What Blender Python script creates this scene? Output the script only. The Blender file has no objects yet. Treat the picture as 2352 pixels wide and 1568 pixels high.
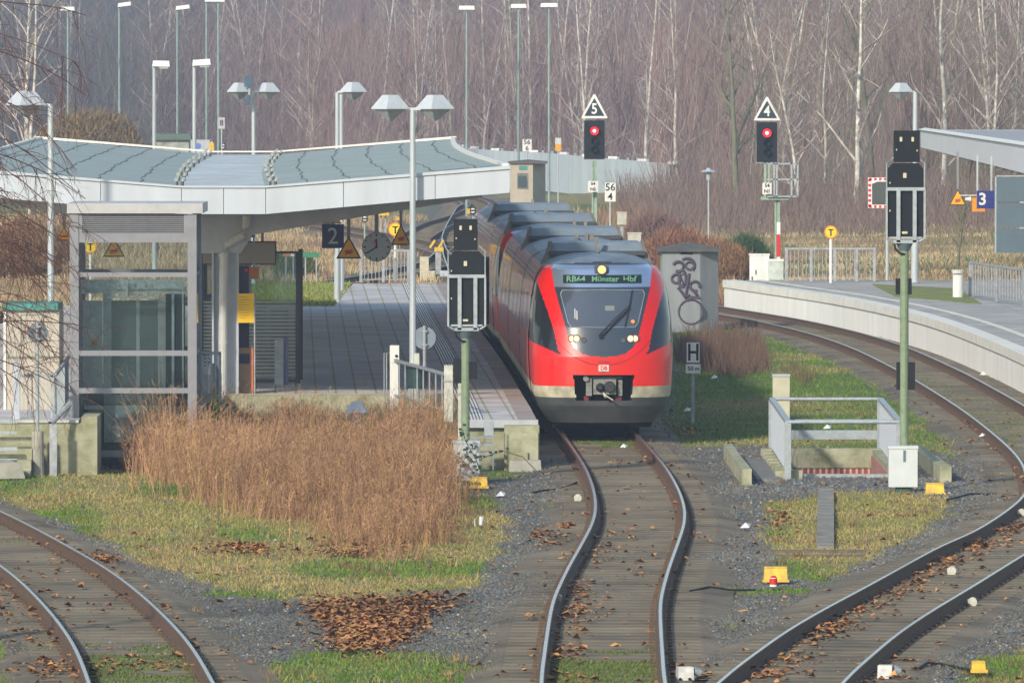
import bpy, math, random
import numpy as np
from mathutils import Vector, Matrix
R = math.radians
random.seed(7); rng = np.random.default_rng(7)
SC = bpy.context.scene; COL = SC.collection
# ---------------- camera ----------------
F = 19000.0; CW, CH = 2352.0, 1568.0; HC = 7.5; PITCH = math.atan(634/F)
cd = bpy.data.cameras.new('camera'); cam = bpy.data.objects.new('camera', cd); COL.objects.link(cam)
cam.location = (0, 0, HC); cam.rotation_euler = (math.pi/2-PITCH, 0, 0)
cd.sensor_width = 36; cd.lens = 36*F/CW; cd.clip_start = 1; cd.clip_end = 6000
SC.camera = cam
# ---------------- world + sun ----------------
SUN_EL, SUN_AZ = R(27), R(209)          # azimuth clockwise from +Y : behind the viewer and to the left
w = bpy.data.worlds.new('World'); SC.world = w; w.use_nodes = True
nt = w.node_tree; bg = nt.nodes['Background']
sky = nt.nodes.new('ShaderNodeTexSky'); sky.sky_type = 'NISHITA'; sky.sun_disc = False
sky.sun_elevation = SUN_EL; sky.sun_rotation = SUN_AZ; sky.air_density = 1.3; sky.dust_density = .8; sky.ozone_density = 1.0
nt.links.new(sky.outputs[0], bg.inputs[0]); bg.inputs[1].default_value = 0.15
sd = Vector((math.sin(SUN_AZ)*math.cos(SUN_EL), math.cos(SUN_AZ)*math.cos(SUN_EL), math.sin(SUN_EL)))
sl = bpy.data.lights.new('sun', 'SUN'); sl.energy = 3.9; sl.angle = R(3.5); sl.color = (1, .91, .76)
so = bpy.data.objects.new('sun', sl); COL.objects.link(so); so.rotation_euler = sd.to_track_quat('Z', 'Y').to_euler()
SC.view_settings.view_transform = 'Standard'; SC.view_settings.look = 'None'
SC.view_settings.exposure = 0.26; SC.view_settings.gamma = 1
SC.render.engine = 'CYCLES'; SC.cycles.max_bounces = 6; SC.cycles.volume_bounces = 0
SC.cycles.transparent_max_bounces = 12; SC.cycles.use_denoising = True

# ---------------- picture point -> place ----------------
def depth_s(D): return F/D                       # photo pixels per metre at a distance
def ray(x, y):
    f = Vector((0, math.cos(PITCH), -math.sin(PITCH))); u = Vector((0, math.sin(PITCH), math.cos(PITCH)))
    return f*F + Vector((1, 0, 0))*(x-CW/2) + u*(CH/2-y)
def G(x, y, z=0.0):
    r = ray(x, y); t = (z-HC)/r.z; return (r.x*t, r.y*t)
def Q(x, y, D):
    r = ray(x, y); t = D/r.y; return Vector((r.x*t, D, HC+r.z*t))
def ZY(y, D): return Q(1176, y, D).z
def XX(x, D): return Q(x, 784, D).x
def proj(X, Y, Z):
    c, s = math.cos(PITCH), math.sin(PITCH); dz = Z-HC
    dep = Y*c-dz*s; up = Y*s+dz*c
    return CW/2+F*X/dep, CH/2-F*up/dep

# ---------------- mesh builder ----------------
class MB:
    def __init__(s): s.v = []; s.f = []; s.m = []
    def add(s, vs, fs, m=0):
        o = len(s.v); s.v += [tuple(p) for p in vs]; s.f += [tuple(i+o for i in f) for f in fs]; s.m += [m]*len(fs); return s
    def box(s, c, d, rz=0, m=0, top=None, rx=0):
        hx, hy, hz = d[0]/2, d[1]/2, d[2]/2; tx, ty = (top or (1, 1))
        M = Matrix.Translation(c) @ Matrix.Rotation(rz, 4, 'Z') @ Matrix.Rotation(rx, 4, 'X')
        vs = [M @ Vector(p) for p in [(-hx, -hy, -hz), (hx, -hy, -hz), (hx, hy, -hz), (-hx, hy, -hz),
              (-hx*tx, -hy*ty, hz), (hx*tx, -hy*ty, hz), (hx*tx, hy*ty, hz), (-hx*tx, hy*ty, hz)]]
        return s.add(vs, [(0, 3, 2, 1), (4, 5, 6, 7), (0, 1, 5, 4), (1, 2, 6, 5), (2, 3, 7, 6), (3, 0, 4, 7)], m)
    def bb(s, x0, x1, y0, y1, z0, z1, m=0): return s.box(((x0+x1)/2, (y0+y1)/2, (z0+z1)/2), (abs(x1-x0), abs(y1-y0), abs(z1-z0)), m=m)
    def cyl(s, a, b, r0, r1=None, n=12, m=0, cap=True):
        a = Vector(a); b = Vector(b); r1 = r0 if r1 is None else r1
        d = (b-a).normalized(); u = d.orthogonal().normalized(); v = d.cross(u)
        vs = [a+(u*math.cos(2*math.pi*i/n)+v*math.sin(2*math.pi*i/n))*r0 for i in range(n)]
        vs += [b+(u*math.cos(2*math.pi*i/n)+v*math.sin(2*math.pi*i/n))*r1 for i in range(n)]
        fs = [(i, (i+1) % n, n+(i+1) % n, n+i) for i in range(n)]
        if cap: fs += [tuple(range(n-1, -1, -1)), tuple(range(n, 2*n))]
        return s.add(vs, fs, m)
    def tube(s, pts, r, n=6, m=0):
        pts = [Vector(p) for p in pts]; rr = r if isinstance(r, (list, tuple)) else [r]*len(pts)
        vs = []; fs = []
        for i, p in enumerate(pts):
            d = (pts[min(i+1, len(pts)-1)]-pts[max(i-1, 0)]).normalized()
            ref = Vector((0, 0, 1)) if abs(d.z) < .9 else Vector((1, 0, 0))
            u = d.cross(ref).normalized(); v = d.cross(u)
            vs += [p+(u*math.cos(2*math.pi*k/n)+v*math.sin(2*math.pi*k/n))*rr[i] for k in range(n)]
        for i in range(len(pts)-1):
            fs += [(i*n+k, i*n+(k+1) % n, (i+1)*n+(k+1) % n, (i+1)*n+k) for k in range(n)]
        return s.add(vs, fs, m)
    def prism(s, poly, y0, y1, m=0):            # poly in (x,z), extruded along y
        n = len(poly); vs = [(x, y0, z) for x, z in poly]+[(x, y1, z) for x, z in poly]
        fs = [tuple(range(n)), tuple(range(2*n-1, n-1, -1))]+[(i, n+i, n+(i+1) % n, (i+1) % n) for i in range(n)]
        return s.add(vs, fs, m)
    def slab(s, poly, z0, z1, m=0, mside=None):  # poly in (x,y), extruded along z
        n = len(poly); vs = [(x, y, z0) for x, y in poly]+[(x, y, z1) for x, y in poly]
        s.add(vs, [tuple(range(n, 2*n))], m)
        return s.add(vs, [tuple(range(n-1, -1, -1))]+[(i, (i+1) % n, n+(i+1) % n, n+i) for i in range(n)], m if mside is None else mside)
    def disc(s, c, r, t, n=32, m=0):             # disc facing the viewer (-y)
        return s.cyl((c[0], c[1]-t/2, c[2]), (c[0], c[1]+t/2, c[2]), r, n=n, m=m)
    def sweep(s, path, prof, m=0, closed=True):  # prof in (lateral,z)
        n = len(prof); vs = []; fs = []
        for i, p in enumerate(path):
            a = path[max(i-1, 0)]; b = path[min(i+1, len(path)-1)]
            d = Vector((b[0]-a[0], b[1]-a[1], 0)).normalized(); nx, ny = d.y, -d.x
            z = p[2] if len(p) > 2 else 0
            vs += [(p[0]+nx*l, p[1]+ny*l, z+h) for l, h in prof]
        k = n if closed else n-1
        for i in range(len(path)-1):
            fs += [(i*n+j, (i+1)*n+j, (i+1)*n+(j+1) % n, i*n+(j+1) % n) for j in range(k)]
        if closed: fs += [tuple(range(n)), tuple(range(len(vs)-1, len(vs)-1-n, -1))]
        return s.add(vs, fs, m)
    def build(s, name, mats, parent=None, off=None, smooth=False):
        me = bpy.data.meshes.new(name); o3 = off or (0, 0, 0)
        me.from_pydata([(p[0]-o3[0], p[1]-o3[1], p[2]-o3[2]) for p in s.v], [], s.f)
        if not isinstance(mats, (list, tuple)): mats = [mats]
        for k in mats: me.materials.append(k)
        me.polygons.foreach_set('material_index', s.m)
        if smooth: me.polygons.foreach_set('use_smooth', [True]*len(s.f))
        me.update()
        o = bpy.data.objects.new(name, me); COL.objects.link(o)
        if parent: o.parent = parent
        return o
def fast_mesh(name, V, Fc, mat, cols=None, parent=None, smooth=False):
    me = bpy.data.meshes.new(name); V = np.asarray(V, dtype=np.float32).reshape(-1, 3); Fc = np.asarray(Fc, dtype=np.int32)
    k = Fc.shape[1]; me.vertices.add(len(V)); me.vertices.foreach_set('co', V.ravel())
    me.loops.add(Fc.size); me.loops.foreach_set('vertex_index', Fc.ravel())
    me.polygons.add(len(Fc)); me.polygons.foreach_set('loop_start', np.arange(0, Fc.size, k, dtype=np.int32))
    if smooth: me.polygons.foreach_set('use_smooth', np.ones(len(Fc), dtype=bool))
    me.update(calc_edges=True)
    if cols is not None:
        a = me.color_attributes.new('col', 'FLOAT_COLOR', 'POINT')
        c = np.ones((len(V), 4), dtype=np.float32); c[:, :3] = cols; a.data.foreach_set('color', c.ravel())
    me.materials.append(mat); o = bpy.data.objects.new(name, me); COL.objects.link(o)
    if parent: o.parent = parent
    return o
def tag(o, label=None, cat=None, group=None, kind=None):
    if label: o['label'] = label
    if cat: o['category'] = cat
    if group: o['group'] = group
    if kind: o['kind'] = kind
    return o
def thing(name, label, cat, loc, rz=0, group=None):
    o = bpy.data.objects.new(name, None); COL.objects.link(o); o.location = loc; o.rotation_euler = (0, 0, rz)
    o.empty_display_size = .3
    return tag(o, label, cat, group)
def dup(root, loc=None, rz=None, label=None, group=None):
    r = root.copy(); COL.objects.link(r)
    if loc is not None: r.location = loc
    if rz is not None: r.rotation_euler = (0, 0, rz)
    if label: r['label'] = label
    if group: r['group'] = group
    for ch in [o for o in COL.objects if o.parent == root]:
        c = ch.copy(); COL.objects.link(c); c.parent = r
        for g in [o for o in COL.objects if o.parent == ch]:
            d = g.copy(); COL.objects.link(d); d.parent = c
    return r
def text(name, txt, size, loc, mat, parent, off=(0, 0, 0), ext=.004, sx=1.0, bold=0.0, rz=0):
    cu = bpy.data.curves.new('t', 'FONT'); cu.body = txt; cu.size = size; cu.align_x = 'CENTER'; cu.align_y = 'CENTER'
    cu.extrude = ext; cu.offset = bold; cu.resolution_u = 3
    t = bpy.data.objects.new('t', cu); COL.objects.link(t)
    bpy.context.view_layer.update()
    me = bpy.data.meshes.new_from_object(t.evaluated_get(bpy.context.evaluated_depsgraph_get()))
    bpy.data.objects.remove(t); me.materials.clear(); me.materials.append(mat)
    M = Matrix.Translation(Vector(loc)-Vector(off)) @ Matrix.Rotation(rz, 4, 'Z') @ Matrix.Rotation(math.pi/2, 4, 'X') @ Matrix.Diagonal((sx, 1, 1, 1))
    me.transform(M); o = bpy.data.objects.new(name, me); COL.objects.link(o); o.parent = parent
    return o
# ---------------- materials ----------------
_M = {}
def mat(name, col, rough=.6, metal=0., var=.18, scale=6., bump=0., bscale=None, spec=.5, dirt=None, coat=0., emit=None, estr=0., alpha=None, trans=0., streak=False):
    if name in _M: return _M[name]
    m = bpy.data.materials.new(name); m.use_nodes = True; n = m.node_tree.nodes; l = m.node_tree.links; b = n['Principled BSDF']
    b.inputs['Roughness'].default_value = rough; b.inputs['Metallic'].default_value = metal
    b.inputs['Specular IOR Level'].default_value = spec; b.inputs['Coat Weight'].default_value = coat
    if trans: b.inputs['Transmission Weight'].default_value = trans; b.inputs['IOR'].default_value = 1.05
    if alpha is not None: b.inputs['Alpha'].default_value = alpha
    tc = n.new('ShaderNodeNewGeometry')
    if emit: b.inputs['Emission Color'].default_value = (*emit, 1); b.inputs['Emission Strength'].default_value = estr
    if var > 0:
        mp = n.new('ShaderNodeMapping'); l.new(tc.outputs['Position'], mp.inputs[0])
        if streak: mp.inputs['Scale'].default_value = (1, 1, .12)
        nz = n.new('ShaderNodeTexNoise'); nz.inputs['Scale'].default_value = scale; nz.inputs['Detail'].default_value = 6; nz.inputs['Roughness'].default_value = .65
        l.new(mp.outputs[0], nz.inputs['Vector'])
        cr = n.new('ShaderNodeValToRGB'); cr.color_ramp.elements[0].position = .3; cr.color_ramp.elements[1].position = .7
        d = dirt or tuple(c*(1-var*1.6) for c in col)
        cr.color_ramp.elements[0].color = (*d, 1); cr.color_ramp.elements[1].color = (*[min(1, c*(1+var*.4)) for c in col], 1)
        l.new(nz.outputs['Fac'], cr.inputs[0]); l.new(cr.outputs[0], b.inputs['Base Color'])
        rr = n.new('ShaderNodeMapRange'); rr.inputs['To Min'].default_value = min(1, rough+.12); rr.inputs['To Max'].default_value = max(.02, rough-.08)
        l.new(nz.outputs['Fac'], rr.inputs['Value']); l.new(rr.outputs[0], b.inputs['Roughness'])
    else: b.inputs['Base Color'].default_value = (*col, 1)
    if bump:
        nb = n.new('ShaderNodeTexNoise'); nb.inputs['Scale'].default_value = bscale or scale*4; nb.inputs['Detail'].default_value = 4
        l.new(tc.outputs['Position'], nb.inputs['Vector']); bp = n.new('ShaderNodeBump'); bp.inputs['Strength'].default_value = bump; bp.inputs['Distance'].default_value = .02
        l.new(nb.outputs['Fac'], bp.inputs['Height']); l.new(bp.outputs[0], b.inputs['Normal'])
    _M[name] = m; return m
def attr_mat(name, rough=.85, spec=.2, trans=.0):
    m = bpy.data.materials.new(name); m.use_nodes = True; n = m.node_tree.nodes; l = m.node_tree.links; b = n['Principled BSDF']
    a = n.new('ShaderNodeVertexColor'); a.layer_name = 'col'; l.new(a.outputs[0], b.inputs['Base Color'])
    b.inputs['Roughness'].default_value = rough; b.inputs['Specular IOR Level'].default_value = spec
    _M[name] = m; return m
galv = mat('galvanised_steel', (.38, .43, .46), .45, .35, .18, 9)
galv_d = mat('dull_galvanised', (.36, .38, .40), .55, .2, .25, 7)
white = mat('white_paint', (.76, .76, .73), .5, 0, .16, 3, streak=True)
white_s = mat('weathered_white', (.70, .70, .66), .6, 0, .2, 3, streak=True)
black = mat('black_enamel', (.006, .010, .015), .5, 0, .2, 12, spec=.25)
blackm = mat('black_matt', (.006, .007, .010), .85, 0, .1, 12)
greenp = mat('mast_green', (.20, .27, .165), .5, 0, .2, 9)
conc = mat('concrete', (.38, .37, .31), .88, 0, .28, 2.2, .25, 30)
conc_y = mat('mossy_concrete', (.37, .36, .26), .9, 0, .38, 2.6, .3, 26, dirt=(.17, .18, .09))
conc_d = mat('dark_concrete', (.2, .2, .19), .9, 0, .3, 3, .3, 30)
yellow = mat('yellow_plastic', (.78, .48, .02), .5, 0, .22, 7, dirt=(.42, .27, .06))
signy = mat('sign_yellow', (.80, .42, .005), .4, 0, .08, 9)
signo = mat('sign_orange', (.75, .22, .01), .4, 0, .08, 9)
signd = mat('sign_dark_frame', (.06, .035, .02), .5, 0, .1, 9)
navy = mat('navy_enamel', (.012, .02, .10), .35, 0, .12, 9)
redp = mat('sign_red', (.62, .02, .02), .4, 0, .1, 9)
bluegrey = mat('bluegrey_metal', (.13, .19, .23), .5, .1, .15, 5)
beige = mat('beige_panel', (.47, .43, .36), .6, 0, .12, 3, streak=True)
teal = mat('teal_roof', (.05, .26, .23), .5, 0, .15, 6)
greym = mat('grey_coated_metal', (.235, .24, .265), .45, .1, .1, 5)
greyl = mat('light_grey_metal', (.44, .48, .54), .42, .1, .1, 4)
steel = mat('rail_steel', (.50, .49, .49), .25, .9, .15, 20)
rust = mat('rail_rust', (.13, .075, .045), .8, .1, .3, 14, .2)
HAZE = 0.0005
# ================= tracks =================
def spl(pts, step=1.0):
    P = [Vector((p[1], p[0])) for p in pts]; out = []
    P = [P[0]*2-P[1]]+P+[P[-1]*2-P[-2]]
    for i in range(1, len(P)-2):
        n = max(2, int((P[i+1]-P[i]).length/step))
        for k in range(n):
            t = k/n; a, b, c, d = P[i-1:i+3]
            q = .5*((2*b)+(c-a)*t+(2*a-5*b+4*c-d)*t*t+(3*b-a-3*c+d)*t**3); out.append((q.x, q.y))
    out.append(tuple(P[-2])); return out
def smooth(path, it=3):
    for _ in range(it):
        path = [path[0]]+[((path[i-1][0]+2*path[i][0]+path[i+1][0])/4, (path[i-1][1]+2*path[i][1]+path[i+1][1])/4) for i in range(1, len(path)-1)]+[path[-1]]
    return path
PB = [(70, 1.02), (85, 1.03), (100.5, 1.108), (104.8, 1.158), (109.1, 1.215), (115, 1.31), (119, 1.43), (124.2, 1.62), (129.3, 1.83), (135.6, 2.07), (140.4, 2.17), (146.6, 2.19), (154, 2.12), (161, 1.97), (168, 1.80), (171, 1.74), (183, 1.48), (199, 1.10), (212, .74), (235, .1), (258, -.5), (300, -1.5), (360, -2.3), (430, -2.2), (450, -2.0), (470, -2.9), (490, -5), (510, -9)]
PA = [(70, -2.6), (85, -3.3), (100.5, -4.4), (110, -5.22), (121, -6.5), (130, -7.85), (139, -9.35), (150, -11.4), (170, -15), (200, -18.5), (240, -16), (270, -9.5), (289, -5.6), (305, -3.7), (319, -2.6), (340, -2.3)]
PC = [(70, .6), (85, 1.7), (100.5, 3.27), (104.3, 3.72), (109.3, 4.36), (113.8, 5.03), (118.7, 5.82), (124.3, 6.7), (129, 7.45), (134, 8.35), (143.9, 9.66), (152, 10.2), (159, 10.46), (168, 10.56), (181, 10.56), (196.7, 10.38), (205, 10.22), (219.9, 9.78), (232, 9.05), (243, 7.95), (250, 6.95), (256, 6.0), (270, 4.0), (290, 1.3), (310, -.5), (330, -1.7), (360, -2.3)]
PT1 = [(430, -18), (396, -10.1), (360, -5.2), (333, -2.56), (315, -1.8)]
PT3 = [(360, -4.3), (375, -3.96), (394, -3.4), (419, -2.1), (445, -1.5), (464, -1.98), (476, -3.4), (486, -6.2), (500, -12)]
cB, cA, cC = smooth(spl(PB)), smooth(spl(PA)), smooth(spl(PC)); cT1 = smooth(spl(PT1)); cT3 = smooth(spl(PT3))
RAILP = [(-.072, -.172), (.072, -.172), (.072, -.155), (.02, -.14), (.012, -.05), (.036, -.035), (.036, -.004), (.03, 0), (-.03, 0), (-.036, -.004), (-.036, -.035), (-.012, -.05), (-.02, -.14), (-.072, -.155)]
sleeper_m = mat('concrete_sleeper', (.215, .17, .105), .9, 0, .4, .6, .4, 22, dirt=(.10, .085, .055))
brownbed = mat('brown_fines', (.20, .16, .105), .95, 0, .45, .6, .5, 22)
def offpath(path, o):
    out = []
    for i, p in enumerate(path):
        a = path[max(i-1, 0)]; b = path[min(i+1, len(path)-1)]; d = Vector((b[0]-a[0], b[1]-a[1])).normalized()
        out.append((p[0]+d.y*o, p[1]-d.x*o))
    return out
def resample(path, st):
    out = []; acc = 0
    for i in range(len(path)-1):
        a = Vector(path[i]); b = Vector(path[i+1]); L = (b-a).length; t = acc
        while t < L: q = a+(b-a)*(t/L); out.append((q.x, q.y, math.atan2(b.y-a.y, b.x-a.x))); t += st
        acc = t-L
    return out
def track(name, path, lab, y0=60, y1=600, sl=True, shine=True):
    path = [p for p in path if y0 <= p[1] <= y1]
    root = thing(name, lab, 'railway track', (path[0][0], path[0][1], -.2)); root['kind'] = 'structure'; of = tuple(root.location)
    for sgn in (-1, 1):
        pr = offpath(path, .7525*sgn); b = MB(); b.sweep(pr, RAILP); r = b.build('rail', rust, root, of)
        b = MB(); b.sweep(pr, [(-.022, .0), (.024, .0), (.020, .003), (-.018, .003)]); b.build('running_surface', steel if shine else mat('dull_rail_top', (.30, .25, .22), .45, .5, .2, 10), r, None).location = (-of[0], -of[1], -of[2])
    b = MB(); c = MB()
    for x, y, a in resample(path, .62 if sl else .7):
        b.box((x, y, -.262), (.27 if sl else .26, 2.6, .18), rz=a+random.uniform(-.012, .012), top=(.86, .99))
        if y < 240:
            for q in (-.7525, .7525):
                for e in (-.12, .12):
                    c.box((x+math.sin(a)*(q+e)*1, y-math.cos(a)*(q+e), -.158), (.07, .06, .035), rz=a)
    b.build('sleeper_row', sleeper_m, root, of); 
    if c.v: c.build('rail_fastenings', rust, root, of)
    b = MB(); b.sweep(path, [(-1.75, -.235), (-1.32, -.177), (1.32, -.177), (1.75, -.235)], closed=False); b.build('ballast_bed', brownbed, root, of)
    return root
track('railway_track', cB, 'middle railway track with polished rails under the red train')
track('railway_track', cA, 'left railway track curving out of the picture at the lower left')
track('railway_track', cC, 'right railway track bending past the white platform wall', y0=60)
track('railway_track', cT1, 'rusty siding crossing the yard behind the station clock', shine=False, sl=False)
track('railway_track', cT3, 'far track swinging left behind the rear of the train', shine=False, sl=False)

# ================= ground =================
def poly_in(px, py, poly):
    ins = np.zeros(px.shape, bool); n = len(poly)
    for i in range(n):
        x0, y0 = poly[i]; x1, y1 = poly[(i+1) % n]
        if y0 == y1: continue
        c = ((y0 > py) != (y1 > py)) & (px < (x1-x0)*(py-y0)/(y1-y0)+x0); ins ^= c
    return ins
def vnoise(X, Y, sc, seed=0):                    # smooth value noise
    x = X*sc+seed*17.3; y = Y*sc+seed*7.7; xi = np.floor(x).astype(int); yi = np.floor(y).astype(int); fx = x-xi; fy = y-yi
    fx = fx*fx*(3-2*fx); fy = fy*fy*(3-2*fy)
    def h(a, b): v = np.sin(a*127.1+b*311.7+seed*74.7)*43758.5453; return v-np.floor(v)
    return (h(xi, yi)*(1-fx)+h(xi+1, yi)*fx)*(1-fy)+(h(xi, yi+1)*(1-fx)+h(xi+1, yi+1)*fx)*fy
ZT = -.2
def dist_track(X, Y):
    d = np.full(X.shape, 99.)
    for pth in (cA, cB, cC, cT1, cT3):
        a = np.array(pth); o = np.argsort(a[:, 1]); xx = np.interp(Y, a[o, 1], a[o, 0], left=999, right=999)
        sl_ = np.interp(Y, a[o, 1][:-1], np.diff(a[o, 0])/np.maximum(np.diff(a[o, 1]), .01)); d = np.minimum(d, np.abs(X-xx)/np.sqrt(1+sl_**2))
    return d
TAN = [[(-400, 1075), (280, 1075), (1040, 1100), (1120, 1135), (1165, 1170), (1160, 1230), (1130, 1290), (1100, 1352), (850, 1368), (600, 1360), (430, 1318), (300, 1278), (150, 1200), (60, 1165), (-400, 1010)],
       [(1770, 1145), (1960, 1120), (2200, 1140), (2160, 1190), (2050, 1250), (1900, 1330), (1800, 1318), (1760, 1220)]]
GRN = [[(480, 1580), (500, 1530), (700, 1500), (860, 1492), (1040, 1512), (1190, 1545), (1200, 1580)], [(-50, 1415), (50, 1440), (110, 1500), (170, 1600), (-50, 1600)],
       [(1545, 700), (1660, 735), (1880, 795), (2060, 880), (2330, 1062), (2180, 1048), (2050, 1030), (1900, 1025), (1700, 1022), (1540, 1030), (1460, 1000), (1540, 940)],
       [(2400, 1470), (2400, 1600), (2170, 1600), (2240, 1510)], [(2352, 880), (2352, 990), (2230, 860)], [(2040, 855), (2110, 850), (2352, 960), (2352, 1040), (2250, 985)],
       [(1680, 1352), (1800, 1335), (1880, 1345), (1850, 1362), (1690, 1362)], [(490, 1345), (640, 1350), (700, 1368), (480, 1362)],
       [(1105, 1070), (1200, 1075), (1220, 1092), (1110, 1092)], [(1300, 1012), (1460, 1005), (1500, 1030), (1330, 1030)], [(250, 1500), (470, 1500), (520, 1600), (200, 1600)]]
def zones(X, Y, jit=False):
    px, py = proj(X, Y, ZT); j = (vnoise(X, Y, .9, 3)-.5)*46; k = (vnoise(X, Y, .55, 5)-.5)*22; px = px+j; py = py+k
    if jit: px = px+rng.normal(0, 9, X.shape); py = py+rng.normal(0, 3.5, X.shape)
    g = np.zeros(X.shape); t = np.zeros(X.shape)
    for p in TAN: q = poly_in(px, py, p); g[q] = 1; t[q] = 1
    for p in GRN: q = poly_in(px, py, p); g[q] = 1; t[q] = 0
    n = vnoise(X, Y, .45, 9)
    q = (g > 0) & (t > 0); t[q] = np.clip(.95-.8*np.clip((vnoise(X, Y*.35, .6, 12)-.5)*4, 0, 1)[q]-.25*vnoise(X, Y, 1.3, 13)[q], 0, 1)
    q = (g > 0) & (t <= 0); t[q] = np.clip((n[q]-.5)*1.8, 0, .6)
    d = dist_track(X, Y); far = Y > 250
    g[far] = np.where(d[far]+(n[far]-.5)*4 > 3.2, 1, 0); t[far] = np.clip(.55+(vnoise(X, Y, .12, 4)[far]-.5)*2.2, 0, 1)
    side = (X > 13.5) | (X < -13); g[side & ~far] = 1; t[side & ~far] = .6
    front = Y < 98; g[front] = (n[front] > .5); t[front] = .4
    g[(d < 1.55) & (Y < 250)] *= (vnoise(X, Y, 1.1, 8)[(d < 1.55) & (Y < 250)] > .8)
    return g, t, d, n
SX0, SX1, SY0, SY1 = 5.30, 7.15, 155.0, 164.0
xs = sorted(set(list(np.round(np.arange(-17, 19, .35), 3))+[SX0, SX1]+[-3000, -1500, -800, -400, -200, -120, -80, -60, -45, -35, -28, -22, 22, 28, 35, 45, 60, 80, 120, 200, 400, 800, 1500, 3000]))
ys = sorted(set(list(np.round(np.arange(96, 262, .5), 3))+[SY0, SY1]+list(np.arange(262, 520, 3.))+list(np.arange(520, 1100, 15.))+[-600, -200, -60, 0, 40, 70, 85, 92, 1200, 1400, 1800, 2500, 4000]))
XS, YS = np.meshgrid(xs, ys); 
def terrain(X, Y):
    z = np.full(X.shape, -.235)+(vnoise(X, Y, .4, 2)-.5)*.07
    r = np.clip((Y-(520+np.clip(-X, -40, 40)*2.2))/260, 0, 2); z = z+r*r*9+np.clip(Y-900, 0, 2000)*.03
    z = z+np.clip((X-11)/30, 0, 1)*np.clip((Y-300)/120, 0, 1)*1.2
    z = np.where((X > 3) & (Y > 400) & (Y < 470) & (X < 9), z+.5*np.clip((Y-400)/50, 0, 1), z)
    dt = dist_track(X, Y); z = np.where((dt < 1.9) & (Y < 520), np.minimum(z, -.25), z)
    return z
ZS = terrain(XS, YS); gz, tz, dz, nz_ = zones(XS, YS)
V = np.stack([XS, YS, ZS], -1).reshape(-1, 3); ny, nx = XS.shape
I = np.arange(ny*nx).reshape(ny, nx); Fq = np.stack([I[:-1, :-1], I[:-1, 1:], I[1:, 1:], I[1:, :-1]], -1).reshape(-1, 4)
cx = (XS[:-1, :-1]+XS[1:, 1:])/2; cy = (YS[:-1, :-1]+YS[1:, 1:])/2
keep = ~((cx > SX0) & (cx < SX1) & (cy > SY0) & (cy < SY1)).ravel(); Fq = Fq[keep]
GRAV = np.array([.118, .12, .115]); TANC = np.array([.26, .21, .08]); GREC = np.array([.085, .14, .018])
def gcol(g, t): return (GRAV*(1-g)[..., None]+(TANC*t[..., None]+GREC*(1-t)[..., None])*g[..., None])
cols = gcol(gz, tz).reshape(-1, 3)
far = (YS > 500).ravel(); cols[far] = np.array([.085, .062, .06])
gm = bpy.data.materials.new('ground_soil'); gm.use_nodes = True; n = gm.node_tree.nodes; l = gm.node_tree.links; b = n['Principled BSDF']
a = n.new('ShaderNodeVertexColor'); a.layer_name = 'col'; ge = n.new('ShaderNodeNewGeometry')
nz = n.new('ShaderNodeTexNoise'); nz.inputs['Scale'].default_value = 1.7; nz.inputs['Detail'].default_value = 9; nz.inputs['Roughness'].default_value = .75; l.new(ge.outputs['Position'], nz.inputs['Vector'])
mr = n.new('ShaderNodeMapRange'); mr.inputs['From Min'].default_value = .3; mr.inputs['From Max'].default_value = .7; mr.inputs['To Min'].default_value = .55; mr.inputs['To Max'].default_value = 1.35; l.new(nz.outputs['Fac'], mr.inputs['Value'])
mx = n.new('ShaderNodeVectorMath'); mx.operation = 'SCALE'; l.new(a.outputs[0], mx.inputs[0]); l.new(mr.outputs[0], mx.inputs['Scale']); l.new(mx.outputs[0], b.inputs['Base Color'])
bp = n.new('ShaderNodeBump'); bp.inputs['Strength'].default_value = .8; bp.inputs['Distance'].default_value = .05; n2 = n.new('ShaderNodeTexNoise'); n2.inputs['Scale'].default_value = 14; l.new(ge.outputs['Position'], n2.inputs['Vector']); l.new(n2.outputs['Fac'], bp.inputs['Height']); l.new(bp.outputs[0], b.inputs['Normal'])
b.inputs['Roughness'].default_value = .95
tag(fast_mesh('ground', V, Fq, gm, cols, smooth=True), kind='structure')

# ballast stones, grass, leaves : real little pieces, because the view skims the ground
def height_at(X, Y): return -.225+(vnoise(X, Y, .4, 2)-.5)*.07
def on_platform(X, Y): return np.zeros(X.shape, bool)
def rand_pts(n, y0, y1, xm0=None, xm1=None):
    Y = rng.uniform(y0, y1, n); hw = Y*1176/F+1.2; X = rng.uniform(-1, 1, n)*hw; return X, Y
def plat_mask(X, Y):
    m = (Y > 157) & (Y < 260) & (X < np.interp(Y, [158, 171, 183, 199, 212, 235, 258], [.5, .2, -.1, -.5, -.9, -1.5, -2.1])) & ~((Y < 170.7) & (X > -8.4) & (X < -1.15))
    a = np.array(PC); m |= (X > np.interp(Y, a[:, 0], a[:, 1])+1.6) & (Y > 172) & (Y < 264)
    m |= (X > SX0-.1) & (X < SX1+.1) & (Y > SY0-.3) & (Y < SY1+.1)
    return m
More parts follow.
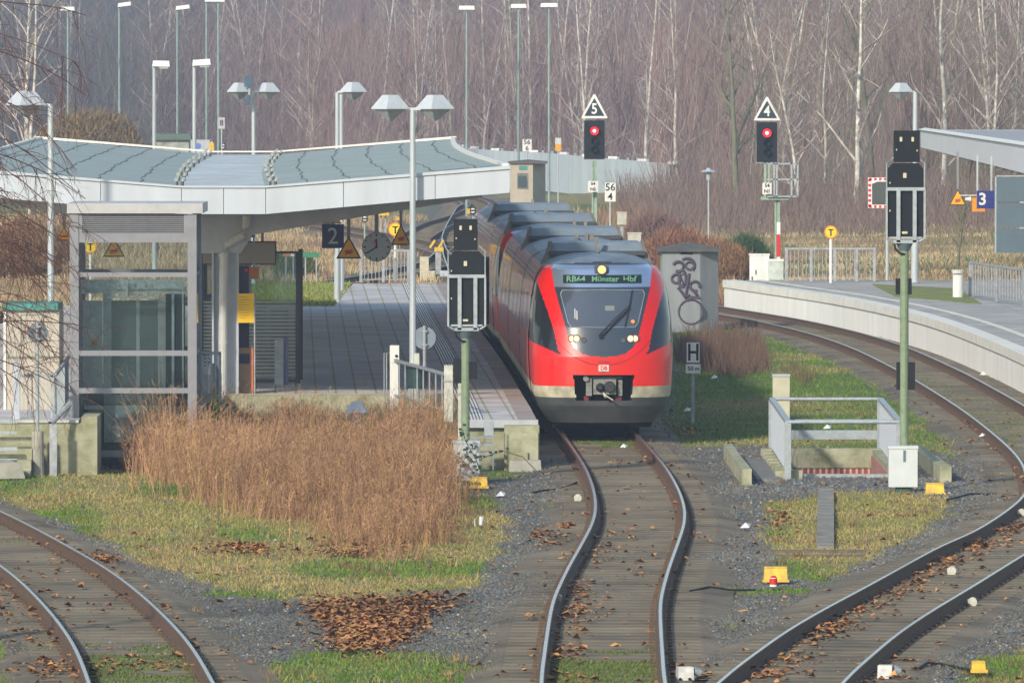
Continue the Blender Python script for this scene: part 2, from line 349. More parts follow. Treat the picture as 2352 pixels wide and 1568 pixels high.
# stones
Xa, Ya = rand_pts(170000, 96, 136); Xb, Yb = rand_pts(100000, 136, 185); Xc, Yc = rand_pts(26000, 185, 330)
X = np.concatenate([Xa, Xb, Xc]); Y = np.concatenate([Ya, Yb, Yc]); g, t, d, nn = zones(X, Y, True)
keep = (~plat_mask(X, Y)) & ((g < .5) | (rng.random(len(X)) < .05)) & ((d > 1.0+.7*vnoise(X, Y, .8, 66)+rng.normal(0, .08, len(X))) | (rng.random(len(X)) < .12))
X, Y, d = X[keep], Y[keep], d[keep]; N = len(X); sz = rng.uniform(.014, .032, N)*np.clip(Y/125, 1, 1.6)
ax = rng.uniform(0, 6.283, N)
tmpl = np.array([(1, 0, 0), (.2, 1, .1), (-1, .1, 0), (-.1, -1, .1), (.15, .1, .85)]); 
V = np.repeat(tmpl[None], N, 0)*(1+rng.uniform(-.35, .35, (N, 5, 3))); c, s = np.cos(ax), np.sin(ax)
vx = V[..., 0]*c[:, None]-V[..., 1]*s[:, None]; vy = V[..., 0]*s[:, None]+V[..., 1]*c[:, None]
V = np.stack([X[:, None]+vx*sz[:, None], Y[:, None]+vy*sz[:, None], height_at(X, Y)[:, None]+.002+np.clip(1.9-d, 0, .5)[:, None]*.04+V[..., 2]*sz[:, None]], -1)
base = np.arange(N)[:, None]*5; Fc = np.concatenate([base+np.array(q) for q in ((0, 1, 4), (1, 2, 4), (2, 3, 4), (3, 0, 4))], 0)
v = rng.uniform(.09, .20, N)*(.8+.4*vnoise(X, Y, .35, 61)); pale = rng.random(N) < .03; v[pale] = rng.uniform(.25, .42, pale.sum()); tint = rng.random(N)
cc = np.stack([v*(.95+.28*(tint > .65)), v*1.0, v*(.98-.3*(tint > .65))], -1); cc = np.repeat(cc[:, None], 5, 1).reshape(-1, 3)
tag(fast_mesh('ballast', V, Fc, attr_mat('ballast_stone'), cc), 'grey ballast stones spread between the tracks', 'ballast', kind='stuff')
# grass blades
def blades(name, X, Y, Z, h, wd, cols, lab, cat, lean=.35, matn='blade'):
    N = len(X); a = rng.uniform(0, 6.283, N); lx = rng.normal(0, lean, N)*h; ly = rng.normal(0, lean, N)*h
    wx, wy = np.cos(a)*wd/2, np.sin(a)*wd/2*.5
    V = np.stack([np.stack([X-wx, Y-wy, Z], -1), np.stack([X+wx, Y+wy, Z], -1), np.stack([X+lx+wx*.3, Y+ly, Z+h], -1)], 1)
    Fc = np.arange(N*3).reshape(N, 3); cc = np.repeat(cols[:, None], 3, 1).reshape(-1, 3)
    return tag(fast_mesh(name, V, Fc, _M.get(matn) or attr_mat(matn, .9, .1), cc), lab, cat, kind='stuff')
Xa, Ya = rand_pts(230000, 96, 150); Xb, Yb = rand_pts(230000, 150, 262)
X = np.concatenate([Xa, Xb]); Y = np.concatenate([Ya, Yb]); g, t, d, nn = zones(X, Y, True)
keep = (~plat_mask(X, Y)) & ((g > .5) | (rng.random(len(X)) < .012)); X, Y, t, d = X[keep], Y[keep], t[keep], d[keep]; N = len(X)
tt = np.clip(t*(.55+.9*vnoise(X, Y*.5, .8, 63))+rng.normal(0, .16, N), 0, 1)[:, None]; br = rng.uniform(.65, 1.35, N)[:, None]
cc = (np.array([.31, .25, .10])*tt+np.array([.105, .185, .022])*(1-tt))*br
blades('grass', X, Y, height_at(X, Y)-.01, rng.uniform(.015, .055, N)*np.clip(Y/125, 1, 1.6)*(1+.6*(rng.random(N) < .08)), np.full(N, .026), cc, 'short green and straw coloured grass between the tracks', 'grass', .5)
# scattered rougher tufts and dead weeds
ct = rng.integers(0, len(X), 420); TX = []; TY = []; TH = []; TC = []
for i in ct:
    if Y[i] > 185: continue
    m_ = 26; r_ = rng.uniform(.04, .2); hgt = rng.uniform(.07, .2); base_ = [np.array([.30, .22, .11]), np.array([.17, .19, .06]), np.array([.20, .12, .07])][rng.integers(0, 3)]
    TX += list(X[i]+rng.normal(0, r_, m_)); TY += list(Y[i]+rng.normal(0, r_*1.5, m_)); TH += list(rng.uniform(.4, 1, m_)*hgt); TC += [base_*k for k in rng.uniform(.6, 1.3, m_)]
TX, TY = np.array(TX), np.array(TY); blades('grass_tufts', TX, TY, height_at(TX, TY)-.01, np.array(TH), np.full(len(TX), .022), np.array(TC), 'rough taller tufts and dead weeds in the short grass', 'grass', .45)
# fallen leaves
LP = [((705, 1385), (1050, 1380), (960, 1420), (930, 1470), (840, 1500), (770, 1490), (760, 1440), 2600)]
def leaves(pts):
    P = np.array(pts); N = len(P); X, Y, Z = P.T; sz = rng.uniform(.022, .072, N); a = rng.uniform(0, 6.283, N)
    tm = np.array([(-1, -.5, 0), (0, -.9, .32), (1, -.4, .05), (.9, .5, .42), (0, 1, .1), (-.9, .5, .5)])
    V = np.repeat(tm[None], N, 0)*(1+rng.uniform(-.4, .4, (N, 6, 3))); c, s = np.cos(a), np.sin(a)
    vx = V[..., 0]*c[:, None]-V[..., 1]*s[:, None]; vy = V[..., 0]*s[:, None]+V[..., 1]*c[:, None]; tl = rng.normal(0, .4, N)
    V = np.stack([X[:, None]+vx*sz[:, None], Y[:, None]+vy*sz[:, None], Z[:, None]+.01+(V[..., 2]+np.abs(vy*tl[:, None]))*sz[:, None]], -1)
    b0 = np.arange(N)[:, None]*6; Fc = np.concatenate([b0+np.array(q) for q in ((0, 1, 4, 5), (1, 2, 3, 4))], 0)
    k = rng.random(N)[:, None]; cc = (np.array([.55, .27, .09])*k+np.array([.24, .11, .055])*(1-k))*rng.uniform(.55, 1.4, (N, 1)); cc = np.repeat(cc[:, None], 6, 1).reshape(-1, 3)
    tag(fast_mesh('fallen_leaves', V, Fc, attr_mat('dry_leaf', .8, .3), cc), 'rust brown fallen leaves scattered and heaped over tracks and gravel', 'leaves', kind='stuff')
L = []
def zz(x, y):
    d = float(dist_track(np.array([x]), np.array([y]))[0]); return -.165 if d < 1.3 else -.2
px = rng.uniform(660, 1090, 9000); py = rng.uniform(1365, 1518, 9000); q = poly_in(px+rng.normal(0, 26, 9000), py+rng.normal(0, 8, 9000), LP[0][:-1])
L += [(*G(a, b, -.2), -.2+random.random()*.05) for a, b in zip(px[q][:4200], py[q][:4200])]
def near_rail(pth, off, y0, y1, n, sd=.16, clump=.55):
    a = offpath(pth, off); a = np.array(a); o = np.argsort(a[:, 1])
    cen = rng.uniform(y0, y1, max(3, n//14))
    for i in range(n):
        y = rng.choice(cen)+rng.normal(0, .5) if rng.random() < clump else rng.uniform(y0, y1)
        x = np.interp(y, a[o, 1], a[o, 0])+rng.normal(0, sd); L.append((x, y, -.175))
near_rail(cB, -.45, 98, 135, 300, .16, .9); near_rail(cB, 0, 98, 165, 120, .4); near_rail(cB, -1.0, 100, 165, 70, .2); near_rail(cB, 1.1, 100, 160, 60, .3)
near_rail(cC, -.42, 98, 138, 620, .16, .9); near_rail(cC, 0, 98, 140, 90, .4); near_rail(cC, 1.15, 100, 135, 90, .25); near_rail(cC, -.9, 150, 200, 90, .5)
near_rail(cA, 0, 98, 130, 150, .4, .8); near_rail(cA, 1.0, 100, 135, 90, .2); near_rail(cA, -1.1, 98, 125, 220, .25, .8); near_rail(cC, 1.1, 150, 200, 60, .3)
X, Y = rand_pts(1500, 98, 190); m = ~plat_mask(X, Y); cl = vnoise(X, Y, .5, 21) > .5; m &= cl | (rng.random(len(X)) < .3)
L += [(a, b, zz(a, b)) for a, b in zip(X[m], Y[m])]
for cxp, cyp, sx_, sy_, n_ in ((560, 1262, 90, 10, 160), (790, 1270, 120, 8, 180), (240, 1285, 60, 12, 90), (1250, 1240, 40, 20, 60), (1300, 1210, 20, 8, 60), (1790, 1190, 30, 30, 70), (850, 1250, 120, 10, 120), (2080, 1110, 40, 12, 30), (1560, 990, 60, 12, 60), (2230, 1260, 60, 10, 120)):
    for _ in range(n_):
        a, b_ = rng.normal(cxp, sx_/2), rng.normal(cyp, sy_/2); gx = G(a, b_, -.2); L.append((gx[0], gx[1], -.19))
leaves(L)
# ================= platforms =================
def bricks(name, c1, c2, cm, w, h, rot=0):
    m = bpy.data.materials.new(name); m.use_nodes = True; n = m.node_tree.nodes; l = m.node_tree.links; b = n['Principled BSDF']
    g = n.new('ShaderNodeNewGeometry'); mp = n.new('ShaderNodeMapping'); mp.inputs['Rotation'].default_value = (0, 0, rot); l.new(g.outputs['Position'], mp.inputs[0])
    t = n.new('ShaderNodeTexBrick'); t.inputs['Scale'].default_value = 1; t.inputs['Brick Width'].default_value = w; t.inputs['Row Height'].default_value = h; t.inputs['Mortar Size'].default_value = .022
    t.offset = 0; t.inputs['Color1'].default_value = (*c1, 1); t.inputs['Color2'].default_value = (*c2, 1); t.inputs['Mortar'].default_value = (*cm, 1); l.new(mp.outputs[0], t.inputs['Vector'])
    z = n.new('ShaderNodeTexNoise'); z.inputs['Scale'].default_value = .9; z.inputs['Detail'].default_value = 7; l.new(g.outputs['Position'], z.inputs['Vector'])
    r = n.new('ShaderNodeMapRange'); r.inputs['From Min'].default_value = .3; r.inputs['From Max'].default_value = .7; r.inputs['To Min'].default_value = .75; r.inputs['To Max'].default_value = 1.2; l.new(z.outputs['Fac'], r.inputs['Value'])
    v = n.new('ShaderNodeVectorMath'); v.operation = 'SCALE'; l.new(t.outputs['Color'], v.inputs[0]); l.new(r.outputs[0], v.inputs['Scale']); l.new(v.outputs[0], b.inputs['Base Color']); b.inputs['Roughness'].default_value = .82
    _M[name] = m; return m
pave = bricks('grey_paving', (.45, .425, .42), (.50, .47, .465), (.27, .28, .17), 30, .42, R(88.5)); 
PT = .70
EP = [(158.5, .44), (165, .31), (171, .17), (183, -.10), (199, -.50), (212, -.87), (225, -1.23), (240, -1.62), (258, -2.06)]
edge2 = smooth(spl(EP), 2)
poly = [(p[0], p[1]) for p in edge2]
poly2 = poly+[(-4.95, 258), (-5.2, 234), (-13, 234), (-14, 200), (-15.5, 157.2), (-8.35, 157.2), (-8.35, 168), (-5.9, 168), (-5.9, 170.7), (-1.15, 170.7), (-1.0, 158.6)]
pl = thing('platform', 'island platform two with grey paving beside the red train', 'platform', (-5, 190, -.2)); pl['kind'] = 'structure'; po = tuple(pl.location)
b = MB(); b.slab(poly2, -.4, PT, 0, 1); b.build('paved_deck', [pave, conc_y], pl, po)
b = MB(); b.sweep([(x, y, PT) for x, y in edge2], [(-.32, -.10), (.035, -.10), (.035, .012), (-.32, .008)]); b.build('edge_coping', mat('coping', (.33, .31, .29), .85, 0, .3, 1.2, .15, 20, dirt=(.26, .17, .13)), pl, po)
b = MB()
for k in range(6): b.sweep([(x, y, PT) for x, y in offpath(edge2, -1.02-.062*k)], [(-.016, .004), (.016, .004), (.016, .013), (-.016, .013)])
b.build('tactile_strip', white, pl, po)
b = MB(); b.sweep([(x, y, PT) for x, y in edge2], [(-1.38, .004), (-.98, .004), (-.98, .006), (-1.38, .006)]); b.build('tactile_base', mat('dark_tactile', (.14, .14, .15), .85, 0, .2, 3), pl, po)
b = MB(); b.slab([(-7.3, 170.69), (-1.16, 170.69), (-1.16, 170.95), (-7.3, 170.95)], PT+.003, PT+.02)
b.build('end_kerb', mat('pale_kerb', (.45, .42, .33), .85, 0, .2, 2, .1, 20), pl, po)
b = MB(); b.slab([(-1.0, 158.45), (.0, 158.4), (.5, 158.35), (.5, 158.58), (-1.0, 158.68)], PT-.14, PT+.012); b.build('end_slab', mat('end_slab_c', (.40, .42, .44), .8, 0, .15, 3, .1, 20), pl, po)
# concrete end block below the slab, stepped like the one in the picture
b = MB(); b.bb(-.15, .52, 157.9, 158.45, -.35, .62); b.bb(-.02, .30, 157.75, 157.9, -.35, .12); b.bb(.18, .5, 157.82, 157.9, -.35, .5); b.build('end_block', conc_y, pl, po)
b = MB()
b.slab([(x, y) for x, y in ((-8.3, 233.6), (-5.25, 233.6), (-4.98, 257.6), (-8.6, 257.6))], PT-.7, PT+.02)
tag(b.build('verge', mat('platform_grass', (.16, .18, .05), .95, 0, .35, 1.5, .6, 16)), kind='structure')
X = rng.uniform(-8.6, -5.0, 9000); Y = rng.uniform(233.6, 257.6, 9000)
blades('verge_grass', X, Y, np.full(9000, PT), rng.uniform(.05, .14, 9000), np.full(9000, .05), (np.array([.21, .235, .07])*rng.uniform(.6, 1.5, (9000, 1))), 'bright green grass at the far end of the left platform', 'grass', .5)
# ---- platform 3
cc3 = np.array(PC); e3 = [(p[0], p[1]) for p in offpath(cC, 1.68) if 172 <= p[1] <= 262.5]
e3s = smooth(e3, 3)
p3 = thing('platform', 'curved platform three with a bright white edge wall', 'platform', (14, 215, -.2)); p3['kind'] = 'structure'; p3o = tuple(p3.location)
b = MB(); b.slab([(p[0], p[1]) for p in e3s]+[(22, 263), (22, 170)], -.4, PT-.02, 0, 1)
b.build('paved_deck', [bricks('asphalt_paving', (.34, .335, .32), (.37, .365, .35), (.27, .27, .24), 2, .6), white_s], p3, p3o)
b = MB(); b.sweep([(x, y, 0) for x, y in e3s], [(-.09, .47), (.35, .47), (.35, PT), (-.09, PT)]); b.build('edge_coping', mat('white_coping', (.74, .73, .66), .7, 0, .12, 2), p3, p3o)
b = MB(); b.sweep([(x, y, 0) for x, y in e3s], [(-.035, -.35), (.04, -.35), (.04, .465), (-.035, .465)]); b.build('edge_wall', mat('whitewashed_wall', (.82, .82, .78), .75, 0, .1, 1.3, .1, 18, streak=True), p3, p3o)
b = MB(); b.sweep([(x, y, PT) for x, y in e3s], [(1.0, -.015), (1.18, -.015), (1.18, -.004), (1.0, -.004)]); b.build('white_line', mat('worn_line', (.74, .73, .62), .7, 0, .2, 2), p3, p3o)
vb = MB(); vb.slab([(11.3, 244), (13.4, 236), (13.6, 252), (11.2, 257)], PT-.3, PT+.01); tag(vb.build('verge', mat('verge_green', (.20, .23, .05), .95, 0, .3, 1.5, .6, 16)), kind='structure')

# ---- left concrete ramp block
t = thing('retaining_wall', 'mossy concrete stair wall left of the glass lift', 'wall', (-9.3, 157.5, -.2)); o = tuple(t.location)
b = MB(); b.bb(-13, -8.15, 156.4, 157.1, -.45, .74); b.bb(-8.15, -7.85, 156.4, 158.0, -.45, .86); b.build('wall', conc_y, t, o)
b = MB(); b.bb(-13, -8.2, 156.36, 157.14, .744, .80); b.build('capping', mat('cap_stone', (.5, .5, .47), .8, 0, .2, 3), t, o)
b = MB()
for k in range(4): b.bb(-13, -9.05, 155.2+.3*k, 155.6+.3*k, -.4, -.12+.2*k)
b.build('steps', conc_y, t, o)
# low stone by the stairs
t = thing('kerb_stone', 'pale sloping concrete kerb at the left picture edge', 'kerb', (-9.6, 154.8, -.2)); b = MB(); b.box((0, 0, .14), (.7, 1.2, .3), rz=.3, top=(.8, .9)); b.build('stone', conc, t)

# ================= canopy over platform 2 =================
DN, DF = 167.0, 229.0
def cxr(D): k = (D-DN)/(DF-DN); return -.14-1.50*k-.35*math.sin(math.pi*k)
def cxc(D): k = (D-DN)/(DF-DN); return -5.82-1.58*k-.2*math.sin(math.pi*k)
def cxl(D): k = (D-DN)/(DF-DN); return -11.5-1.6*k+.0*math.sin(math.pi*k)
ZV, ZE = 5.03, 5.47
cn = thing('platform_canopy', 'butterfly platform roof with grey-green felt and white front fascia', 'canopy', (-5.9, 171, PT)); co = tuple(cn.location)
felt = mat('roof_felt', (.31, .37, .355), .7, 0, .16, 1.1, .15, 20); wetfelt = mat('wet_valley', (.40, .46, .52), .3, 0, .7, 1.1, .1, 12, dirt=(.20, .13, .11))
pale = mat('fascia_white', (.48, .53, .59), .45, 0, .10, 1.6, streak=True, dirt=(.41, .45, .49)); pale2 = mat('roof_trim', (.74, .72, .66), .4, 0, .1, 6); soff = mat('soffit_grey', (.34, .35, .37), .6, 0, .1, 3)
Ds = [DN+(DF-DN)*i/24 for i in range(25)]
for side, cx_ in ((1, cxr), (-1, cxl)):
    b = MB(); vs = []; 
    for D in Ds:
        e = cx_(D); c = cxc(D)+side*.85; vs += [(c, D, ZV), (e, D, ZE), (e, D, ZE-.3), (c, D, ZV-.3)]
    fs = []
    for i in range(len(Ds)-1):
        for j in range(4): fs.append((i*4+j, (i+1)*4+j, (i+1)*4+(j+1) % 4, i*4+(j+1) % 4))
    b.add(vs, fs); w_ = b.build('roof_wing', felt, cn, co)
    b = MB()                                       # felt seams
    for k in range(1, 6):
        u = k/5.6; pts = []
        for i, D in enumerate(np.linspace(DN+.2, DF-.3, 40)):
            e = cx_(D); c = cxc(D)+side*.85; pts.append((c+(e-c)*u+.035*math.sin(i*1.7+k*2)+.03*math.sin(i*.6+k), D, ZV+(ZE-ZV)*u))
        b.sweep(pts, [(-.012, .003), (.012, .003), (.008, .010), (-.008, .010)])
    b.build('felt_seams', mat('seam_dark', (.10, .125, .125), .8, 0, .3, 4), cn, co)
    b = MB(); b.sweep([(cx_(D), D, ZE) for D in Ds], [(-.05, -.42), (.07, -.42), (.07, .05), (-.05, .05)]); b.build('side_trim', pale2, cn, co)
    b = MB()
    for k in range(8):                              # snow guards standing beside the valley
        b = MB(); BRM = [mat('bracket_bright', (.7, .68, .58), .3, .5, .1, 9), mat('bracket_dark', (.06, .06, .06), .6)]
        D = DN+1.5+k*7.9+random.uniform(-.3, .3); x = cxc(D)+side*.95
        b.cyl((x, D, ZV), (x, D, ZV+.15), .024, n=6, m=1); b.cyl((x-.02, D-.05, ZV+.14), (x+.03, D+.05, ZV+.20), .045, .02, n=8, m=0); b.build('roof_bracket', BRM, cn, co); b = MB(); b.cyl((x+.09, D+.6, ZV), (x+.09, D+.6, ZV+.13), .03, n=6, m=1); b.cyl((x+.09, D+.55, ZV+.12), (x+.12, D+.65, ZV+.16), .03, n=6, m=0); b.build('roof_bracket', BRM, cn, co)
b = MB(); vs = []
for D in Ds: c = cxc(D); vs += [(c-.85, D, ZV-.004), (c+.85, D, ZV-.004), (c+.85, D, ZV-.25), (c-.85, D, ZV-.25)]
b.add(vs, [(i*4+j, (i+1)*4+j, (i+1)*4+(j+1) % 4, i*4+(j+1) % 4) for i in range(len(Ds)-1) for j in range(4)]); b.build('valley_gutter', wetfelt, cn, co)
def yb(x): return 492-47*max(0, (x-580))/580 if x > 580 else 492-47*max(0, (480-x))/600
def zprof(X, top):
    u = min(1, max(0, (abs(X-cxc(DN))-.85)/4.8)); return (ZV-.005+(ZE-ZV)*u) if top else (4.50+(.43)*u)
b = MB(); bs = [cxl(DN)-.1, -9.6, -8.3, -6.67, cxc(DN), -4.97, -3.4, -1.55, cxr(DN)+.1]
for i in range(len(bs)-1):
    x0, x1 = bs[i]+.006, bs[i+1]-.006
    b.prism([(x0, zprof(x0, 0)), (x1, zprof(x1, 0)), (x1, zprof(x1, 1)), (x0, zprof(x0, 1))], DN-.12, DN)
b.build('front_fascia', pale, cn, co)
b = MB()
for D in (DN-.13, DF):
    xl, xr, xc = cxl(D), cxr(D), cxc(D); b = MB(); e_ = 0 if D > 200 else -.06
    b.prism([(xl-.1, ZE+.0+e_), (xc-.85, ZV+.062+e_), (xc+.85, ZV+.062+e_), (xr+.1, ZE+.0+e_), (xr+.1, ZE+.07+e_), (xc+.85, ZV+.10+e_), (xc-.85, ZV+.10+e_), (xl-.1, ZE+.07+e_)], D-.03, D+.12); b.build('edge_trim', pale2 if D > 200 else pale, cn, co)
for D in (171, 184, 197, 210, 223):                   # tapered girders and columns
    xc, xl, xr = cxc(D), cxl(D), cxr(D); g_ = MB()
    if D == 171: g_.prism([(xc-.7, 3.62), (xc+.35, 3.62), (xc+.6, 4.0), (xr-.3, 4.78), (xr-.3, 5.1), (xc+.85, 4.74), (xc-.85, 4.74), (xl+.3, 5.1), (xl+.3, 4.78), (xc-.8, 4.0)], D-.15, D+.15)
    else: g_.prism([(xc-.3, 4.2), (xc+.3, 4.2), (xr-.3, 4.86), (xr-.3, 5.1), (xc+.85, 4.74), (xc-.85, 4.74), (xl+.3, 5.1), (xl+.3, 4.86)], D-.12, D+.12)
    g_.build('girder', greyl if D == 171 else soff, cn, co)
    xm = XX(518, 171) if D == 171 else xc; b = MB(); b.bb(xm-.235, xm+.235, D-.01, D+.02, PT, 3.7); b.bb(xm-.275, xm-.235, D-.16, D+.16, PT, 3.7); b.bb(xm+.235, xm+.275, D-.16, D+.16, PT, 3.7)
    b.build('column', greyl, cn, co)
b = MB(); D = 170.7; z = lambda y: ZY(y, D); x = lambda a: XX(a, D)
b.tube([(x(567), D, z(496)), (x(565), D, z(520)), (x(556), D, z(540)), (x(536), D, z(552)), (x(522), D, z(562)), (x(515), D, z(580)), (x(513), D, z(640)), (x(512), D, PT)], .085, 12)
for yy in (590, 690, 790): b.cyl((x(513), D, z(yy)), (x(513), D, z(yy)+.06), .1, n=12)
b.build('downpipe', mat('pipe_cream', (.62, .62, .60), .4, 0, .1, 5), cn, co, smooth=False)

# ================= glass lift =================
DL = 158.0; lx0, lx1 = XX(158, DL), XX(466, DL); lz = lambda y: ZY(y, DL)
lf = thing('lift_tower', 'glass lift shaft with louvred top standing left of the brown grass', 'lift', ((lx0+lx1)/2, DL, -.4)); lo = tuple(lf.location)
LD = 2.5
b = MB(); pw = .17
for xx in (lx0+pw/2+.02, lx1-pw/2-.12):
    for yy in (DL+pw/2, DL+LD): b.bb(xx-pw/2, xx+pw/2, yy-pw/2, yy+pw/2, -.8, lz(492))
for yy_, th in ((631, .085), (811, .10), (897, .10), (1042, .12)):
    b.bb(lx0+.19, lx1-.29, DL+.01, DL+.14, lz(yy_)-th/2, lz(yy_)+th/2); b.bb(lx0+.19, lx1-.29, DL+LD-.05, DL+LD+.05, lz(yy_)-th/2, lz(yy_)+th/2)
    for xx in (lx0+.1, lx1-.2): b.bb(xx-.05, xx+.05, DL+.18, DL+LD-.1, lz(yy_)-th/2, lz(yy_)+th/2)
b.build('frame', greym, lf, lo)
b = MB(); b.bb(lx0-.03, lx1, DL-.05, DL+LD+.15, lz(490), lz(467)); b.build('cornice', mat('cornice_grey', (.44, .44, .45), .5, .1, .1, 4), lf, lo)
b = MB()
b.bb(lx0+.19, lx1-.29, DL+.09, DL+.12, lz(557), lz(491.5), 1)
b.bb(lx0+.19, lx1-.29, DL+.02, DL+.06, lz(557), lz(536)); b.bb(lx0+.19, lx0+.26, DL+.02, DL+.06, lz(536), lz(491.5)); b.bb(lx1-.36, lx1-.29, DL+.02, DL+.06, lz(536), lz(491.5))
for i in range(10):
    zc = lz(534)+(lz(494)-lz(534))*i/9; b.box(((lx0+lx1)/2-.05, DL+.04, zc), (lx1-lx0-.62, .03, .022), rx=.3)
b.build('louvre_panel', [greym, mat('louvre_back', (.05, .05, .06), .8)], lf, lo)
gl = bpy.data.materials.new('lift_glass'); gl.use_nodes = True; n = gl.node_tree.nodes; l = gl.node_tree.links; n.remove(n['Principled BSDF'])
tr = n.new('ShaderNodeBsdfTransparent'); tr.inputs[0].default_value = (.80, .85, .86, 1); gs = n.new('ShaderNodeBsdfGlossy'); gs.inputs['Roughness'].default_value = .04; gs.inputs[0].default_value = (.85, .95, 1, 1)
ms = n.new('ShaderNodeMixShader'); lw = n.new('ShaderNodeFresnel'); lw.inputs[0].default_value = 1.6; l.new(lw.outputs[0], ms.inputs[0]); l.new(tr.outputs[0], ms.inputs[1]); l.new(gs.outputs[0], ms.inputs[2]); l.new(ms.outputs[0], n['Material Output'].inputs[0])
for a_, b_ in ((557, 628), (635, 807), (816, 893), (902, 1036)):
    b = MB(); b.bb(lx0+.19, lx1-.29, DL+.085, DL+.10, lz(b_), lz(a_)); b.build('glass_pane', gl, lf, lo)
    b = MB(); b.bb(lx1-.165, lx1-.15, DL+.2, DL+LD-.1, lz(b_), lz(a_)); b.build('glass_pane', gl, lf, lo)
    b = MB(); b.bb(lx0+.09, lx0+.105, DL+.2, DL+LD-.1, lz(b_), lz(a_)); b.build('glass_pane', gl, lf, lo)
lt = mat('lift_steel', (.70, .78, .80), .4, .2, .2, 4); ld = mat('lift_dark', (.025, .045, .06), .5, 0, .2, 4); lg = mat('lift_door_green', (.19, .25, .24), .3, 0, .15, 3)
D1 = DL+1.4; x = lambda a: XX(a, D1); z = lambda y: ZY(y, D1)
b = MB(); b.bb(x(255), x(420), D1, D1+.06, z(905), z(690)); b.build('door_leaf_pair', lg, lf, lo)
b = MB(); b.bb(x(313), x(321), D1-.02, D1-.002, z(905), z(690)); b.bb(x(237), x(256), D1-.04, D1-.002, z(905), z(672)); b.bb(x(363), x(381), D1-.04, D1-.002, z(905), z(680)); b.build('door_frame', mat('door_frame_m', (.62, .64, .62), .4), lf, lo)
b = MB(); b.bb(x(382), x(424), D1-.3, D1-.1, z(930), z(675)); b.bb(x(382), x(424), D1-.05, D1+.3, z(930), z(675)); b.build('counterweight_well', ld, lf, lo)
b = MB(); b.bb(x(396), x(402), D1-.35, D1-.31, z(930), z(675)); b.bb(x(420), x(424), D1-.4, D1-.35, z(905), z(650)); b.build('guide_rail', lt, lf, lo)
b = MB(); b.bb(x(186), x(428), D1-.12, D1-.05, z(674), z(642)); b.bb(x(190), x(425), D1-.2, D1-.12, z(663), z(659)); b.bb(x(244), x(360), D1-.26, D1-.2, z(684), z(678)); b.bb(x(288), x(296), D1-.3, D1-.2, z(684), z(645))
for q in (305, 330, 270, 345): b.cyl((x(q), D1-.22, z(655)), (x(q), D1-.12, z(655)), .045, n=10)
b.build('door_mechanism', mat('mech_pale', (.85, .92, .94), .4, .2, .3, 12), lf, lo)
b = MB(); b.bb(x(190), x(236), D1-.1, D1-.04, z(895), z(690)); b.build('control_panel', mat('panel_grey', (.62, .64, .60), .5, 0, .2, 5), lf, lo)
b = MB()
for q in (735, 753, 771): b.disc((x(214), D1-.115, z(q)), .055, .02, 14)
b.build('panel_buttons', lt, lf, lo)
b = MB(); b.bb(x(210), x(223), D1-.13, D1-.1, z(793), z(780)); b.disc((x(217), D1-.15, z(787)), .03, .03, 12, 1); b.build('emergency_button', [yellow, redp], lf, lo)
D2 = DL+1.2; z = lambda y: ZY(y, D2)
b = MB(); b.bb(x(240), x(440), D2, D2+.05, z(1015), z(930)); b.build('pit_panel', mat('pit_panel_grey', (.62, .72, .76), .6, 0, .12, 2), lf, lo)
b = MB(); b.bb(x(183), x(240), D2-.3, D2-.2, z(938), z(930)); b.build('pit_shelf', lt, lf, lo)
b = MB(); b.bb(lx0+.2, lx1-.3, DL+LD-.3, DL+LD-.25, -.8, z(905)); b.bb(x(186), x(206), D2-.1, D2, -.6, z(940)); b.bb(lx0+.2, lx0+.25, DL+.2, DL+LD-.3, -.8, z(905)); b.bb(x(240), x(440), D2+.06, D2+.1, z(1075), z(905)); b.build('pit_wall', mat('pit_wall_m', (.09, .13, .15), .8, 0, .2, 2), lf, lo)
b = MB(); b.bb(x(240), x(440), D2-.02, D2+.02, z(928), z(905)); b.build('pit_header', mat('header_taupe', (.3, .33, .3), .8), lf, lo)
# concrete plinth right of the lift
t = thing('concrete_plinth', 'mossy concrete plinth between the lift and the grey column', 'plinth', (XX(480, 160), 160, -.3)); o = tuple(t.location)
b = MB(); b.bb(XX(452, 159), XX(472, 159), 159, 159.4, -.3, ZY(926, 159)); b.build('pier', conc, t, o)
b = MB(); b.bb(XX(474, 160), XX(540, 160), 159.9, 160.5, -.3, ZY(926, 160)); b.build('block', mat('mossy_block', (.19, .21, .07), .95, 0, .5, 5, .5, 18, dirt=(.12, .11, .10)), t, o)
b = MB(); b.bb(XX(462, 159.6), XX(486, 159.6), 159.5, 159.8, ZY(926, 159.6), ZY(904, 159.6)); b.build('coping_block', conc, t, o)
t = thing('weed', 'bright green weed sprouting from the mossy plinth', 'plant', (XX(495, 159.8), 159.8, ZY(968, 159.8))); b = MB()
for i in range(34):
    h = random.uniform(0, .5); b.box((random.gauss(0, .05), random.gauss(0, .03), h), (random.uniform(.04, .09), .01, .035), rz=random.uniform(-1, 1), rx=random.uniform(-1, 1))
b.tube([(0, 0, -.05), (.01, 0, .25), (0, 0, .5)], .008, 4); b.build('leaves', mat('weed_green', (.30, .42, .04), .7), t)

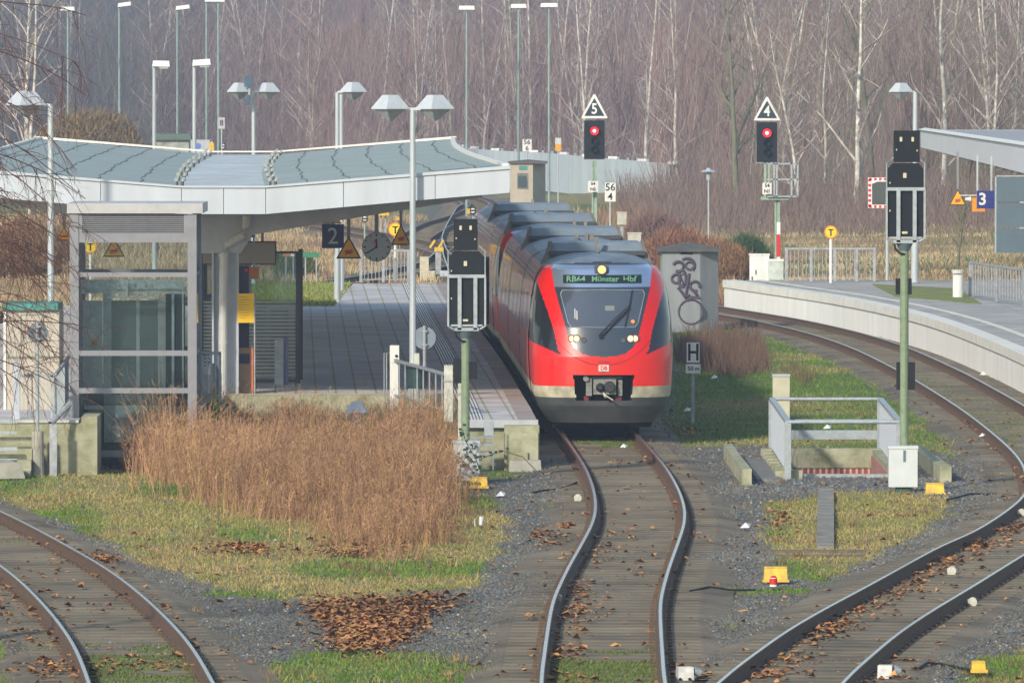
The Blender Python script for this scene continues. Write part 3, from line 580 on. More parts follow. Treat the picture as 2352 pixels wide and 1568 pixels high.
# ================= lamps =================
hood_m = mat('lamp_hood', (.56, .60, .64), .35, .15, .08, 6); diff_m = mat('lamp_diffuser', (.34, .37, .37), .35, 0, .15, 9); pole_m = mat('lamp_pole', (.50, .55, .58), .4, .3, .15, 6, streak=True)
def lamp(D, xpix, ytop, zb, sides, lab, a=.40, rot=R(40), pr=.07, grp=None):
    X = XX(xpix, D); ztop = ZY(ytop, D)-zb; t = thing('platform_lamp', lab, 'lamp post', (X, D, zb), 0, grp)
    b = MB(); b.cyl((0, 0, 0), (0, 0, ztop*.22), pr*1.3, n=14); b.cyl((0, 0, ztop*.22), (0, 0, ztop-.05), pr, pr*.8, n=14); b.cyl((0, 0, 0), (0, 0, .03), .16, n=12); b.build('pole', pole_m, t, smooth=False)
    for s in sides:
        cx_ = s*(a*1.42+.06); h = MB(); c_ = [(cx_+a*1.42*math.cos(rot+k*math.pi/2+.12), a*1.42*math.sin(rot+k*math.pi/2+.12)) for k in range(4)]
        vs = [(x_, y_, ztop-.01) for x_, y_ in c_]+[(cx_+(x_-cx_)*.42, y_*.42, ztop+.25) for x_, y_ in c_]+[(x_, y_, ztop-.035) for x_, y_ in c_]
        h.add(vs, [(0, 1, 5, 4), (1, 2, 6, 5), (2, 3, 7, 6), (3, 0, 4, 7), (4, 5, 6, 7), (8, 11, 10, 9), (0, 8, 9, 1), (1, 9, 10, 2), (2, 10, 11, 3), (3, 11, 8, 0)])
        h.prism([(0, ztop-.06), (s*.45, ztop-.035), (s*.45, ztop+.05), (0, ztop-.01)][::1 if s > 0 else -1], -.04, .04); hd = h.build('lamp_hood', hood_m, t)
        d_ = MB(); vs = [(cx_+(x_-cx_)*.82, y_*.82, ztop-.04) for x_, y_ in c_]+[(cx_+(x_-cx_)*.12, y_*.12, ztop-.27) for x_, y_ in c_]
        d_.add(vs, [(0, 4, 5, 1), (1, 5, 6, 2), (2, 6, 7, 3), (3, 7, 4, 0), (4, 7, 6, 5)]); d_.build('diffuser', diff_m, hd)
    return t
lamp(166.6, 948, 247, -.25, (-1, 1), 'double-headed lamp post in front of the butterfly roof', a=.275, rot=R(73))
lamp(165, 117, 238, PT, (-1,), 'single-headed speckled lamp post left of the glass lift', a=.30, rot=R(70))
lamp(238, 775, 209, PT, (1,), 'single-headed lamp post with its head above the far roof edge', a=.28, rot=R(76), pr=.075)
lamp(248, 784, 213, PT, (), 'slim second pole close behind a single-headed lamp', a=.36)
lamp(255, 583, 209, PT, (-1, 1), 'double-headed lamp post rising behind the roof valley', a=.27, rot=R(73), pr=.075)
lamp(259, 2101, 209, PT, (-1,), 'single-headed lamp post behind the upper right signal back', a=.27, rot=R(72), pr=.09)
t = thing('loudspeaker', 'dark blue loudspeaker unit on the double lamp behind the roof valley', 'loudspeaker', (XX(573, 254.7), 254.7, ZY(209, 255))); b = MB(); b.bb(-.15, .12, -.1, .1, .12, .45); b.bb(-.12, .02, -.1, .1, -.45, -.12); b.build('housing', mat('speaker_blue', (.05, .10, .16), .5), t)
b = MB(); b.bb(-.03, .03, -.02, .06, -.45, .45); b.build('bracket', galv, t)
def head_lamp(xp, yt, yb_, D, w_, lab, ty=0, grp=None, tilt=0., hang=0):
    X = XX(xp, D); zt = ZY(yt, D); zb = -.25; s_ = F/D; t = thing('street_lamp', lab, 'street lamp', (X, D, zb), 0, grp); b = MB(); H_ = zt-zb
    b.cyl((0, 0, 0), (0, 0, H_), .085 if ty else .07, .06 if ty else .05, n=10); b.build('pole', [galv, pole_m][ty] if not hang else mat('far_pole', (.26, .36, .34), .5, 0, .2, 3), t)
    L_ = w_/s_; b = MB(); x0 = -.1*L_ if ty or hang == 2 else -.5*L_
    b.box((x0+L_/2, 0, H_+.06), (L_, .35, .20), top=(.92, .6)); 
    if tilt: 
        for i, v_ in enumerate(b.v): b.v[i] = (v_[0], v_[1], v_[2]+(v_[0]-x0)*tilt)
    h_ = b.build('lamp_head', mat('lamp_head_white', (.72, .72, .68), .4, 0, .08, 6), t)
    if ty: b = MB(); b.box((x0+L_*.66, 0, H_-.07+L_*.66*tilt), (L_*.5, .3, .10), top=(1.05, 1)); b.build('lens', diff_m, h_)
head_lamp(355, 150, 0, 290, 40, 'white street lamp with a flat head beside a mossy trunk', 1, tilt=-.02)
head_lamp(447, 149, 0, 285, 42, 'taller white street lamp with an upturned head, right of the mossy trunk', 1, tilt=.07)
G7 = 'tall thin lamp posts in the yard before the wood'
for xp, yt, w_, D, hk, ti, lab in ((157, 23, 32, 440, 1, 0, 'leftmost tall thin lamp post with a flat white head'), (275, 15, 30, 445, 2, .13, 'tall thin lamp post, head tilted up, second from the left edge'), (408, 22, 32, 440, 2, .13, 'tall thin lamp post with a tilted head between two short white lamps'),
    (475, 3, 34, 450, 2, .03, 'tall thin lamp post cut by the top edge, left one of a pair'), (502, 3, 30, 470, 1, 0, 'tall thin lamp post cut by the top edge, right one of a pair'),
    (1072, 21, 37, 420, 1, 0, 'tall thin lamp post above the right end of the roof'), (1191, 17, 37, 425, 1, 0, 'tall thin lamp post rising behind the beige hut'), (1261, 15, 40, 425, 1, .01, 'tall thin lamp post just right of the beige hut')):
    head_lamp(xp, yt, 0, D, w_, lab, 0, G7, ti, hk)
# ================= the train =================
tred = mat('train_red', (.66, .006, .004), .33, 0, .06, 2, spec=.45, coat=.25); tside = mat('train_side_red', (.74, .055, .04), .36, 0, .3, 1.5, spec=.6, coat=.4, dirt=(.44, .12, .10), streak=True)
tcream = mat('train_cream', (.56, .52, .38), .45, 0, .3, 4); tskirt = mat('train_skirt', (.085, .09, .09), .5, 0, .35, 2)
troof = mat('train_roof', (.17, .22, .28), .5, .1, .25, 2.2, .05, 10); tbox = mat('roof_unit', (.17, .22, .27), .5, .1, .15, 3); tdark = mat('underframe', (.01, .01, .011), .8)
tmask = mat('cab_mask', (.03, .042, .058), .16, 0, .1, 3, spec=.8, coat=.4); tscreen = mat('windscreen_glass', (.055, .07, .095), .10, 0, .08, 3, spec=1., coat=.6)
tvis = mat('visor_glass', (.50, .62, .80), .22, .8, 0, 3, spec=1.); twin = mat('train_window', (.012, .014, .018), .1, 0, .1, 2, spec=.8); tdisp = mat('display_glass', (.008, .022, .02), .25, 0, 0)
tr_ = thing('passenger_train', 'red regional train with lit headlights standing at the left platform', 'train', (1.8, 168, -.17)); to = tuple(tr_.location)
cb = np.array(cB); ob = np.argsort(cb[:, 1]); cbx, cby = cb[ob, 0], cb[ob, 1]
def tpos(x, d, z, D0=167.6):
    D = D0+d*.999; X = float(np.interp(D, cby, cbx)); sl_ = (float(np.interp(D+1.5, cby, cbx))-float(np.interp(D-1.5, cby, cbx)))/3; n_ = math.hypot(1, sl_)
    return (X+.05+x/n_, D-x*sl_/n_, z)
WZ = [(.24, 1.08), (.5, 1.27), (.8, 1.385), (1.0, 1.41), (1.5, 1.44), (1.9, 1.445), (2.3, 1.43), (2.7, 1.385), (3.0, 1.33), (3.2, 1.26), (3.35, 1.16), (3.46, 1.0), (3.54, .8), (3.60, .5), (3.63, .02)]
def W(z): return float(np.interp(z, [a for a, _ in WZ], [b for _, b in WZ]))
def rake(z): return float(np.interp(z, [.24, .6, 1.0, 1.6, 2.2, 3.0, 3.35, 3.5, 3.58, 3.63], [.42, .12, .0, .02, .22, .62, .86, 1.08, 1.4, 2.4]))
def LN(z): return float(np.interp(z, [.24, .8, 1.6, 3.0, 3.63], [.75, .95, 1.15, 1.25, 1.1]))
NN = 2.35
def ndep(x, z):
    w_ = W(z); u = min(.999, abs(x)/w_); return rake(z)+LN(z)*(1-(1-u**NN)**(1/NN))
INN = [(0, 1.59), (.26, 1.605), (.44, 1.66), (.55, 1.73), (.64, 1.84), (.735, 2.08), (.86, 2.53), (.965, 2.93), (1.0, 3.15), (1.03, 3.36), (.95, 3.45), (0, 3.5)]
OUT = [(0, 1.3), (.5, 1.42), (.84, 1.62), (.92, 1.72), (1.0, 2.11), (1.115, 2.49), (1.235, 2.84), (1.32, 3.08), (1.22, 3.3), (1.12, 3.45), (0, 3.6)]
def inp(x, z, P):
    c = False; n_ = len(P)
    for i in range(n_):
        x0, y0 = P[i]; x1, y1 = P[(i+1) % n_]
        if (y0 > z) != (y1 > z) and x < (x1-x0)*(z-y0)/(y1-y0)+x0: c = not c
    return c
def region(x, z, t):
    ax = abs(x)
    if ax < .62-.12*(1.235-z) and .70 < z < 1.235: return 'hole'
    if inp(ax, z, INN): return 'screen' if inp(ax, z, [(0, 2.17), (.64, 2.17), (.71, 2.25), (.86, 2.86), (.82, 2.945), (0, 2.96)]) else ('visor' if 3.0 < z < 3.43 and ax < 1.04 else 'mask')
    if z > 3.42: return 'roof'
    if inp(ax, z, OUT): return 'red'
    if z > 1.64+(ax-.88)*.42 and z < 3.08: return 'window'
    if z > .995: return 'red'
    return 'cream' if z > .765 else 'skirt'
NM = {'red': ('nose_shell', tred), 'mask': ('front_mask', tmask), 'screen': ('windscreen', tscreen), 'visor': ('destination_visor', tvis), 'roof': ('nose_roof', troof), 'window': ('cab_side_window', twin), 'cream': ('cream_band', tcream), 'skirt': ('front_skirt', tskirt)}
def nose(d0, dr, res, redm=None):
    zs = list(np.arange(.24, 3.46, res))+[3.46, 3.48, 3.5, 3.52, 3.54, 3.56, 3.58, 3.6, 3.615, 3.63]; nc = int(3.2/res); ts = [(-1+2*i/nc) for i in range(nc+1)]
    P = []; XZ = []
    for z in zs:
        w_ = W(z); row = []; rx = []
        for u in [-1.0]+ts+[1.0]:
            x = w_*math.sin(u*math.pi/2); k = abs(math.sin(u*math.pi/2)); d = rake(z)+LN(z)*(1-max(0, 1-k**NN)**(1/NN)); row.append((x, d)); rx.append(x)
        row[0] = (-w_, 3.6); row[-1] = (w_, 3.6); P.append(row); XZ.append(rx)
    m_ = len(P[0]); groups = {}
    for i in range(len(zs)-1):
        for j in range(m_-1):
            x_ = (XZ[i][j]+XZ[i][j+1]+XZ[i+1][j]+XZ[i+1][j+1])/4; z_ = (zs[i]+zs[i+1])/2
            r_ = region(x_, z_, 0)
            if j in (0, m_-2) and r_ == 'window' : r_ = 'window'
            if r_ == 'hole' : continue
            groups.setdefault(r_, []).append((i, j))
    for r_, cells in groups.items():
        b = MB(); idx = {}
        def vid(i, j):
            if (i, j) not in idx:
                x, d = P[i][j]; idx[(i, j)] = len(b.v); b.v.append(tpos(x*dr, d0+dr*d, zs[i]))
            return idx[(i, j)]
        for i, j in cells: b.f.append((vid(i, j), vid(i, j+1), vid(i+1, j+1), vid(i+1, j)))
        b.m = [0]*len(b.f); nm, mt = NM[r_]; b.build(nm, mt, tr_, to, smooth=True)
nose(0, 1, .021)
UL = 34.4
nose(UL, -1, .08); nose(UL+.5, 1, .08)
# coaches swept along the curve
ZR = [.24, .5, .765, .995, 1.5, 1.86, 1.95, 2.75, 2.9, 3.02, 3.05, 3.09, 3.12, 3.16, 3.19, 3.23, 3.26, 3.30, 3.36, 3.46, 3.54, 3.60, 3.63]
ribz = [(3.02, 3.06), (3.11, 3.15), (3.20, 3.24), (3.29, 3.33)]
ribm = mat('pale_rib', (.70, .66, .64), .4)
def coach(d0, d1, ndoor):
    ds = sorted(set(list(np.arange(d0, d1, .6))+[d1])); PP = {q: {'coach_body': (MB(), tside), 'coach_roof': (MB(), troof), 'window_band': (MB(), twin), 'cream_band': (MB(), tcream), 'side_skirt': (MB(), tskirt)} for q in (-1, 1)}
    for i in range(len(ds)-1):
        for k in range(len(ZR)-1):
            for s in (-1, 1):
                z0, z1 = ZR[k], ZR[k+1]; zc = (z0+z1)/2; parts = PP[s]; key = 'side_skirt' if zc < .765 else 'cream_band' if zc < .995 else 'coach_body'
                if 1.95 < zc < 2.75: key = 'window_band' if (i % 6) in (1, 2) else 'coach_body'
                if zc > 3.36: key = 'coach_roof'
                vs = [tpos(s*W(z)*1.012, ds[i+q], z) for q, z in ((0, z0), (1, z0), (1, z1), (0, z1))]
                parts[key][0].add(vs, [(0, 1, 2, 3) if s > 0 else (0, 3, 2, 1)])
    for q in PP:
        for nm, (b, mt) in PP[q].items(): b.build(nm, mt, tr_, to, smooth=(nm == 'coach_roof'))
    b = MB()
    for z0, z1 in ribz:
        for s in (-1, 1):
            zc = (z0+z1)/2; vs = []; fs = []
            for i, d in enumerate(ds): vs += [tpos(s*(W(z0)*1.012+.016), d, z0), tpos(s*(W(z1)*1.012+.016), d, z1-.004)]
            b.add(vs, [(2*i, 2*i+2, 2*i+3, 2*i+1) for i in range(len(ds)-1)])
    b.build('pale_ribs', ribm, tr_, to)
    b = MB()                                          # door edges and panel joints down the flank
    for q in range(ndoor):
        dq = d0+(d1-d0)*(q+.5)/ndoor
        for e in (-.75, 0, .75):
            for s in (-1, 1):
                vs = [];
                for z in ZR[2:18]: vs += [tpos(s*(W(z)*1.012+.012), dq+e-.02, z), tpos(s*(W(z)*1.012+.012), dq+e+.02, z)]
                b.add(vs, [(2*i, 2*i+1, 2*i+3, 2*i+2) for i in range(len(ZR[2:18])-1)])
    b.build('door_joints', tdark, tr_, to)
    b = MB(); b_ = [tpos(-.9, d0+.5, .05), tpos(.9, d0+.5, .05)]
for u0 in (0, UL+.5):
    coach(u0+3.4, u0+11.6, 2); coach(u0+12.0, u0+22.4, 3); coach(u0+22.8, u0+UL-3.4, 2)
    for g0 in (11.55, 22.35):
        b = MB(); vs = []
        zz_ = [.5, 1, 1.9, 2.7, 3.2, 3.4, 3.5]
        for q in (g0, g0+.5):
            for s in (-1, 1):
                for z in zz_: vs.append(tpos(s*(W(z)*.93), u0+q, z))
        n_ = len(zz_); b.add(vs, [(k, k+1, 2*n_+k+1, 2*n_+k) for k in range(n_-1)]+[(n_+k, n_+k+1, 3*n_+k+1, 3*n_+k) for k in range(n_-1)]+[(n_-1, 2*n_-1, 4*n_-1, 3*n_-1)]); b.build('gangway_bellows', mat('bellows', (.03, .03, .035), .9), tr_, to)
    for q in (2.6, 5.2, 11.5, 14.3, 20, 22.8, 29, 31.6):   # wheelsets
        b = MB()
        for s in (-.75, .75): b.cyl(tpos(s-.06, u0+q, .25), tpos(s+.06, u0+q, .25), .42, n=20)
        b.cyl(tpos(-.75, u0+q, .25), tpos(.75, u0+q, .25), .08, n=8); b.build('wheelset', tdark, tr_, to)
b = MB(); 
for d0_, d1_ in ((1.2, UL-1.2), (UL+1.7, 2*UL-1)):
    pts = [tpos(0, d, 0)[:2] for d in np.arange(d0_, d1_, 2.)]; b.sweep(pts, [(-1.0, .12), (1.0, .12), (1.15, .5), (-1.15, .5)])
b.build('underframe', tdark, tr_, to)
# roof units
def rbox(d, w_, L_, h, z0=3.60, flaps=True, sl_=.35):
    b = MB(); A = []
    for (dx, dd, zz_) in ((-w_/2, 0, z0-.25), (w_/2, 0, z0-.25), (w_/2, L_, z0-.25), (-w_/2, L_, z0-.25), (-w_/2*.93, sl_, z0+h), (w_/2*.93, sl_, z0+h), (w_/2*.93, L_-.2, z0+h), (-w_/2*.93, L_-.2, z0+h)): A.append(tpos(dx, d+dd, zz_))
    b.add(A, [(4, 5, 6, 7), (0, 1, 5, 4), (1, 2, 6, 5), (2, 3, 7, 6), (3, 0, 4, 7)]); u = b.build('roof_unit', tbox, tr_, to)
    b = MB(); b.add([tpos(a_, d+e, z_) for a_, e, z_ in ((-w_/2, -.02, z0-.05), (w_/2, -.02, z0-.05), (w_/2, .0, z0+.03), (-w_/2, .0, z0+.03), (-w_/2, .3, z0+.035), (w_/2, .3, z0+.035))], [(0, 1, 2, 3), (3, 2, 5, 4)])
    b.build('unit_lip', mat('lip_dark', (.03, .035, .04), .6), tr_, to)
    if flaps:
        for s in (-1, 1):
            b = MB(); x0, x1 = s*(w_/2+.03), s*(w_/2+.26); pts = [(x0-s*.02, 0, z0-.22), (x0+s*.14, 0, z0-.28), (x0-s*.08, .0, z0+h+.04), (x0-s*.12, 0, z0+h+.04)]
            A = [tpos(px_, d+.1, pz_) for px_, _, pz_ in pts]+[tpos(px_, d+.5, pz_) for px_, _, pz_ in pts]
            b.add(A, [(0, 1, 2, 3), (7, 6, 5, 4), (0, 4, 5, 1), (1, 5, 6, 2), (2, 6, 7, 3), (3, 7, 4, 0)]); b.build('side_baffle', mat('baffle', (.15, .15, .14), .6, 0, .2, 4), tr_, to)
for d, w_, L_, h in ((4.6, 2.02, 3.0, .20), (20.2, 2.1, 3.5, .20), (36.8, 2.1, 3.5, .20), (52.5, 2.1, 3.5, .20)): rbox(d, w_, L_, h)
b = MB()
for d, x in ((4.55, .0), (7.7, -.12), (7.9, -.33), (23.5, .35), (23.7, .1), (39, -.1), (53, .0)): b = MB(); p = tpos(x, d, 3.88); b.bb(p[0]-.035, p[0]+.035, p[1]-.05, p[1]+.05, 3.6, 3.93); b.build('roof_fitting', mat('fitting_grey', (.20, .20, .19), .6, 0, .3, 6), tr_, to)
b = MB(); p = tpos(-.12, 7.8, 0); b.bb(p[0]-.02, p[0]+.16, p[1]-.1, p[1]+.1, 3.8, 3.93)
b.build('roof_fitting', mat('fitting_grey', (.20, .20, .19), .6, 0, .3, 6), tr_, to)
# nose details; the local frame follows the shell
def on(x, z, out=.012): return tpos(x, ndep(x, z)-out, z)
def patch(name, P, m, out=.012, nx_=10, par=None):          # quad (x0,z0,x1,z1) hugging the shell
    x0, z0, x1, z1 = P; b = MB(); vs = [on(x0+(x1-x0)*i/nx_, z, out) for z in (z0, (z0+z1)/2, z1) for i in range(nx_+1)]
    b.add(vs, [(r*(nx_+1)+i, r*(nx_+1)+i+1, (r+1)*(nx_+1)+i+1, (r+1)*(nx_+1)+i) for r in (0, 1) for i in range(nx_)]); return b.build(name, m, par or tr_, to)
patch('destination_display', (-.80, 3.07, .80, 3.235), tdisp)
lcd = mat('display_letters', (.08, .2, .12), .5, 0, 0, emit=(.30, .62, .42), estr=.18)
p = on(0, 3.15, .03); 
for word, xx in (('RB64', -.545), ('Münster', .05), ('Hbf', .55)):
    q = on(xx, 3.15, .035); text('destination_text', word, .165, (q[0], q[1], 3.15), lcd, tr_, to, sx=1.12 if word != 'Münster' else 1.0, bold=.003, rz=-math.copysign(abs(xx)*.35, xx)*-1)
patch('top_lamp_housing', (-.16, 3.27, .13, 3.42), mat('lamp_housing', (.06, .075, .10), .3, 0, 0))
warm = mat('warm_lamp', (.6, .4, .2), .3, 0, 0, emit=(1, .42, .12), estr=.8); warmc = mat('warm_lamp_core', (1, .9, .7), .3, 0, 0, emit=(1, .82, .48), estr=2.6)
def lampd(name, x, z, r_, m, rim=None, out=.02):
    c = on(x, z, out); b = MB(); b.cyl((c[0], c[1]-.01, c[2]), (c[0], c[1]+.06, c[2]), r_, n=18, m=0); b.cyl((c[0], c[1]-.005, c[2]), (c[0], c[1]+.06, c[2]), r_*1.3, n=18, m=1); return b.build(name, [m, rim or tmask], tr_, to)
lampd('headlight', -.015, 3.345, .085, warm, out=.10)
for s in (-1, 1):
    for q in (.55, .64): h_ = lampd('headlight', s*q, 1.96, .064, warm); c = on(s*q, 1.96, .04); b = MB(); b.disc((c[0], c[1], c[2]), .038, .01, 14); b.build('lamp_core', warmc, h_).location = (-0., 0, 0); h_.children[0].data.transform(Matrix.Translation(-Vector(to)))
    lampd('headlight', s*.40, 1.93, .045, mat('unlit_lens', (.10, .11, .12), .15))
# windscreen frame line, wiper, label, dot
b = MB(); fr = [(-.64, 2.19), (-.71, 2.27), (-.855, 2.85), (-.82, 2.925), (0, 2.935), (.82, 2.925), (.855, 2.85), (.71, 2.27), (.64, 2.19), (0, 2.18), (-.64, 2.19)]
pts = []
for i in range(len(fr)-1):
    for k in range(8): x_ = fr[i][0]+(fr[i+1][0]-fr[i][0])*k/8; z_ = fr[i][1]+(fr[i+1][1]-fr[i][1])*k/8; pts.append(on(x_, z_, .006))
b.tube(pts+[pts[0]], .011, 4); b.build('windscreen_seal', mat('seal_grey', (.22, .25, .29), .4), tr_, to)
b = MB(); b.tube([on(-.02, 2.02, .05), on(.25, 2.30, .07), on(.545, 2.58, .07)], .016, 5); b.tube([on(-.06, 2.06, .05), on(.2, 2.34, .07), on(.53, 2.62, .07)], .010, 5); b.tube([on(.60, 2.93, .03), on(.54, 2.62, .04), on(.44, 2.20, .03)], .012, 5)
c = on(-.05, 2.02, .03); b.cyl((c[0], c[1]-.05, c[2]), (c[0], c[1]+.05, c[2]), .05, n=10); b.build('windscreen_wiper', blackm, tr_, to)
patch('windscreen_label', (.04, 2.52, .23, 2.62), mat('faint_label', (.17, .18, .18), .5, 0, 0), .008); patch('windscreen_mark', (-.58, 2.36, -.565, 2.56), ribm, .008, 2); patch('windscreen_mark', (-.54, 2.34, -.525, 2.52), ribm, .008, 2)
c = on(.60, 2.30, .012); b = MB(); b.disc(c, .04, .012, 18); b.build('orange_disc', mat('orange_disc', (.75, .25, .03), .4, 0, 0, emit=(.8, .25, .02), estr=.25), tr_, to)
# emblem
q = on(0, 1.365, .02); b = MB(); b.bb(q[0]-.105, q[0]+.105, q[1]-.006, q[1]+.004, 1.30, 1.43, 0); b.build('emblem_plate', white, tr_, to)
b = MB(); b.bb(q[0]-.09, q[0]+.09, q[1]-.010, q[1]-.007, 1.314, 1.416); b.build('emblem_field', tred, tr_, to); b = MB(); b.bb(q[0]-.083, q[0]+.083, q[1]-.014, q[1]-.011, 1.320, 1.410); b.build('emblem_white', white, tr_, to)
text('emblem_letters', 'DB', .105, (q[0], q[1]-.018, 1.365), redp, tr_, to, bold=.004)
q = on(0, 1.49, .016); text('running_number', '643 068', .07, (q[0], q[1], 1.49), mat('faint_number', (.30, .04, .04), .5, 0, 0), tr_, to)
b = MB(); pts = [on(x_/20, 1.43+.55*(abs(x_/20)/1.0)**2.3, .004) for x_ in range(-19, 20)]; b.tube(pts, .006, 4); b.build('panel_joint', mat('joint_red', (.2, .01, .01), .5), tr_, to)
# coupler recess
b = MB(); A = lambda x, z, d: tpos(x, d, z)
rim = [(-.62, 1.235), (.62, 1.235), (.555, .70), (-.555, .70)]
vs = [A(x, z, ndep(x, z)) for x, z in rim]+[A(x*.96, z, .95) for x, z in rim]; b.add(vs, [(0, 1, 5, 4), (1, 2, 6, 5), (2, 3, 7, 6), (3, 0, 4, 7), (4, 5, 6, 7)]); b.build('coupler_recess', tdark, tr_, to)
c0 = tpos(0, 0, 0); cg = mat('coupler_grey', (.10, .105, .10), .6, .1, .4, 14); cl = mat('coupler_light', (.22, .23, .21), .6, .1, .3, 14)
b = MB(); cx0, cy0 = c0[0], c0[1]
b.bb(cx0-.21, cx0+.25, cy0+.10, cy0+.5, .83, 1.14); b.bb(cx0-.36, cx0-.24, cy0+.16, cy0+.5, .80, 1.16); b.bb(cx0+.29, cx0+.38, cy0+.2, cy0+.5, .80, 1.12); b.bb(cx0-.36, cx0+.38, cy0+.3, cy0+.5, 1.14, 1.18)
b.cyl((cx0-.36, cy0+.1, 1.15), (cx0-.36, cy0+.3, 1.15), .06, n=12); b.build('coupler_head', cl, tr_, to)
b = MB(); b.cyl((cx0+.12, cy0+.0, .985), (cx0+.12, cy0+.12, .985), .10, .12, n=18); b.cyl((cx0-.07, cy0-.06, .97), (cx0-.07, cy0+.12, .97), .04, .10, n=14); b.build('coupler_cone', mat('coupler_black', (.02, .02, .022), .6), tr_, to)
b = MB(); b.tube([(cx0+.0, cy0+.0, .86), (cx0+.06, cy0-.1, .80), (cx0+.19, cy0-.12, .72)], .014, 6); b.tube([(cx0+.0, cy0+.02, .86), (cx0+.03, cy0-.1, .78)], .022, 6); b.build('coupler_lever', mat('lever_pale', (.5, .48, .4), .5), tr_, to)
b = MB(); b.bb(cx0-.40, cx0-.30, cy0+.25, cy0+.5, .70, .79); b.bb(cx0+.24, cx0+.36, cy0+.25, cy0+.5, .70, .79); b.build('air_hose_cock', mat('maroon', (.16, .01, .02), .5), tr_, to)
# ================= near signals (seen from behind) =================
def near_signal(D, xm, yt, ys_, yb_, ymast, lab, w1, w2, side=None, boxes=()):
    X = XX(xm, D); zb = -.22; t = thing('signal_mast', lab, 'railway signal', (X, D, zb)); s = F/D
    z = lambda y: ZY(y, D)-zb; u = lambda x: XX(x, D)-X
    b = MB(); b.cyl((0, .02, 0), (0, .02, z(yb_+12)), .078, n=14); b.cyl((0, .02, 0), (0, .02, .12), .16, n=12); b.build('mast', greenp, t)
    b = MB(); b.bb(w1[0]/s, w1[1]/s, -.1, .12, z(ys_)+.02, z(yt)); b.build('upper_lamp_box', black, t)
    b = MB(); a0, a1 = w2[0]/s, w2[1]/s; zt, zl = z(ys_), z(yb_)
    b.prism([(a0, zl), (a1, zl), (a1, zt-.10), (a1-.09, zt), (a0+.09, zt), (a0, zt-.10)], -.08, .14); mb_ = b.build('main_lamp_box', black, t)
    b = MB()
    for xx, zz in ((w1[0]+16, yt+20), (w1[1]-16, yt+20)): b.bb(xx/s-.022, xx/s+.022, -.115, -.1, z(zz)-.04, z(zz)+.04); 
    b.bb(-.03, .03, -.1, -.08, z(ys_+28)-.045, z(ys_+28)+.045); b.bb(-.05, .05, -.1, -.08, z(yb_-10)-.02, z(yb_-10)+.02)
    for xx, zz in ((w1[0]+6, yt+44), (w1[1]-6, yt+46), (w2[0]+5, ys_+45), (w2[0]+5, yb_-60)): b.bb(xx/s-.01, xx/s+.01, -.115, -.08, z(zz)-.015, z(zz)+.015)
    b.build('cable_gland', mat('gland_brass', (.60, .56, .40), .4, .3, .1, 9), mb_)
    b = MB(); zf = z(ys_+57 if side else ys_+59); zg = z(yb_+4); zh = z(yb_+12); r = .018
    b.bb(a0-.03, a1+.03, -.14, -.09, zf-.03, zf+.03)
    for xx in (a0-.02, a1+.02): b.bb(xx-.018, xx+.018, -.13, -.09, zg, zf)
    for xx in (a0+.25*(a1-a0)+.03, a0+.75*(a1-a0)): b.bb(xx-.035, xx+.035, -.15, -.10, zh, zf+.0)
    b.bb(a0+.10, a1-.10, -.15, -.05, zh-.02, zh+.04); b.bb(a0+.03, a1-.03, -.12, -.07, zg+.0, zg+.035)
    b.tube([(a0-.02, -.1, zg), (a0+.1, -.1, zh)], .018, 6); b.tube([(a1+.02, -.1, zg), (a1-.1, -.1, zh)], .018, 6)
    b.tube([(a0-.02, -.1, zf), (a0-.02, -.1, zt+.0), (a0+.1, -.06, zt+.10), (a1-.1, -.06, zt+.1), (a1+.02, -.1, zt), (a1+.02, -.1, zf)], .013, 6)
    b.build('mounting_frame', galv, t)
    b = MB(); b.cyl((0, .02, zh-.16), (0, .02, zh-.02), .08, .16, n=12); b.build('mast_head', bluegrey, t)
    b = MB(); b.tube([(-.19, -.1, zh), (-.17, -.12, zh-.12), (-.08, -.1, zh-.2), (.0, -.05, zh-.22)], .02, 7); b.build('cable_loop', blackm, t)
    if side: b = MB(); b.bb(u(side[0]), u(side[1]), .08, .3, z(side[3]), z(side[2])); b.bb(u(side[0])+.03, u(side[1])-.02, .06, .08, z(side[2]+8), z(side[2]+2)); b.build('side_lamp_box', black, t)
    for bx in boxes: b = MB(); b.prism([(u(bx[0]), z(bx[3])), (u(bx[1]), z(bx[3])), (u(bx[1]), z(bx[2])), (u(bx[0]), z(bx[2]))], .0, .24); b.build('lower_lamp_box', blackm, t)
    return t
near_signal(153, 1069, 503, 577, 745, 0, 'rear of black signal on green mast beside platform railing, left of the train', (-27, 28), (-37, 43), (1108, 1124, 590, 745), ((1041, 1065, 824, 880), (1078, 1096, 832, 870)))
near_signal(149.5, 2077, 300, 375, 544, 0, 'rear of black signal on green mast above the right grey cabinet', (-25, 34), (-39, 43), None, ((2060, 2102, 832, 895), (2058, 2094, 640, 676)))
def cabinet(x0, x1, y0, y1, D, lab, m, slot=False, foot=True, legs=True):
    zb = ZY(y1, D); X = (XX(x0, D)+XX(x1, D))/2; t = thing('switch_cabinet', lab, 'cabinet', (X, D, zb)); w_ = XX(x1, D)-XX(x0, D); h = ZY(y0, D)-zb
    b = MB(); b.bb(-w_/2, w_/2, 0, .32, 0, h-.04); b.build('housing', m, t)
    b = MB(); b.bb(-w_/2-.012, w_/2+.012, -.015, .34, h-.05, h); b.build('lid', m, t)
    b = MB(); b.bb(-.012 if not slot else .0, .045 if slot else .02, -.012, 0, h*.62, h*.90 if slot else h*.86); b.build('handle', bluegrey, t)
    if legs: b = MB(); b.bb(-.13, .13, .08, .25, -.3-(zb-0)*0, 0); b.build('foot', mat('green_foot', (.02, .09, .05), .6), t)
    return t
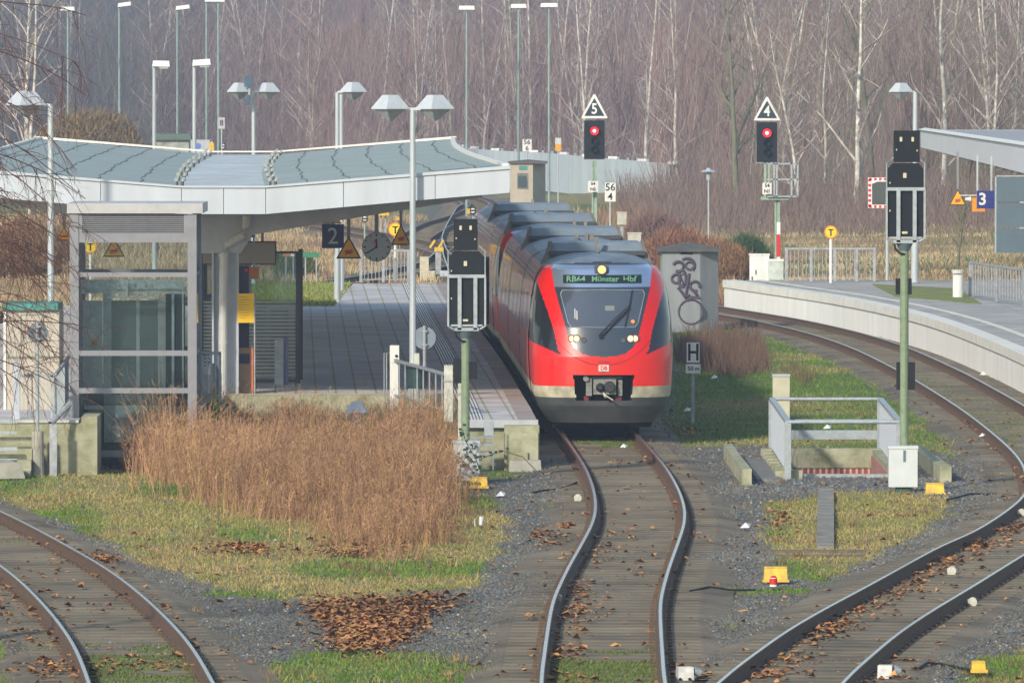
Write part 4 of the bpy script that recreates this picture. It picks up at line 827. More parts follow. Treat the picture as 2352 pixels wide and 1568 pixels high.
cabinet(1041, 1101, 1012, 1103, 152.6, 'grey-blue switch cabinet overgrown by bramble at the left green mast', mat('cab_bluegrey', (.40, .44, .48), .5, 0, .1, 3), legs=True)
cabinet(2042, 2108, 1024, 1118, 149.1, 'pale grey switch cabinet with a dark slot handle at the right green mast', mat('cab_pale', (.55, .59, .60), .5, 0, .08, 3), slot=True)
# bramble on the cabinet
t = thing('bramble', 'bramble shoots with dark leaves climbing over the left switch cabinet', 'plant', (XX(1075, 152), 152.2, -.2)); b = MB(); lf_ = MB()
for a in ([(.3, -.1, 0), (.15, -.12, .45), (-.05, -.1, .8), (-.1, -.08, 1.0)], [(.25, -.1, 0), (.0, -.1, .35), (-.25, -.1, .55), (-.4, -.1, .5)], [(1.4, -.1, .1), (1.0, 0, .5), (.6, -.1, .62), (.2, -.12, .45)], [(-.2, -.1, 0), (-.1, -.1, .4), (.1, -.12, .72)]):
    b.tube(a, .009, 5)
    for i in range(26):
        k = random.random()*(len(a)-1); i0 = int(k); p = Vector(a[i0]).lerp(Vector(a[min(i0+1, len(a)-1)]), k-i0)
        if p.x > .7: continue
        lf_.box(p+Vector((random.gauss(0, .06), -.03+random.gauss(0, .02), random.gauss(0, .05))), (.06, .012, .045), rz=random.uniform(-1, 1), rx=random.uniform(-1, 1))
b.build('stems', mat('bramble_stem', (.12, .07, .05), .8), t); lf_.build('leaves', mat('bramble_leaf', (.04, .08, .05), .6, 0, .4, 20), t)

def yellow_box(x0, x1, y0, y1, D, lab, txt=None, name='cable_marker_box', slope=True, legs=True):
    zb = max(-.2, ZY(y1, D)); X = (XX(x0, D)+XX(x1, D))/2; t = thing(name, lab, 'cable box', (X, D, zb)); w_ = XX(x1, D)-XX(x0, D); h = ZY(y0, D)-ZY(y1, D)
    b = MB(); b.add([(-w_/2, 0, .0), (w_/2, 0, 0), (w_/2, .28, 0), (-w_/2, .28, 0), (-w_/2*.93, .08, h), (w_/2*.93, .08, h), (w_/2*.93, .26, h), (-w_/2*.93, .26, h)], [(0, 3, 2, 1), (4, 5, 6, 7), (0, 1, 5, 4), (1, 2, 6, 5), (2, 3, 7, 6), (3, 0, 4, 7)])
    b.bb(-w_/2-.02, w_/2+.02, -.03, 0, -.01, .03); b.bb(-w_/2*.95, w_/2*.95, .07, .27, h, h+.015); b.build('cover', yellow, t)
    if legs: b = MB(); b.bb(-w_*.3, -w_*.2, .1, .16, -.2, 0); b.bb(w_*.3, w_*.4, .1, .16, -.2, 0); b.build('legs', conc_d, t)
    if txt: text('lettering', txt, .09, (-w_*.22, .005, h*.45), blackm, t)
    return t
yellow_box(1079, 1120, 1106, 1128, 150.8, 'yellow cable box with small lettering beside the left switch cabinet', '65W6')
yellow_box(2127, 2170, 1119, 1142, 148.5, 'yellow cable box right of the pale switch cabinet')
yellow_box(1755, 1810, 1312, 1342, 123.4, 'yellow cable box with a red and white post in front of it', legs=False)
yellow_box(1702, 1726, 688, 702, 263, 'small yellow cable box at the far end of the white platform wall')
yellow_box(2234, 2266, 1522, 1542, 104.3, 'small yellow cable box at the lower right corner')
t = thing('marker_post', 'short red and white marker post before the yellow cable box', 'marker post', (XX(1777, 122.2), 122.2, -.2)); b = MB(); b.cyl((0, 0, 0), (0, 0, .13), .055, n=14, m=0); b.cyl((0, 0, .03), (0, 0, .12), .058, n=14, m=1); b.cyl((0, 0, .13), (0, 0, .16), .055, .03, n=14, m=1); b.build('post', [white, redp], t)
def axle_box(x0, x1, y0, y1, D, lab, flip=1):
    X = (XX(x0, D)+XX(x1, D))/2; w_ = XX(x1, D)-XX(x0, D); h = ZY(y0, D)-ZY(y1, D); t = thing('axle_counter_box', lab, 'track equipment', (X, D, -.2))
    b = MB(); b.box((0, 0, h/2), (w_, .22, h), rz=.15*flip, top=(.95, .8)); b.build('housing', mat('axle_white', (.66, .66, .62), .5, 0, .25, 9), t)
    b = MB(); b.cyl((w_*.55, .0, h*.75), (w_*.95, .02, h*.55), h*.28, n=14); b.build('cable_cap', galv, t); b = MB(); 
    for q in (-.3, .3): b.cyl((w_*q, -.14, h*.2), (w_*q, -.10, h*.2), .022, n=8)
    b.build('bolt', blackm, t)
axle_box(1555, 1592, 1512, 1546, 103.3, 'white axle counter box between the middle and right tracks')
axle_box(2018, 2052, 1514, 1548, 103.6, 'white axle counter box outside the right rail at the bottom edge', -1)
for i, (x_, y_, D, lab) in enumerate(((2232, 1356, 117.5, 'small round rail sensor on the lower right rail'), (2185, 1262, 124.8, 'small white rail sensor inside the upper right rail'), (2345, 1133, 141, 'small white rail sensor at the right picture edge'), (1280, 1338, 118.2, 'small white rail sensor on the left rail of the middle track'), (1327, 1108, 145.8, 'rail sensor with a white cap at the left rail before the train'))):
    p = Q(x_, y_, D); t = thing('rail_sensor', lab, 'track equipment', (p.x, p.y, -.15)); b = MB(); b.bb(-.06, .06, -.12, .12, -.05, .06); b.cyl((.0, -.13, .03), (.02, -.02, .05), .07, .05, n=12); b.build('sensor_head', mat('sensor_white', (.6, .6, .52), .5, 0, .2, 9), t)
    b = MB(); b.bb(-.09, .09, -.04, .04, -.08, -.02); b.build('rail_clamp', rust, t)
def cable(pts, lab, r=.018):
    P = [Q(*p) for p in pts]; P = [Vector((p.x, p.y, -.17+.02*math.sin(i*2))) for i, p in enumerate(P)]; b = MB(); b.tube(P, r, 6); tag(b.build('cable', blackm), lab, 'cable')
def gq(x, y): g_ = G(x, y, -.19); return (x, y, g_[1])
cable([gq(1225, 1133), gq(1250, 1130), gq(1280, 1124), gq(1308, 1117), gq(1325, 1112)], 'black cable running to the left rail before the train')
cable([gq(1585, 1360), gq(1630, 1353), gq(1680, 1355), gq(1735, 1356)], 'black cable right of the middle track by the yellow box')
cable([gq(2105, 1541), gq(2130, 1528), gq(2165, 1526), gq(2205, 1535), gq(2232, 1545)], 'black cable lying between axle counter box and corner yellow box')
cable([gq(2175, 1150), gq(2230, 1138), gq(2290, 1135), gq(2335, 1140)], 'black cable running to the right rail near the yellow box')

# ---- H stop board
D = 178.0; t = thing('stop_sign_board', 'white H stop board with a 50 m plate on a grey post', 'sign', (XX(1592, D), D, -.2)); s = F/D; z = lambda y: ZY(y, D)+.2
b = MB(); b.bb(-.035, .035, .01, .06, 0, z(800)); b.build('post', galv_d, t)
b = MB(); b.bb(-17/s, 17/s, -.01, .01, z(834), z(784)); p_ = b.build('board', navy, t)
b = MB(); b.bb(-15/s, 15/s, -.014, -.011, z(832.3), z(786)); b.build('board_face', white, p_)
b = MB()
for a_, c_ in ((-11.5, -6), (7, 12.5)): b.bb(a_/s, c_/s, -.018, -.015, z(828), z(789))
b.bb(-6/s, 7/s, -.018, -.015, z(811.5), z(805.5)); b.build('letter_h', blackm, p_)
b = MB(); b.bb(-17/s, 17/s, -.01, .01, z(857), z(836)); p_ = b.build('distance_plate', white, t); text('lettering', '50 m', .125, (.01, -.014, z(846.5)), blackm, p_, bold=.002)
# ---- graffiti hut
D = 240.; hx0, hx1 = XX(1508, D), XX(1657, D); t = thing('relay_hut', 'grey concrete hut with dark graffiti right of the train', 'hut', ((hx0+hx1)/2, D, -.25)); o = tuple(t.location)
hm = mat('hut_concrete', (.28, .30, .31), .8, 0, .28, 1.2, .12, 18, streak=True); gmat = mat('graffiti_paint', (.07, .055, .085), .6, 0, .1)
b = MB(); q0, q1, q2, q3 = XX(1519, D), XX(1540, D), XX(1608, D), XX(1650, D); z0, z1 = -.3, ZY(578, D)
b.slab([(q0, D+.5), (q1-.25, D), (q2, D), (q3, D+.45), (q3+.05, D+2), (q0, D+2)], z0, z1); b.build('walls', hm, t, o)
b = MB(); cxm = (hx0+hx1)/2; b.add([(hx0, D-.12, z1), (hx1, D-.12, z1), (hx1, D+2.2, z1), (hx0, D+2.2, z1), (hx0, D-.12, z1+.05), (hx1, D-.12, z1+.05), (hx1, D+2.2, z1+.05), (hx0, D+2.2, z1+.05), (cxm, D+.9, ZY(556, D+.9))], [(0, 3, 2, 1), (0, 1, 5, 4), (1, 2, 6, 5), (2, 3, 7, 6), (3, 0, 4, 7), (4, 5, 8), (5, 6, 8), (6, 7, 8), (7, 4, 8)]); b.build('roof', mat('hut_roof', (.10, .10, .09), .85, 0, .25, 3), t, o)
b = MB(); b.bb(XX(1563, D), XX(1592, D), D-.02, D, ZY(584, D), ZY(579.5, D)); b.build('vent', blackm, t, o)
b = MB(); Z = lambda x, y: (XX(x, D), D-.01, ZY(y, D))
def arc(cx_, cy_, r_, a0, a1, n_=18, ry=None): return [Z(cx_+r_*math.cos(R(a0+(a1-a0)*i/n_)), cy_+(ry or r_)*math.sin(R(a0+(a1-a0)*i/n_))) for i in range(n_+1)]
b.tube(arc(1558, 612, 12, 200, 480, ry=11), .05, 5); b.tube(arc(1584, 610, 9, 20, 330), .04, 5); b.tube(arc(1578, 610, 17, 230, 400), .045, 5); b.tube(arc(1553, 640, 10, 0, 340), .045, 5); b.tube(arc(1567, 640, 8, 0, 360, ry=20), .04, 5)
b.tube([Z(1583, 628), Z(1580, 650), Z(1574, 682)], .045, 5); b.tube([Z(1557, 660), Z(1567, 672), Z(1574, 684), Z(1584, 676)], .045, 5); b.tube(arc(1596, 657, 11, 60, 380), .045, 5); b.tube([Z(1590, 665), Z(1600, 676), Z(1609, 684), Z(1590, 682), Z(1578, 690)], .045, 5); b.tube([Z(1575, 625), Z(1562, 634), Z(1570, 652), Z(1560, 658)], .036, 5)
b.tube(arc(1587, 716, 28, 0, 360, 30), .03, 5); b.build('graffiti', gmat, t, o)
# ---- beige hut
D = 330.; t = thing('signal_hut', 'narrow beige block hut with dark roof in front of the noise wall', 'hut', (XX(1212, D), D, -.25)); o = tuple(t.location)
b = MB(); b.slab([(XX(1174, D), D+.5), (XX(1222, D), D), (XX(1252, D), D+.4), (XX(1252, D), D+2), (XX(1174, D), D+2)][:0] or [(XX(1172, D), D), (XX(1224, D), D), (XX(1253, D), D+1.0), (XX(1253, D), D+2.2), (XX(1172, D), D+2.2)], -.3, ZY(376, D)); b.build('walls', mat('hut_beige', (.44, .39, .31), .8, 0, .15, 1.5), t, o)
b = MB(); xa, xb = XX(1167, D), XX(1258, D); zt = ZY(376, D); b.add([(xa, D-.1, zt), (xb, D-.1, zt), (xb, D+2.4, zt), (xa, D+2.4, zt), (xa, D-.1, zt+.07), (xb, D-.1, zt+.07), (xb, D+2.4, zt+.07), (xa, D+2.4, zt+.07), (XX(1213, D), D+1, ZY(367, D))], [(0, 3, 2, 1), (0, 1, 5, 4), (1, 2, 6, 5), (2, 3, 7, 6), (3, 0, 4, 7), (4, 5, 8), (5, 6, 8), (6, 7, 8), (7, 4, 8)]); b.build('roof', mat('hut_roof2', (.12, .10, .10), .85), t, o)
b = MB(); b.bb(XX(1192, D), XX(1211, D), D-.02, D-.002, ZY(390, D), ZY(381, D)); b.build('sign_panel', teal, t, o)
b = MB(); b.bb(XX(1188, D), XX(1213, D), D-.02, D-.002, ZY(434, D), ZY(398, D)); f_ = b.build('window', conc_d, t, o); b = MB(); b.bb(XX(1190, D), XX(1209, D), D-.04, D-.021, ZY(430, D), ZY(404, D)); b.build('pane', mat('hut_pane', (.06, .09, .10), .2), f_).location = (-o[0], -o[1], -o[2])
for x_, y0_, y1_, D, w_, lab in ((1457, 537, 556, 262, .42, 'small cream box behind the train roof beside the grey hut'), (1428, 489, 516, 322, .36, 'small whitish box in the scrub below the kilometre board 56 4')):
    z1_ = ZY(y0_, D); t = thing('relay_box', lab, 'cabinet', (XX(x_, D), D, -.2)); b = MB(); b.bb(-w_/2, w_/2, 0, .3, ZY(y1_, D)+.2, z1_+.2, 0); b.bb(-w_/2-.02, w_/2+.02, -.02, .32, z1_+.2, z1_+.24); b.build('housing', mat('relay_cream', (.50, .48, .41), .6, 0, .2, 4), t); b = MB(); b.bb(-.06, .06, .1, .2, 0, ZY(y1_, D)+.2); b.build('foot', galv_d, t)
# ---- platform cabin with green roof
D = 163.5; t = thing('equipment_cabin', 'cream cabin with a dark green roof at the left edge', 'cabin', (XX(75, D), D, PT)); o = tuple(t.location)
b = MB(); b.bb(XX(12, D), XX(136, D), D, D+1.6, PT, ZY(712, D)); b.build('walls', beige, t, o)
b = MB(); b.bb(XX(9, D), XX(134, D), D-.1, D+1.7, ZY(712, D), ZY(697, D)); b.build('roof', teal, t, o)
b = MB(); 
for x_ in (48, 100): b.bb(XX(x_, D)-.01, XX(x_, D)+.01, D-.012, D, ZY(805, D), ZY(723, D))
b.bb(XX(48, D), XX(100, D), D-.012, D, ZY(724, D), ZY(722, D)); b.bb(XX(12, D), XX(136, D), D-.015, D, ZY(823, D), ZY(818, D)); b.build('door', mat('cabin_trim', (.22, .25, .2), .6), t, o)
b = MB(); b.bb(XX(8, D), XX(14, D), D-.03, D-.001, PT, ZY(716, D)); b.build('corner_strip', white, t, o)
# ---- railings
def railing(name, lab, P0, P1, zb, h, nbar, posts=(0, 1), mid=(), bw=.012, pw=.05, m=galv, top=.03, posth=None, drop=.0):
    t = thing(name, lab, 'railing', (P0[0], P0[1], zb)); a = Vector((0, 0, 0)); b_ = Vector((P1[0]-P0[0], P1[1]-P0[1], 0)); d = b_.normalized(); ang = math.atan2(d.y, d.x); L_ = b_.length
    b = MB(); b.box(b_/2+Vector((0, 0, h)), (L_+pw, .05, top*2), rz=ang); b.build('handrail', m, t)
    for k in posts: b = MB(); b.box(b_*k+Vector((0, 0, ((posth or h)-drop)/2)), (pw, pw, (posth or h)+drop), rz=ang); b.build('post', m, t)
    if nbar:
        b = MB()
        for i in range(1, nbar): b.box(b_*(i/nbar)+Vector((0, 0, h/2+.05)), (bw, bw, h-.12), rz=ang)
        b.box(b_/2+Vector((0, 0, .1)), (L_, .03, .03), rz=ang); b.build('bars', m, t)
    for zz_ in mid: b = MB(); b.box(b_/2+Vector((0, 0, zz_)), (L_, .035, .045), rz=ang); b.build('midrail', m, t)
    return t
railing('platform_railing', 'grey bar railing in front of the cream cabin', (XX(42, 158), 157.2), (XX(124, 158), 157.2), PT-.02, ZY(862, 157.2)-PT+.02, 9, (0, 1), drop=.02)
railing('platform_railing', 'grey bar railing running back beside the lift corner', (XX(124, 157), 157.4), (XX(158, 168), 169), PT, ZY(862, 157.2)-PT, 26, (0, .5, 1))
t = thing('stair_post', 'flat pale steel post at the left end of the cabin railing', 'post', (XX(38, 156.8), 156.8, -.2)); b = MB(); b.bb(-.06, .05, -.03, .03, 0, 1.05, 0); b.bb(-.07, .06, -.05, .03, 1.0, ZY(830, 156.8)+.2, 1); b.build('post', [galv_d, greyl], t)
t = thing('stair_post', 'leaning grey stair handrail post in front of the mossy wall', 'post', (XX(122, 155.8), 155.8, -.25)); b = MB(); b.bb(-.07, .07, -.03, .03, 0, 1.0); b.tube([(-.05, -.02, 1.0), (.28, .4, 1.35)], .055, 8); b.build('post', galv_d, t)
for zz_, lab in ((945, 'upper grey stair rail bar at the left edge'), (1008, 'middle grey stair rail bar at the left edge')):
    t = thing('stair_rail', lab, 'railing', (XX(-10, 155.5), 155.5, ZY(zz_, 155.5)-.1)); b = MB(); b.bb(-.6, .40, 0, .05, -.12 , -.05); b.bb(-.6, .40, 0, .05, -.32 , -.27); b.build('bars', galv, t)
def round_sign(xc_, yc_, r_, ytop, ybot, D, zb, lab, m, facing=-1, pr=.03):
    X = XX(xc_, D); t = thing('round_sign', lab, 'sign', (X, D, zb)); b = MB(); b.cyl((0, 0, 0), (0, 0, ZY(ytop, D)-zb), pr, n=10); b.build('post', galv, t)
    b = MB(); b.disc((0, .05, ZY(yc_, D)-zb), r_*D/F, .012); b.build('sign_disc', m, t)
    b = MB()
    for q in (-.6, .6): b.bb(-.06, .06, -.03, .045, ZY(yc_+q*r_, D)-zb-.015, ZY(yc_+q*r_, D)-zb+.015)
    b.build('clamp', galv, t); return t
round_sign(86, 764, 23.5, 741, 0, 155.9, ZY(992, 155.9), 'back of a round sign on a thin post before the cream cabin', bluegrey)
t = thing('post_base', 'round concrete sleeve at the foot of the round sign post', 'post base', (XX(86, 155.9), 155.9, -.3)); b = MB(); b.cyl((0, 0, 0), (0, 0, ZY(990, 155.9)+.3), .125, .11, n=16); b.build('sleeve', conc, t)
round_sign(975, 776, 26, 748, 0, 169.5, PT, 'back of a round sign on a pale post before the platform lamp', mat('sign_back', (.20, .25, .30), .5, .1, .1, 5), pr=.035)
# platform end furniture
railing('platform_railing', 'grey railing closing the platform end beside the brown grass', (XX(903, 169), 169.2), (XX(1030, 161), 160.8), PT-.03, ZY(843, 165)-PT+.03, 9, (0,), bw=.025, m=galv)
D = 169.0
t = thing('edge_post', 'square white post with a small dark lock above the platform end railing', 'post', (XX(905, D), D, PT-.1)); b = MB(); b.box((0, 0, .3), (.17, .14, 1.2), top=(1, 1)); b.box((.01, 0, ZY(790, D)-PT-.1), (.19, .16, .35)); b.build('post', white_s, t); b = MB(); b.disc((.05, -.09, ZY(817, D)-PT+.1), .03, .02, 12); b.build('lock', blackm, t)
t = thing('barrier_gate', 'thin steel gate bar left of the platform end railing', 'gate', (XX(889, D), D, PT-.1)); b = MB(); h = ZY(810, D)-PT+.1; b.tube([(-.06, 0, 0), (-.06, 0, h)], .012, 6); b.tube([(-.01, 0, 0), (-.01, 0, h), (.13, 0, h)], .014, 6); b.build('bar', galv, t)
for x_, yt_, yb2, D_, w_, lab in ((1030, 838, 968, 160.8, .17, 'wide pale post at the right end of the platform railing'), (957, 811, 912, 166.5, .11, 'narrow pale concrete post in the middle of the platform railing'), (1057, 860, 1016, 154, .08, 'thin pale post touching the left green signal mast')):
    zb_ = min(PT-.1, ZY(yb2, D_)); t = thing('edge_post', lab, 'post', (XX(x_, D_), D_, zb_)); b = MB(); h = ZY(yt_, D_)-zb_; b.box((0, 0, h/2), (w_, w_*.8, h)); b.build('post', mat('post_cream', (.52, .52, .46), .7, 0, .25, 5), t); b = MB(); b.box((0, 0, h*.72), (w_+.03, w_*.8+.03, .035)); b.build('clamp', galv_d, t)
D = 170.9; t = thing('litter_bin', 'dark green litter bin fixed to the front double lamp post', 'bin', (XX(958, 166), 166.0, ZY(895, 166))); b = MB(); b.cyl((0, 0, .03), (0, 0, .42), .2, .225, n=16); b.build('container', mat('bin_green', (.02, .05, .055), .5, 0, .2, 8), t); b = MB(); b.cyl((0, 0, .42), (0, 0, .46), .235, n=16); b.build('rim', blackm, t)
# end platform steps
t = thing('access_steps', 'small steel steps against the platform end face', 'steps', (XX(1110, 157.6), 157.5, -.2)); b = MB(); z = lambda y: ZY(y, 157.5)+.2
b.bb(-.36, .2, -.1, .25, z(1023), z(1017)); b.bb(-.36, .2, -.1, .25, z(1043), z(1037)); b.bb(-.3, .2, 0, .25, z(1002)-.03, z(1002)); b.build('tread', galv_d, t)
b = MB(); b.tube([(.19, -.1, 0), (.19, -.1, z(966)), ], .013, 6); b.bb(.02, .18, -.02, .02, z(1000), z(967)); b.build('side_rail', galv, t)
# concrete wedge right below platform end, litter
t = thing('foundation_block', 'weathered concrete foot below the platform corner', 'concrete block', (.2, 157.4, -.3)); b = MB(); b.box((.05, 0, .12), (.65, .5, .34), top=(.9, .6)); b.build('block', conc, t)
# under canopy
def hang_tri(x_, yt_, yb2, w_, D, zc, lab, hy=None, sym=True):
    X = XX(x_, D); zb_ = ZY(yb2, D); t = thing('warning_sign', lab, 'sign', (X, D, zb_)); s = F/D; W_ = w_/s; H_ = ZY(yt_, D)-zb_
    b = MB(); b.prism([(-W_/2, 0), (W_/2, 0), (0, H_)], -.02, .02); p_ = b.build('board', signd, t); b = MB(); k = .8; b.prism([(-W_/2*k, H_*.07), (W_/2*k, H_*.07), (0, H_*.07+H_*k)], -.026, -.021); b.build('board_face', signy, p_)
    b = MB(); b.bb(-.07, .07, -.032, -.027, H_*.20, H_*.38, 0)
    for k_ in (-1, 1): b.box((k_*.05, -.034, H_*.3), (.12, .004, .025), m=0, rz=0)
    b.tube([(-.09, -.033, H_*.16), (.09, -.033, H_*.42)], .012, 4); b.build('pictogram', mat('pictogram_red', (.55, .06, .02), .5), p_)
    if zc: b = MB(); b.bb(-.04, .04, -.02, .02, H_*.92, zc-zb_); b.build('hanger', greym, t)
    return t
hang_tri(801, 541, 594, 58, 192, 4.72, 'yellow triangular warning sign hanging left of the station clock')
hang_tri(921, 514, 563, 46, 226, 4.78, 'yellow triangular warning sign hanging right of the station clock')
hang_tri(764, 486, 514, 44, 222, 4.7, 'yellow warning triangle half hidden behind the number 2 sign')
hang_tri(148, 520, 552, 34, 190, 4.7, 'yellow warning triangle half hidden behind the left lift corner')
hang_tri(262, 545, 590, 52, 196, 4.7, 'yellow warning triangle seen through the upper lift glass')
D = 195.; X = XX(765, D); t = thing('platform_number_sign', 'hanging navy sign with a grey number 2', 'sign', (X, D, ZY(570, D))); zb_ = ZY(570, D)
b = MB(); b.bb(-25*D/F, 25*D/F, -.05, .05, 0, ZY(515, D)-zb_); p_ = b.build('panel', navy, t); text('number', '2', .55, (-.0, -.056, .27), mat('sign_grey_digit', (.42, .46, .50), .5, 0, 0), p_, sx=.95, bold=.002)
b = MB(); b.bb(-.03, .03, -.02, .02, ZY(515, D)-zb_, 4.75-zb_); b.build('hanger', greym, t)
D = 190.; X = XX(865, D); zb_ = ZY(567, D); t = thing('station_clock', 'round station clock hanging under the roof edge, grey face', 'clock', (X, D, zb_)); r_ = 33.5*D/F
b = MB(); b.disc((0, 0, 0), r_, .16, 40); b.build('case', greym, t); b = MB(); b.disc((0, -.085, 0), r_*.93, .01, 40); f_ = b.build('clock_face', mat('clock_face_grey', (.38, .42, .44), .4, 0, 0), t)
b = MB()
for k in range(12):
    a = k*math.pi/6; L0 = .78 if k % 3 else .72; b.tube([(math.sin(a)*r_*L0, -.093, math.cos(a)*r_*L0), (math.sin(a)*r_*.9, -.093, math.cos(a)*r_*.9)], .011 if k % 3 else .016, 4)
b.build('hour_marks', blackm, f_); b = MB(); b.tube([(0, -.1, 0), (-.01*r_, -.1, .55*r_)], .019, 5); b.tube([(0, -.1, -.0), (-.66*r_, -.1, -.42*r_)], .015, 5); b.disc((0, -.1, 0), .03, .01, 12); b.build('hands', blackm, f_)
b = MB(); b.tube([(.0, -.105, 0), (-.38*r_, -.105, .42*r_)], .006, 4); b.disc((-.02, -.105, .42*r_), .035, .005, 12); b.build('second_hand', redp, f_)
b = MB(); b.bb(-.045, .045, -.04, .04, r_*.95, 4.85-zb_); b.build('hanger', greym, t)
def t_sign(x_, yc_, r_, D, zb, lab, pm=None, pr=.045):
    X = XX(x_, D); t = thing('round_sign', lab, 'sign', (X, D, zb)); R_ = r_*D/F; zc = ZY(yc_, D)-zb; b = MB(); b.cyl((0, .03, 0), (0, .03, zc), pr, n=12); b.build('post', white, t)
    b = MB(); b.disc((0, -.03, zc), R_, .02, 32, 0); p_ = b.build('sign_disc', signo, t); b = MB(); b.disc((0, -.044, zc), R_*.84, .006, 32); b.build('disc_face', mat('disc_yellow', (.82, .55, .02), .4, 0, .05), p_)
    b = MB(); b.bb(-R_*.5, R_*.5, -.054, -.049, zc+R_*.36, zc+R_*.46); b.bb(-R_*.10, R_*.10, -.054, -.049, zc-R_*.6, zc+R_*.4); b.bb(-R_*.3, R_*.3, -.054, -.049, zc+R_*.28, zc+R_*.36); b.build('t_mark', blackm, p_); return t
t_sign(908, 527, 16, 259.5, PT, 'orange-rimmed yellow T sign on a white post behind the clock')
t_sign(1908, 533, 15, 258.5, PT, 'orange-rimmed yellow T sign on a white post behind platform three railing')
t_sign(208, 566, 16, 161.5, 1.9, 'orange-rimmed yellow T sign seen through the upper lift glass', pr=.03)
D = 176.; t = thing('departure_board', 'grey departure board hanging behind the grey canopy column', 'display board', (XX(549, D), D, ZY(608, D))); zb_ = ZY(608, D)
b = MB(); b.bb(XX(463, D)-XX(549, D), XX(635, D)-XX(549, D), -.12, .12, 0, ZY(554, D)-zb_); b.build('case', signd, t); b = MB(); b.bb(XX(466, D)-XX(549, D), XX(632, D)-XX(549, D), -.13, -.121, .03, ZY(557, D)-zb_); b.build('screen', mat('board_taupe', (.22, .21, .19), .3, 0, .05), t)
b = MB(); 
for q in (-.6, .5): b.bb(q-.03, q+.03, -.02, .02, ZY(554, D)-zb_, 4.8-zb_)
b.build('hanger', greym, t)
D = 174.; t = thing('camera_housing', 'small black camera below the roof girder', 'camera', (XX(579, D), D, ZY(545, D))); b = MB(); b.box((0, 0, .06), (.13, .3, .12), top=(.8, 1)); b.cyl((0, 0, .1), (0, 0, .3), .02, n=8); b.build('housing', blackm, t); b = MB(); b.disc((-.02, -.16, .05), .035, .02, 12); b.build('lens', galv, t)
D = 171.; t = thing('ticket_machine', 'orange-brown ticket machine under a navy header beside the column', 'ticket machine', (XX(563, D), D+.3, PT)); o_ = XX(563, D); h1 = ZY(800, D)-PT; h2 = ZY(612, D)-PT
b = MB(); b.bb(-.16, .14, 0, .35, 0, h1); b.build('body', mat('machine_tan', (.42, .26, .16), .6, 0, .15, 5), t); b = MB(); b.bb(.12, .155, -.01, .3, 0, h1); b.build('side_trim', mat('machine_orange', (.7, .15, .04), .5), t)
b = MB(); b.bb(-.14, .08, -.02, .02, h1-.32, h1-.12); b.build('coin_panel', navy, t); b = MB(); b.bb(-.15, .07, .05, .3, h1, h2); b.build('header', mat('machine_navy', (.015, .02, .06), .4, 0, .1), t)
b = MB(); b.bb(-.02, .05, .04, .05, h2-.12, h2-.05); b.build('logo_tab', redp, t)
D = 170.8; t = thing('timetable_board', 'bright yellow timetable board on a thin pole by the grey column', 'notice board', (XX(585, D), D, PT)); b = MB(); b.cyl((0, 0, 0), (0, 0, ZY(673, D)-PT), .018, n=8); b.build('pole', galv_d, t)
b = MB(); b.bb(XX(546, D)-XX(585, D), -.01, -.01, .01, ZY(741, D)-PT, ZY(674, D)-PT); p_ = b.build('board', mat('timetable_yellow', (.82, .50, .0), .4, 0, .04), t)
b = MB()
for i in range(9):
    zz_ = ZY(682+6*i, D)-PT; b.bb(-.33, -.33+random.uniform(.12, .26), -.014, -.0115, zz_-.006, zz_+.004)
b.build('print_lines', mat('print_brown', (.4, .25, .05), .6), p_)
D = 173; t = thing('hanging_sign', 'small rusty orange panel below the departure board', 'sign', (XX(583, D), D, ZY(641, D))); b = MB(); b.bb(-.11, .11, -.02, .02, 0, .26); b.build('panel', mat('rust_orange', (.42, .16, .02), .6), t); b = MB(); b.bb(-.02, .02, 0, .03, .26, 1.1); b.build('hanger', greym, t)
# shelter
D = 177.; t = thing('waiting_shelter', 'glass waiting shelter with frosted stripes right of the grey column', 'shelter', (XX(580, D), D, PT)); ox = XX(580, D); X0, X1 = XX(462, D)-ox, XX(684, D)-ox; hz = ZY(577, D)-PT
b = MB()
for xx in (X0, X1): b.bb(xx-.04, xx+.05, -.04, .04, 0, hz); b.bb(xx-.04, xx+.05, 2.2, 2.28, 0, hz)
b.bb(X0, X1, -.03, .03, hz-.05, hz); b.bb(X0, X1, -.03, .03, .02, .08); b.build('frame', mat('shelter_frame', (.05, .055, .08), .45, .1, .1), t)
b = MB(); b.bb(X0+.04, X1-.04, -.008, .008, .08, hz-.05); b.build('glass_pane', gl, t); b = MB(); b.bb(X0+.04, X1-.04, 2.23, 2.245, .08, hz-.05); b.build('glass_pane', gl, t)
stripe = mat('frosted_stripe', (.36, .42, .40), .6, 0, .1, alpha=.8)
b = MB(); k = 0; zz_ = .15
while zz_ < 1.75:
    b.bb(X0+.05, X1-.05, -.016, -.011, zz_, zz_+.050); zz_ += .078
b.build('frosted_stripes', stripe, t); b = MB(); b.bb(X0+.3, X1-.3, 1.5, 1.9, .42, .47); b.build('bench', greym, t)
t = thing('info_pillar', 'grey pillar with a blue side standing by the glass shelter', 'pillar', (XX(640, 176), 176.2, PT)); b = MB(); b.bb(-.09, .10, -.1, .1, 0, .95); b.build('pillar', mat('pillar_grey', (.33, .38, .42), .5), t); b = MB(); b.bb(.10, .2, -.05, .15, 0, 1.0); b.build('side_panel', mat('pillar_blue', (.12, .16, .30), .5), t)
t = thing('info_pillar', 'darker grey bin pillar behind the shelter glass', 'pillar', (XX(651, 184), 184, PT)); b = MB(); b.bb(-.28, .1, -.1, .1, 0, 1.35); b.build('pillar', mat('pillar_dark', (.20, .24, .26), .5), t)
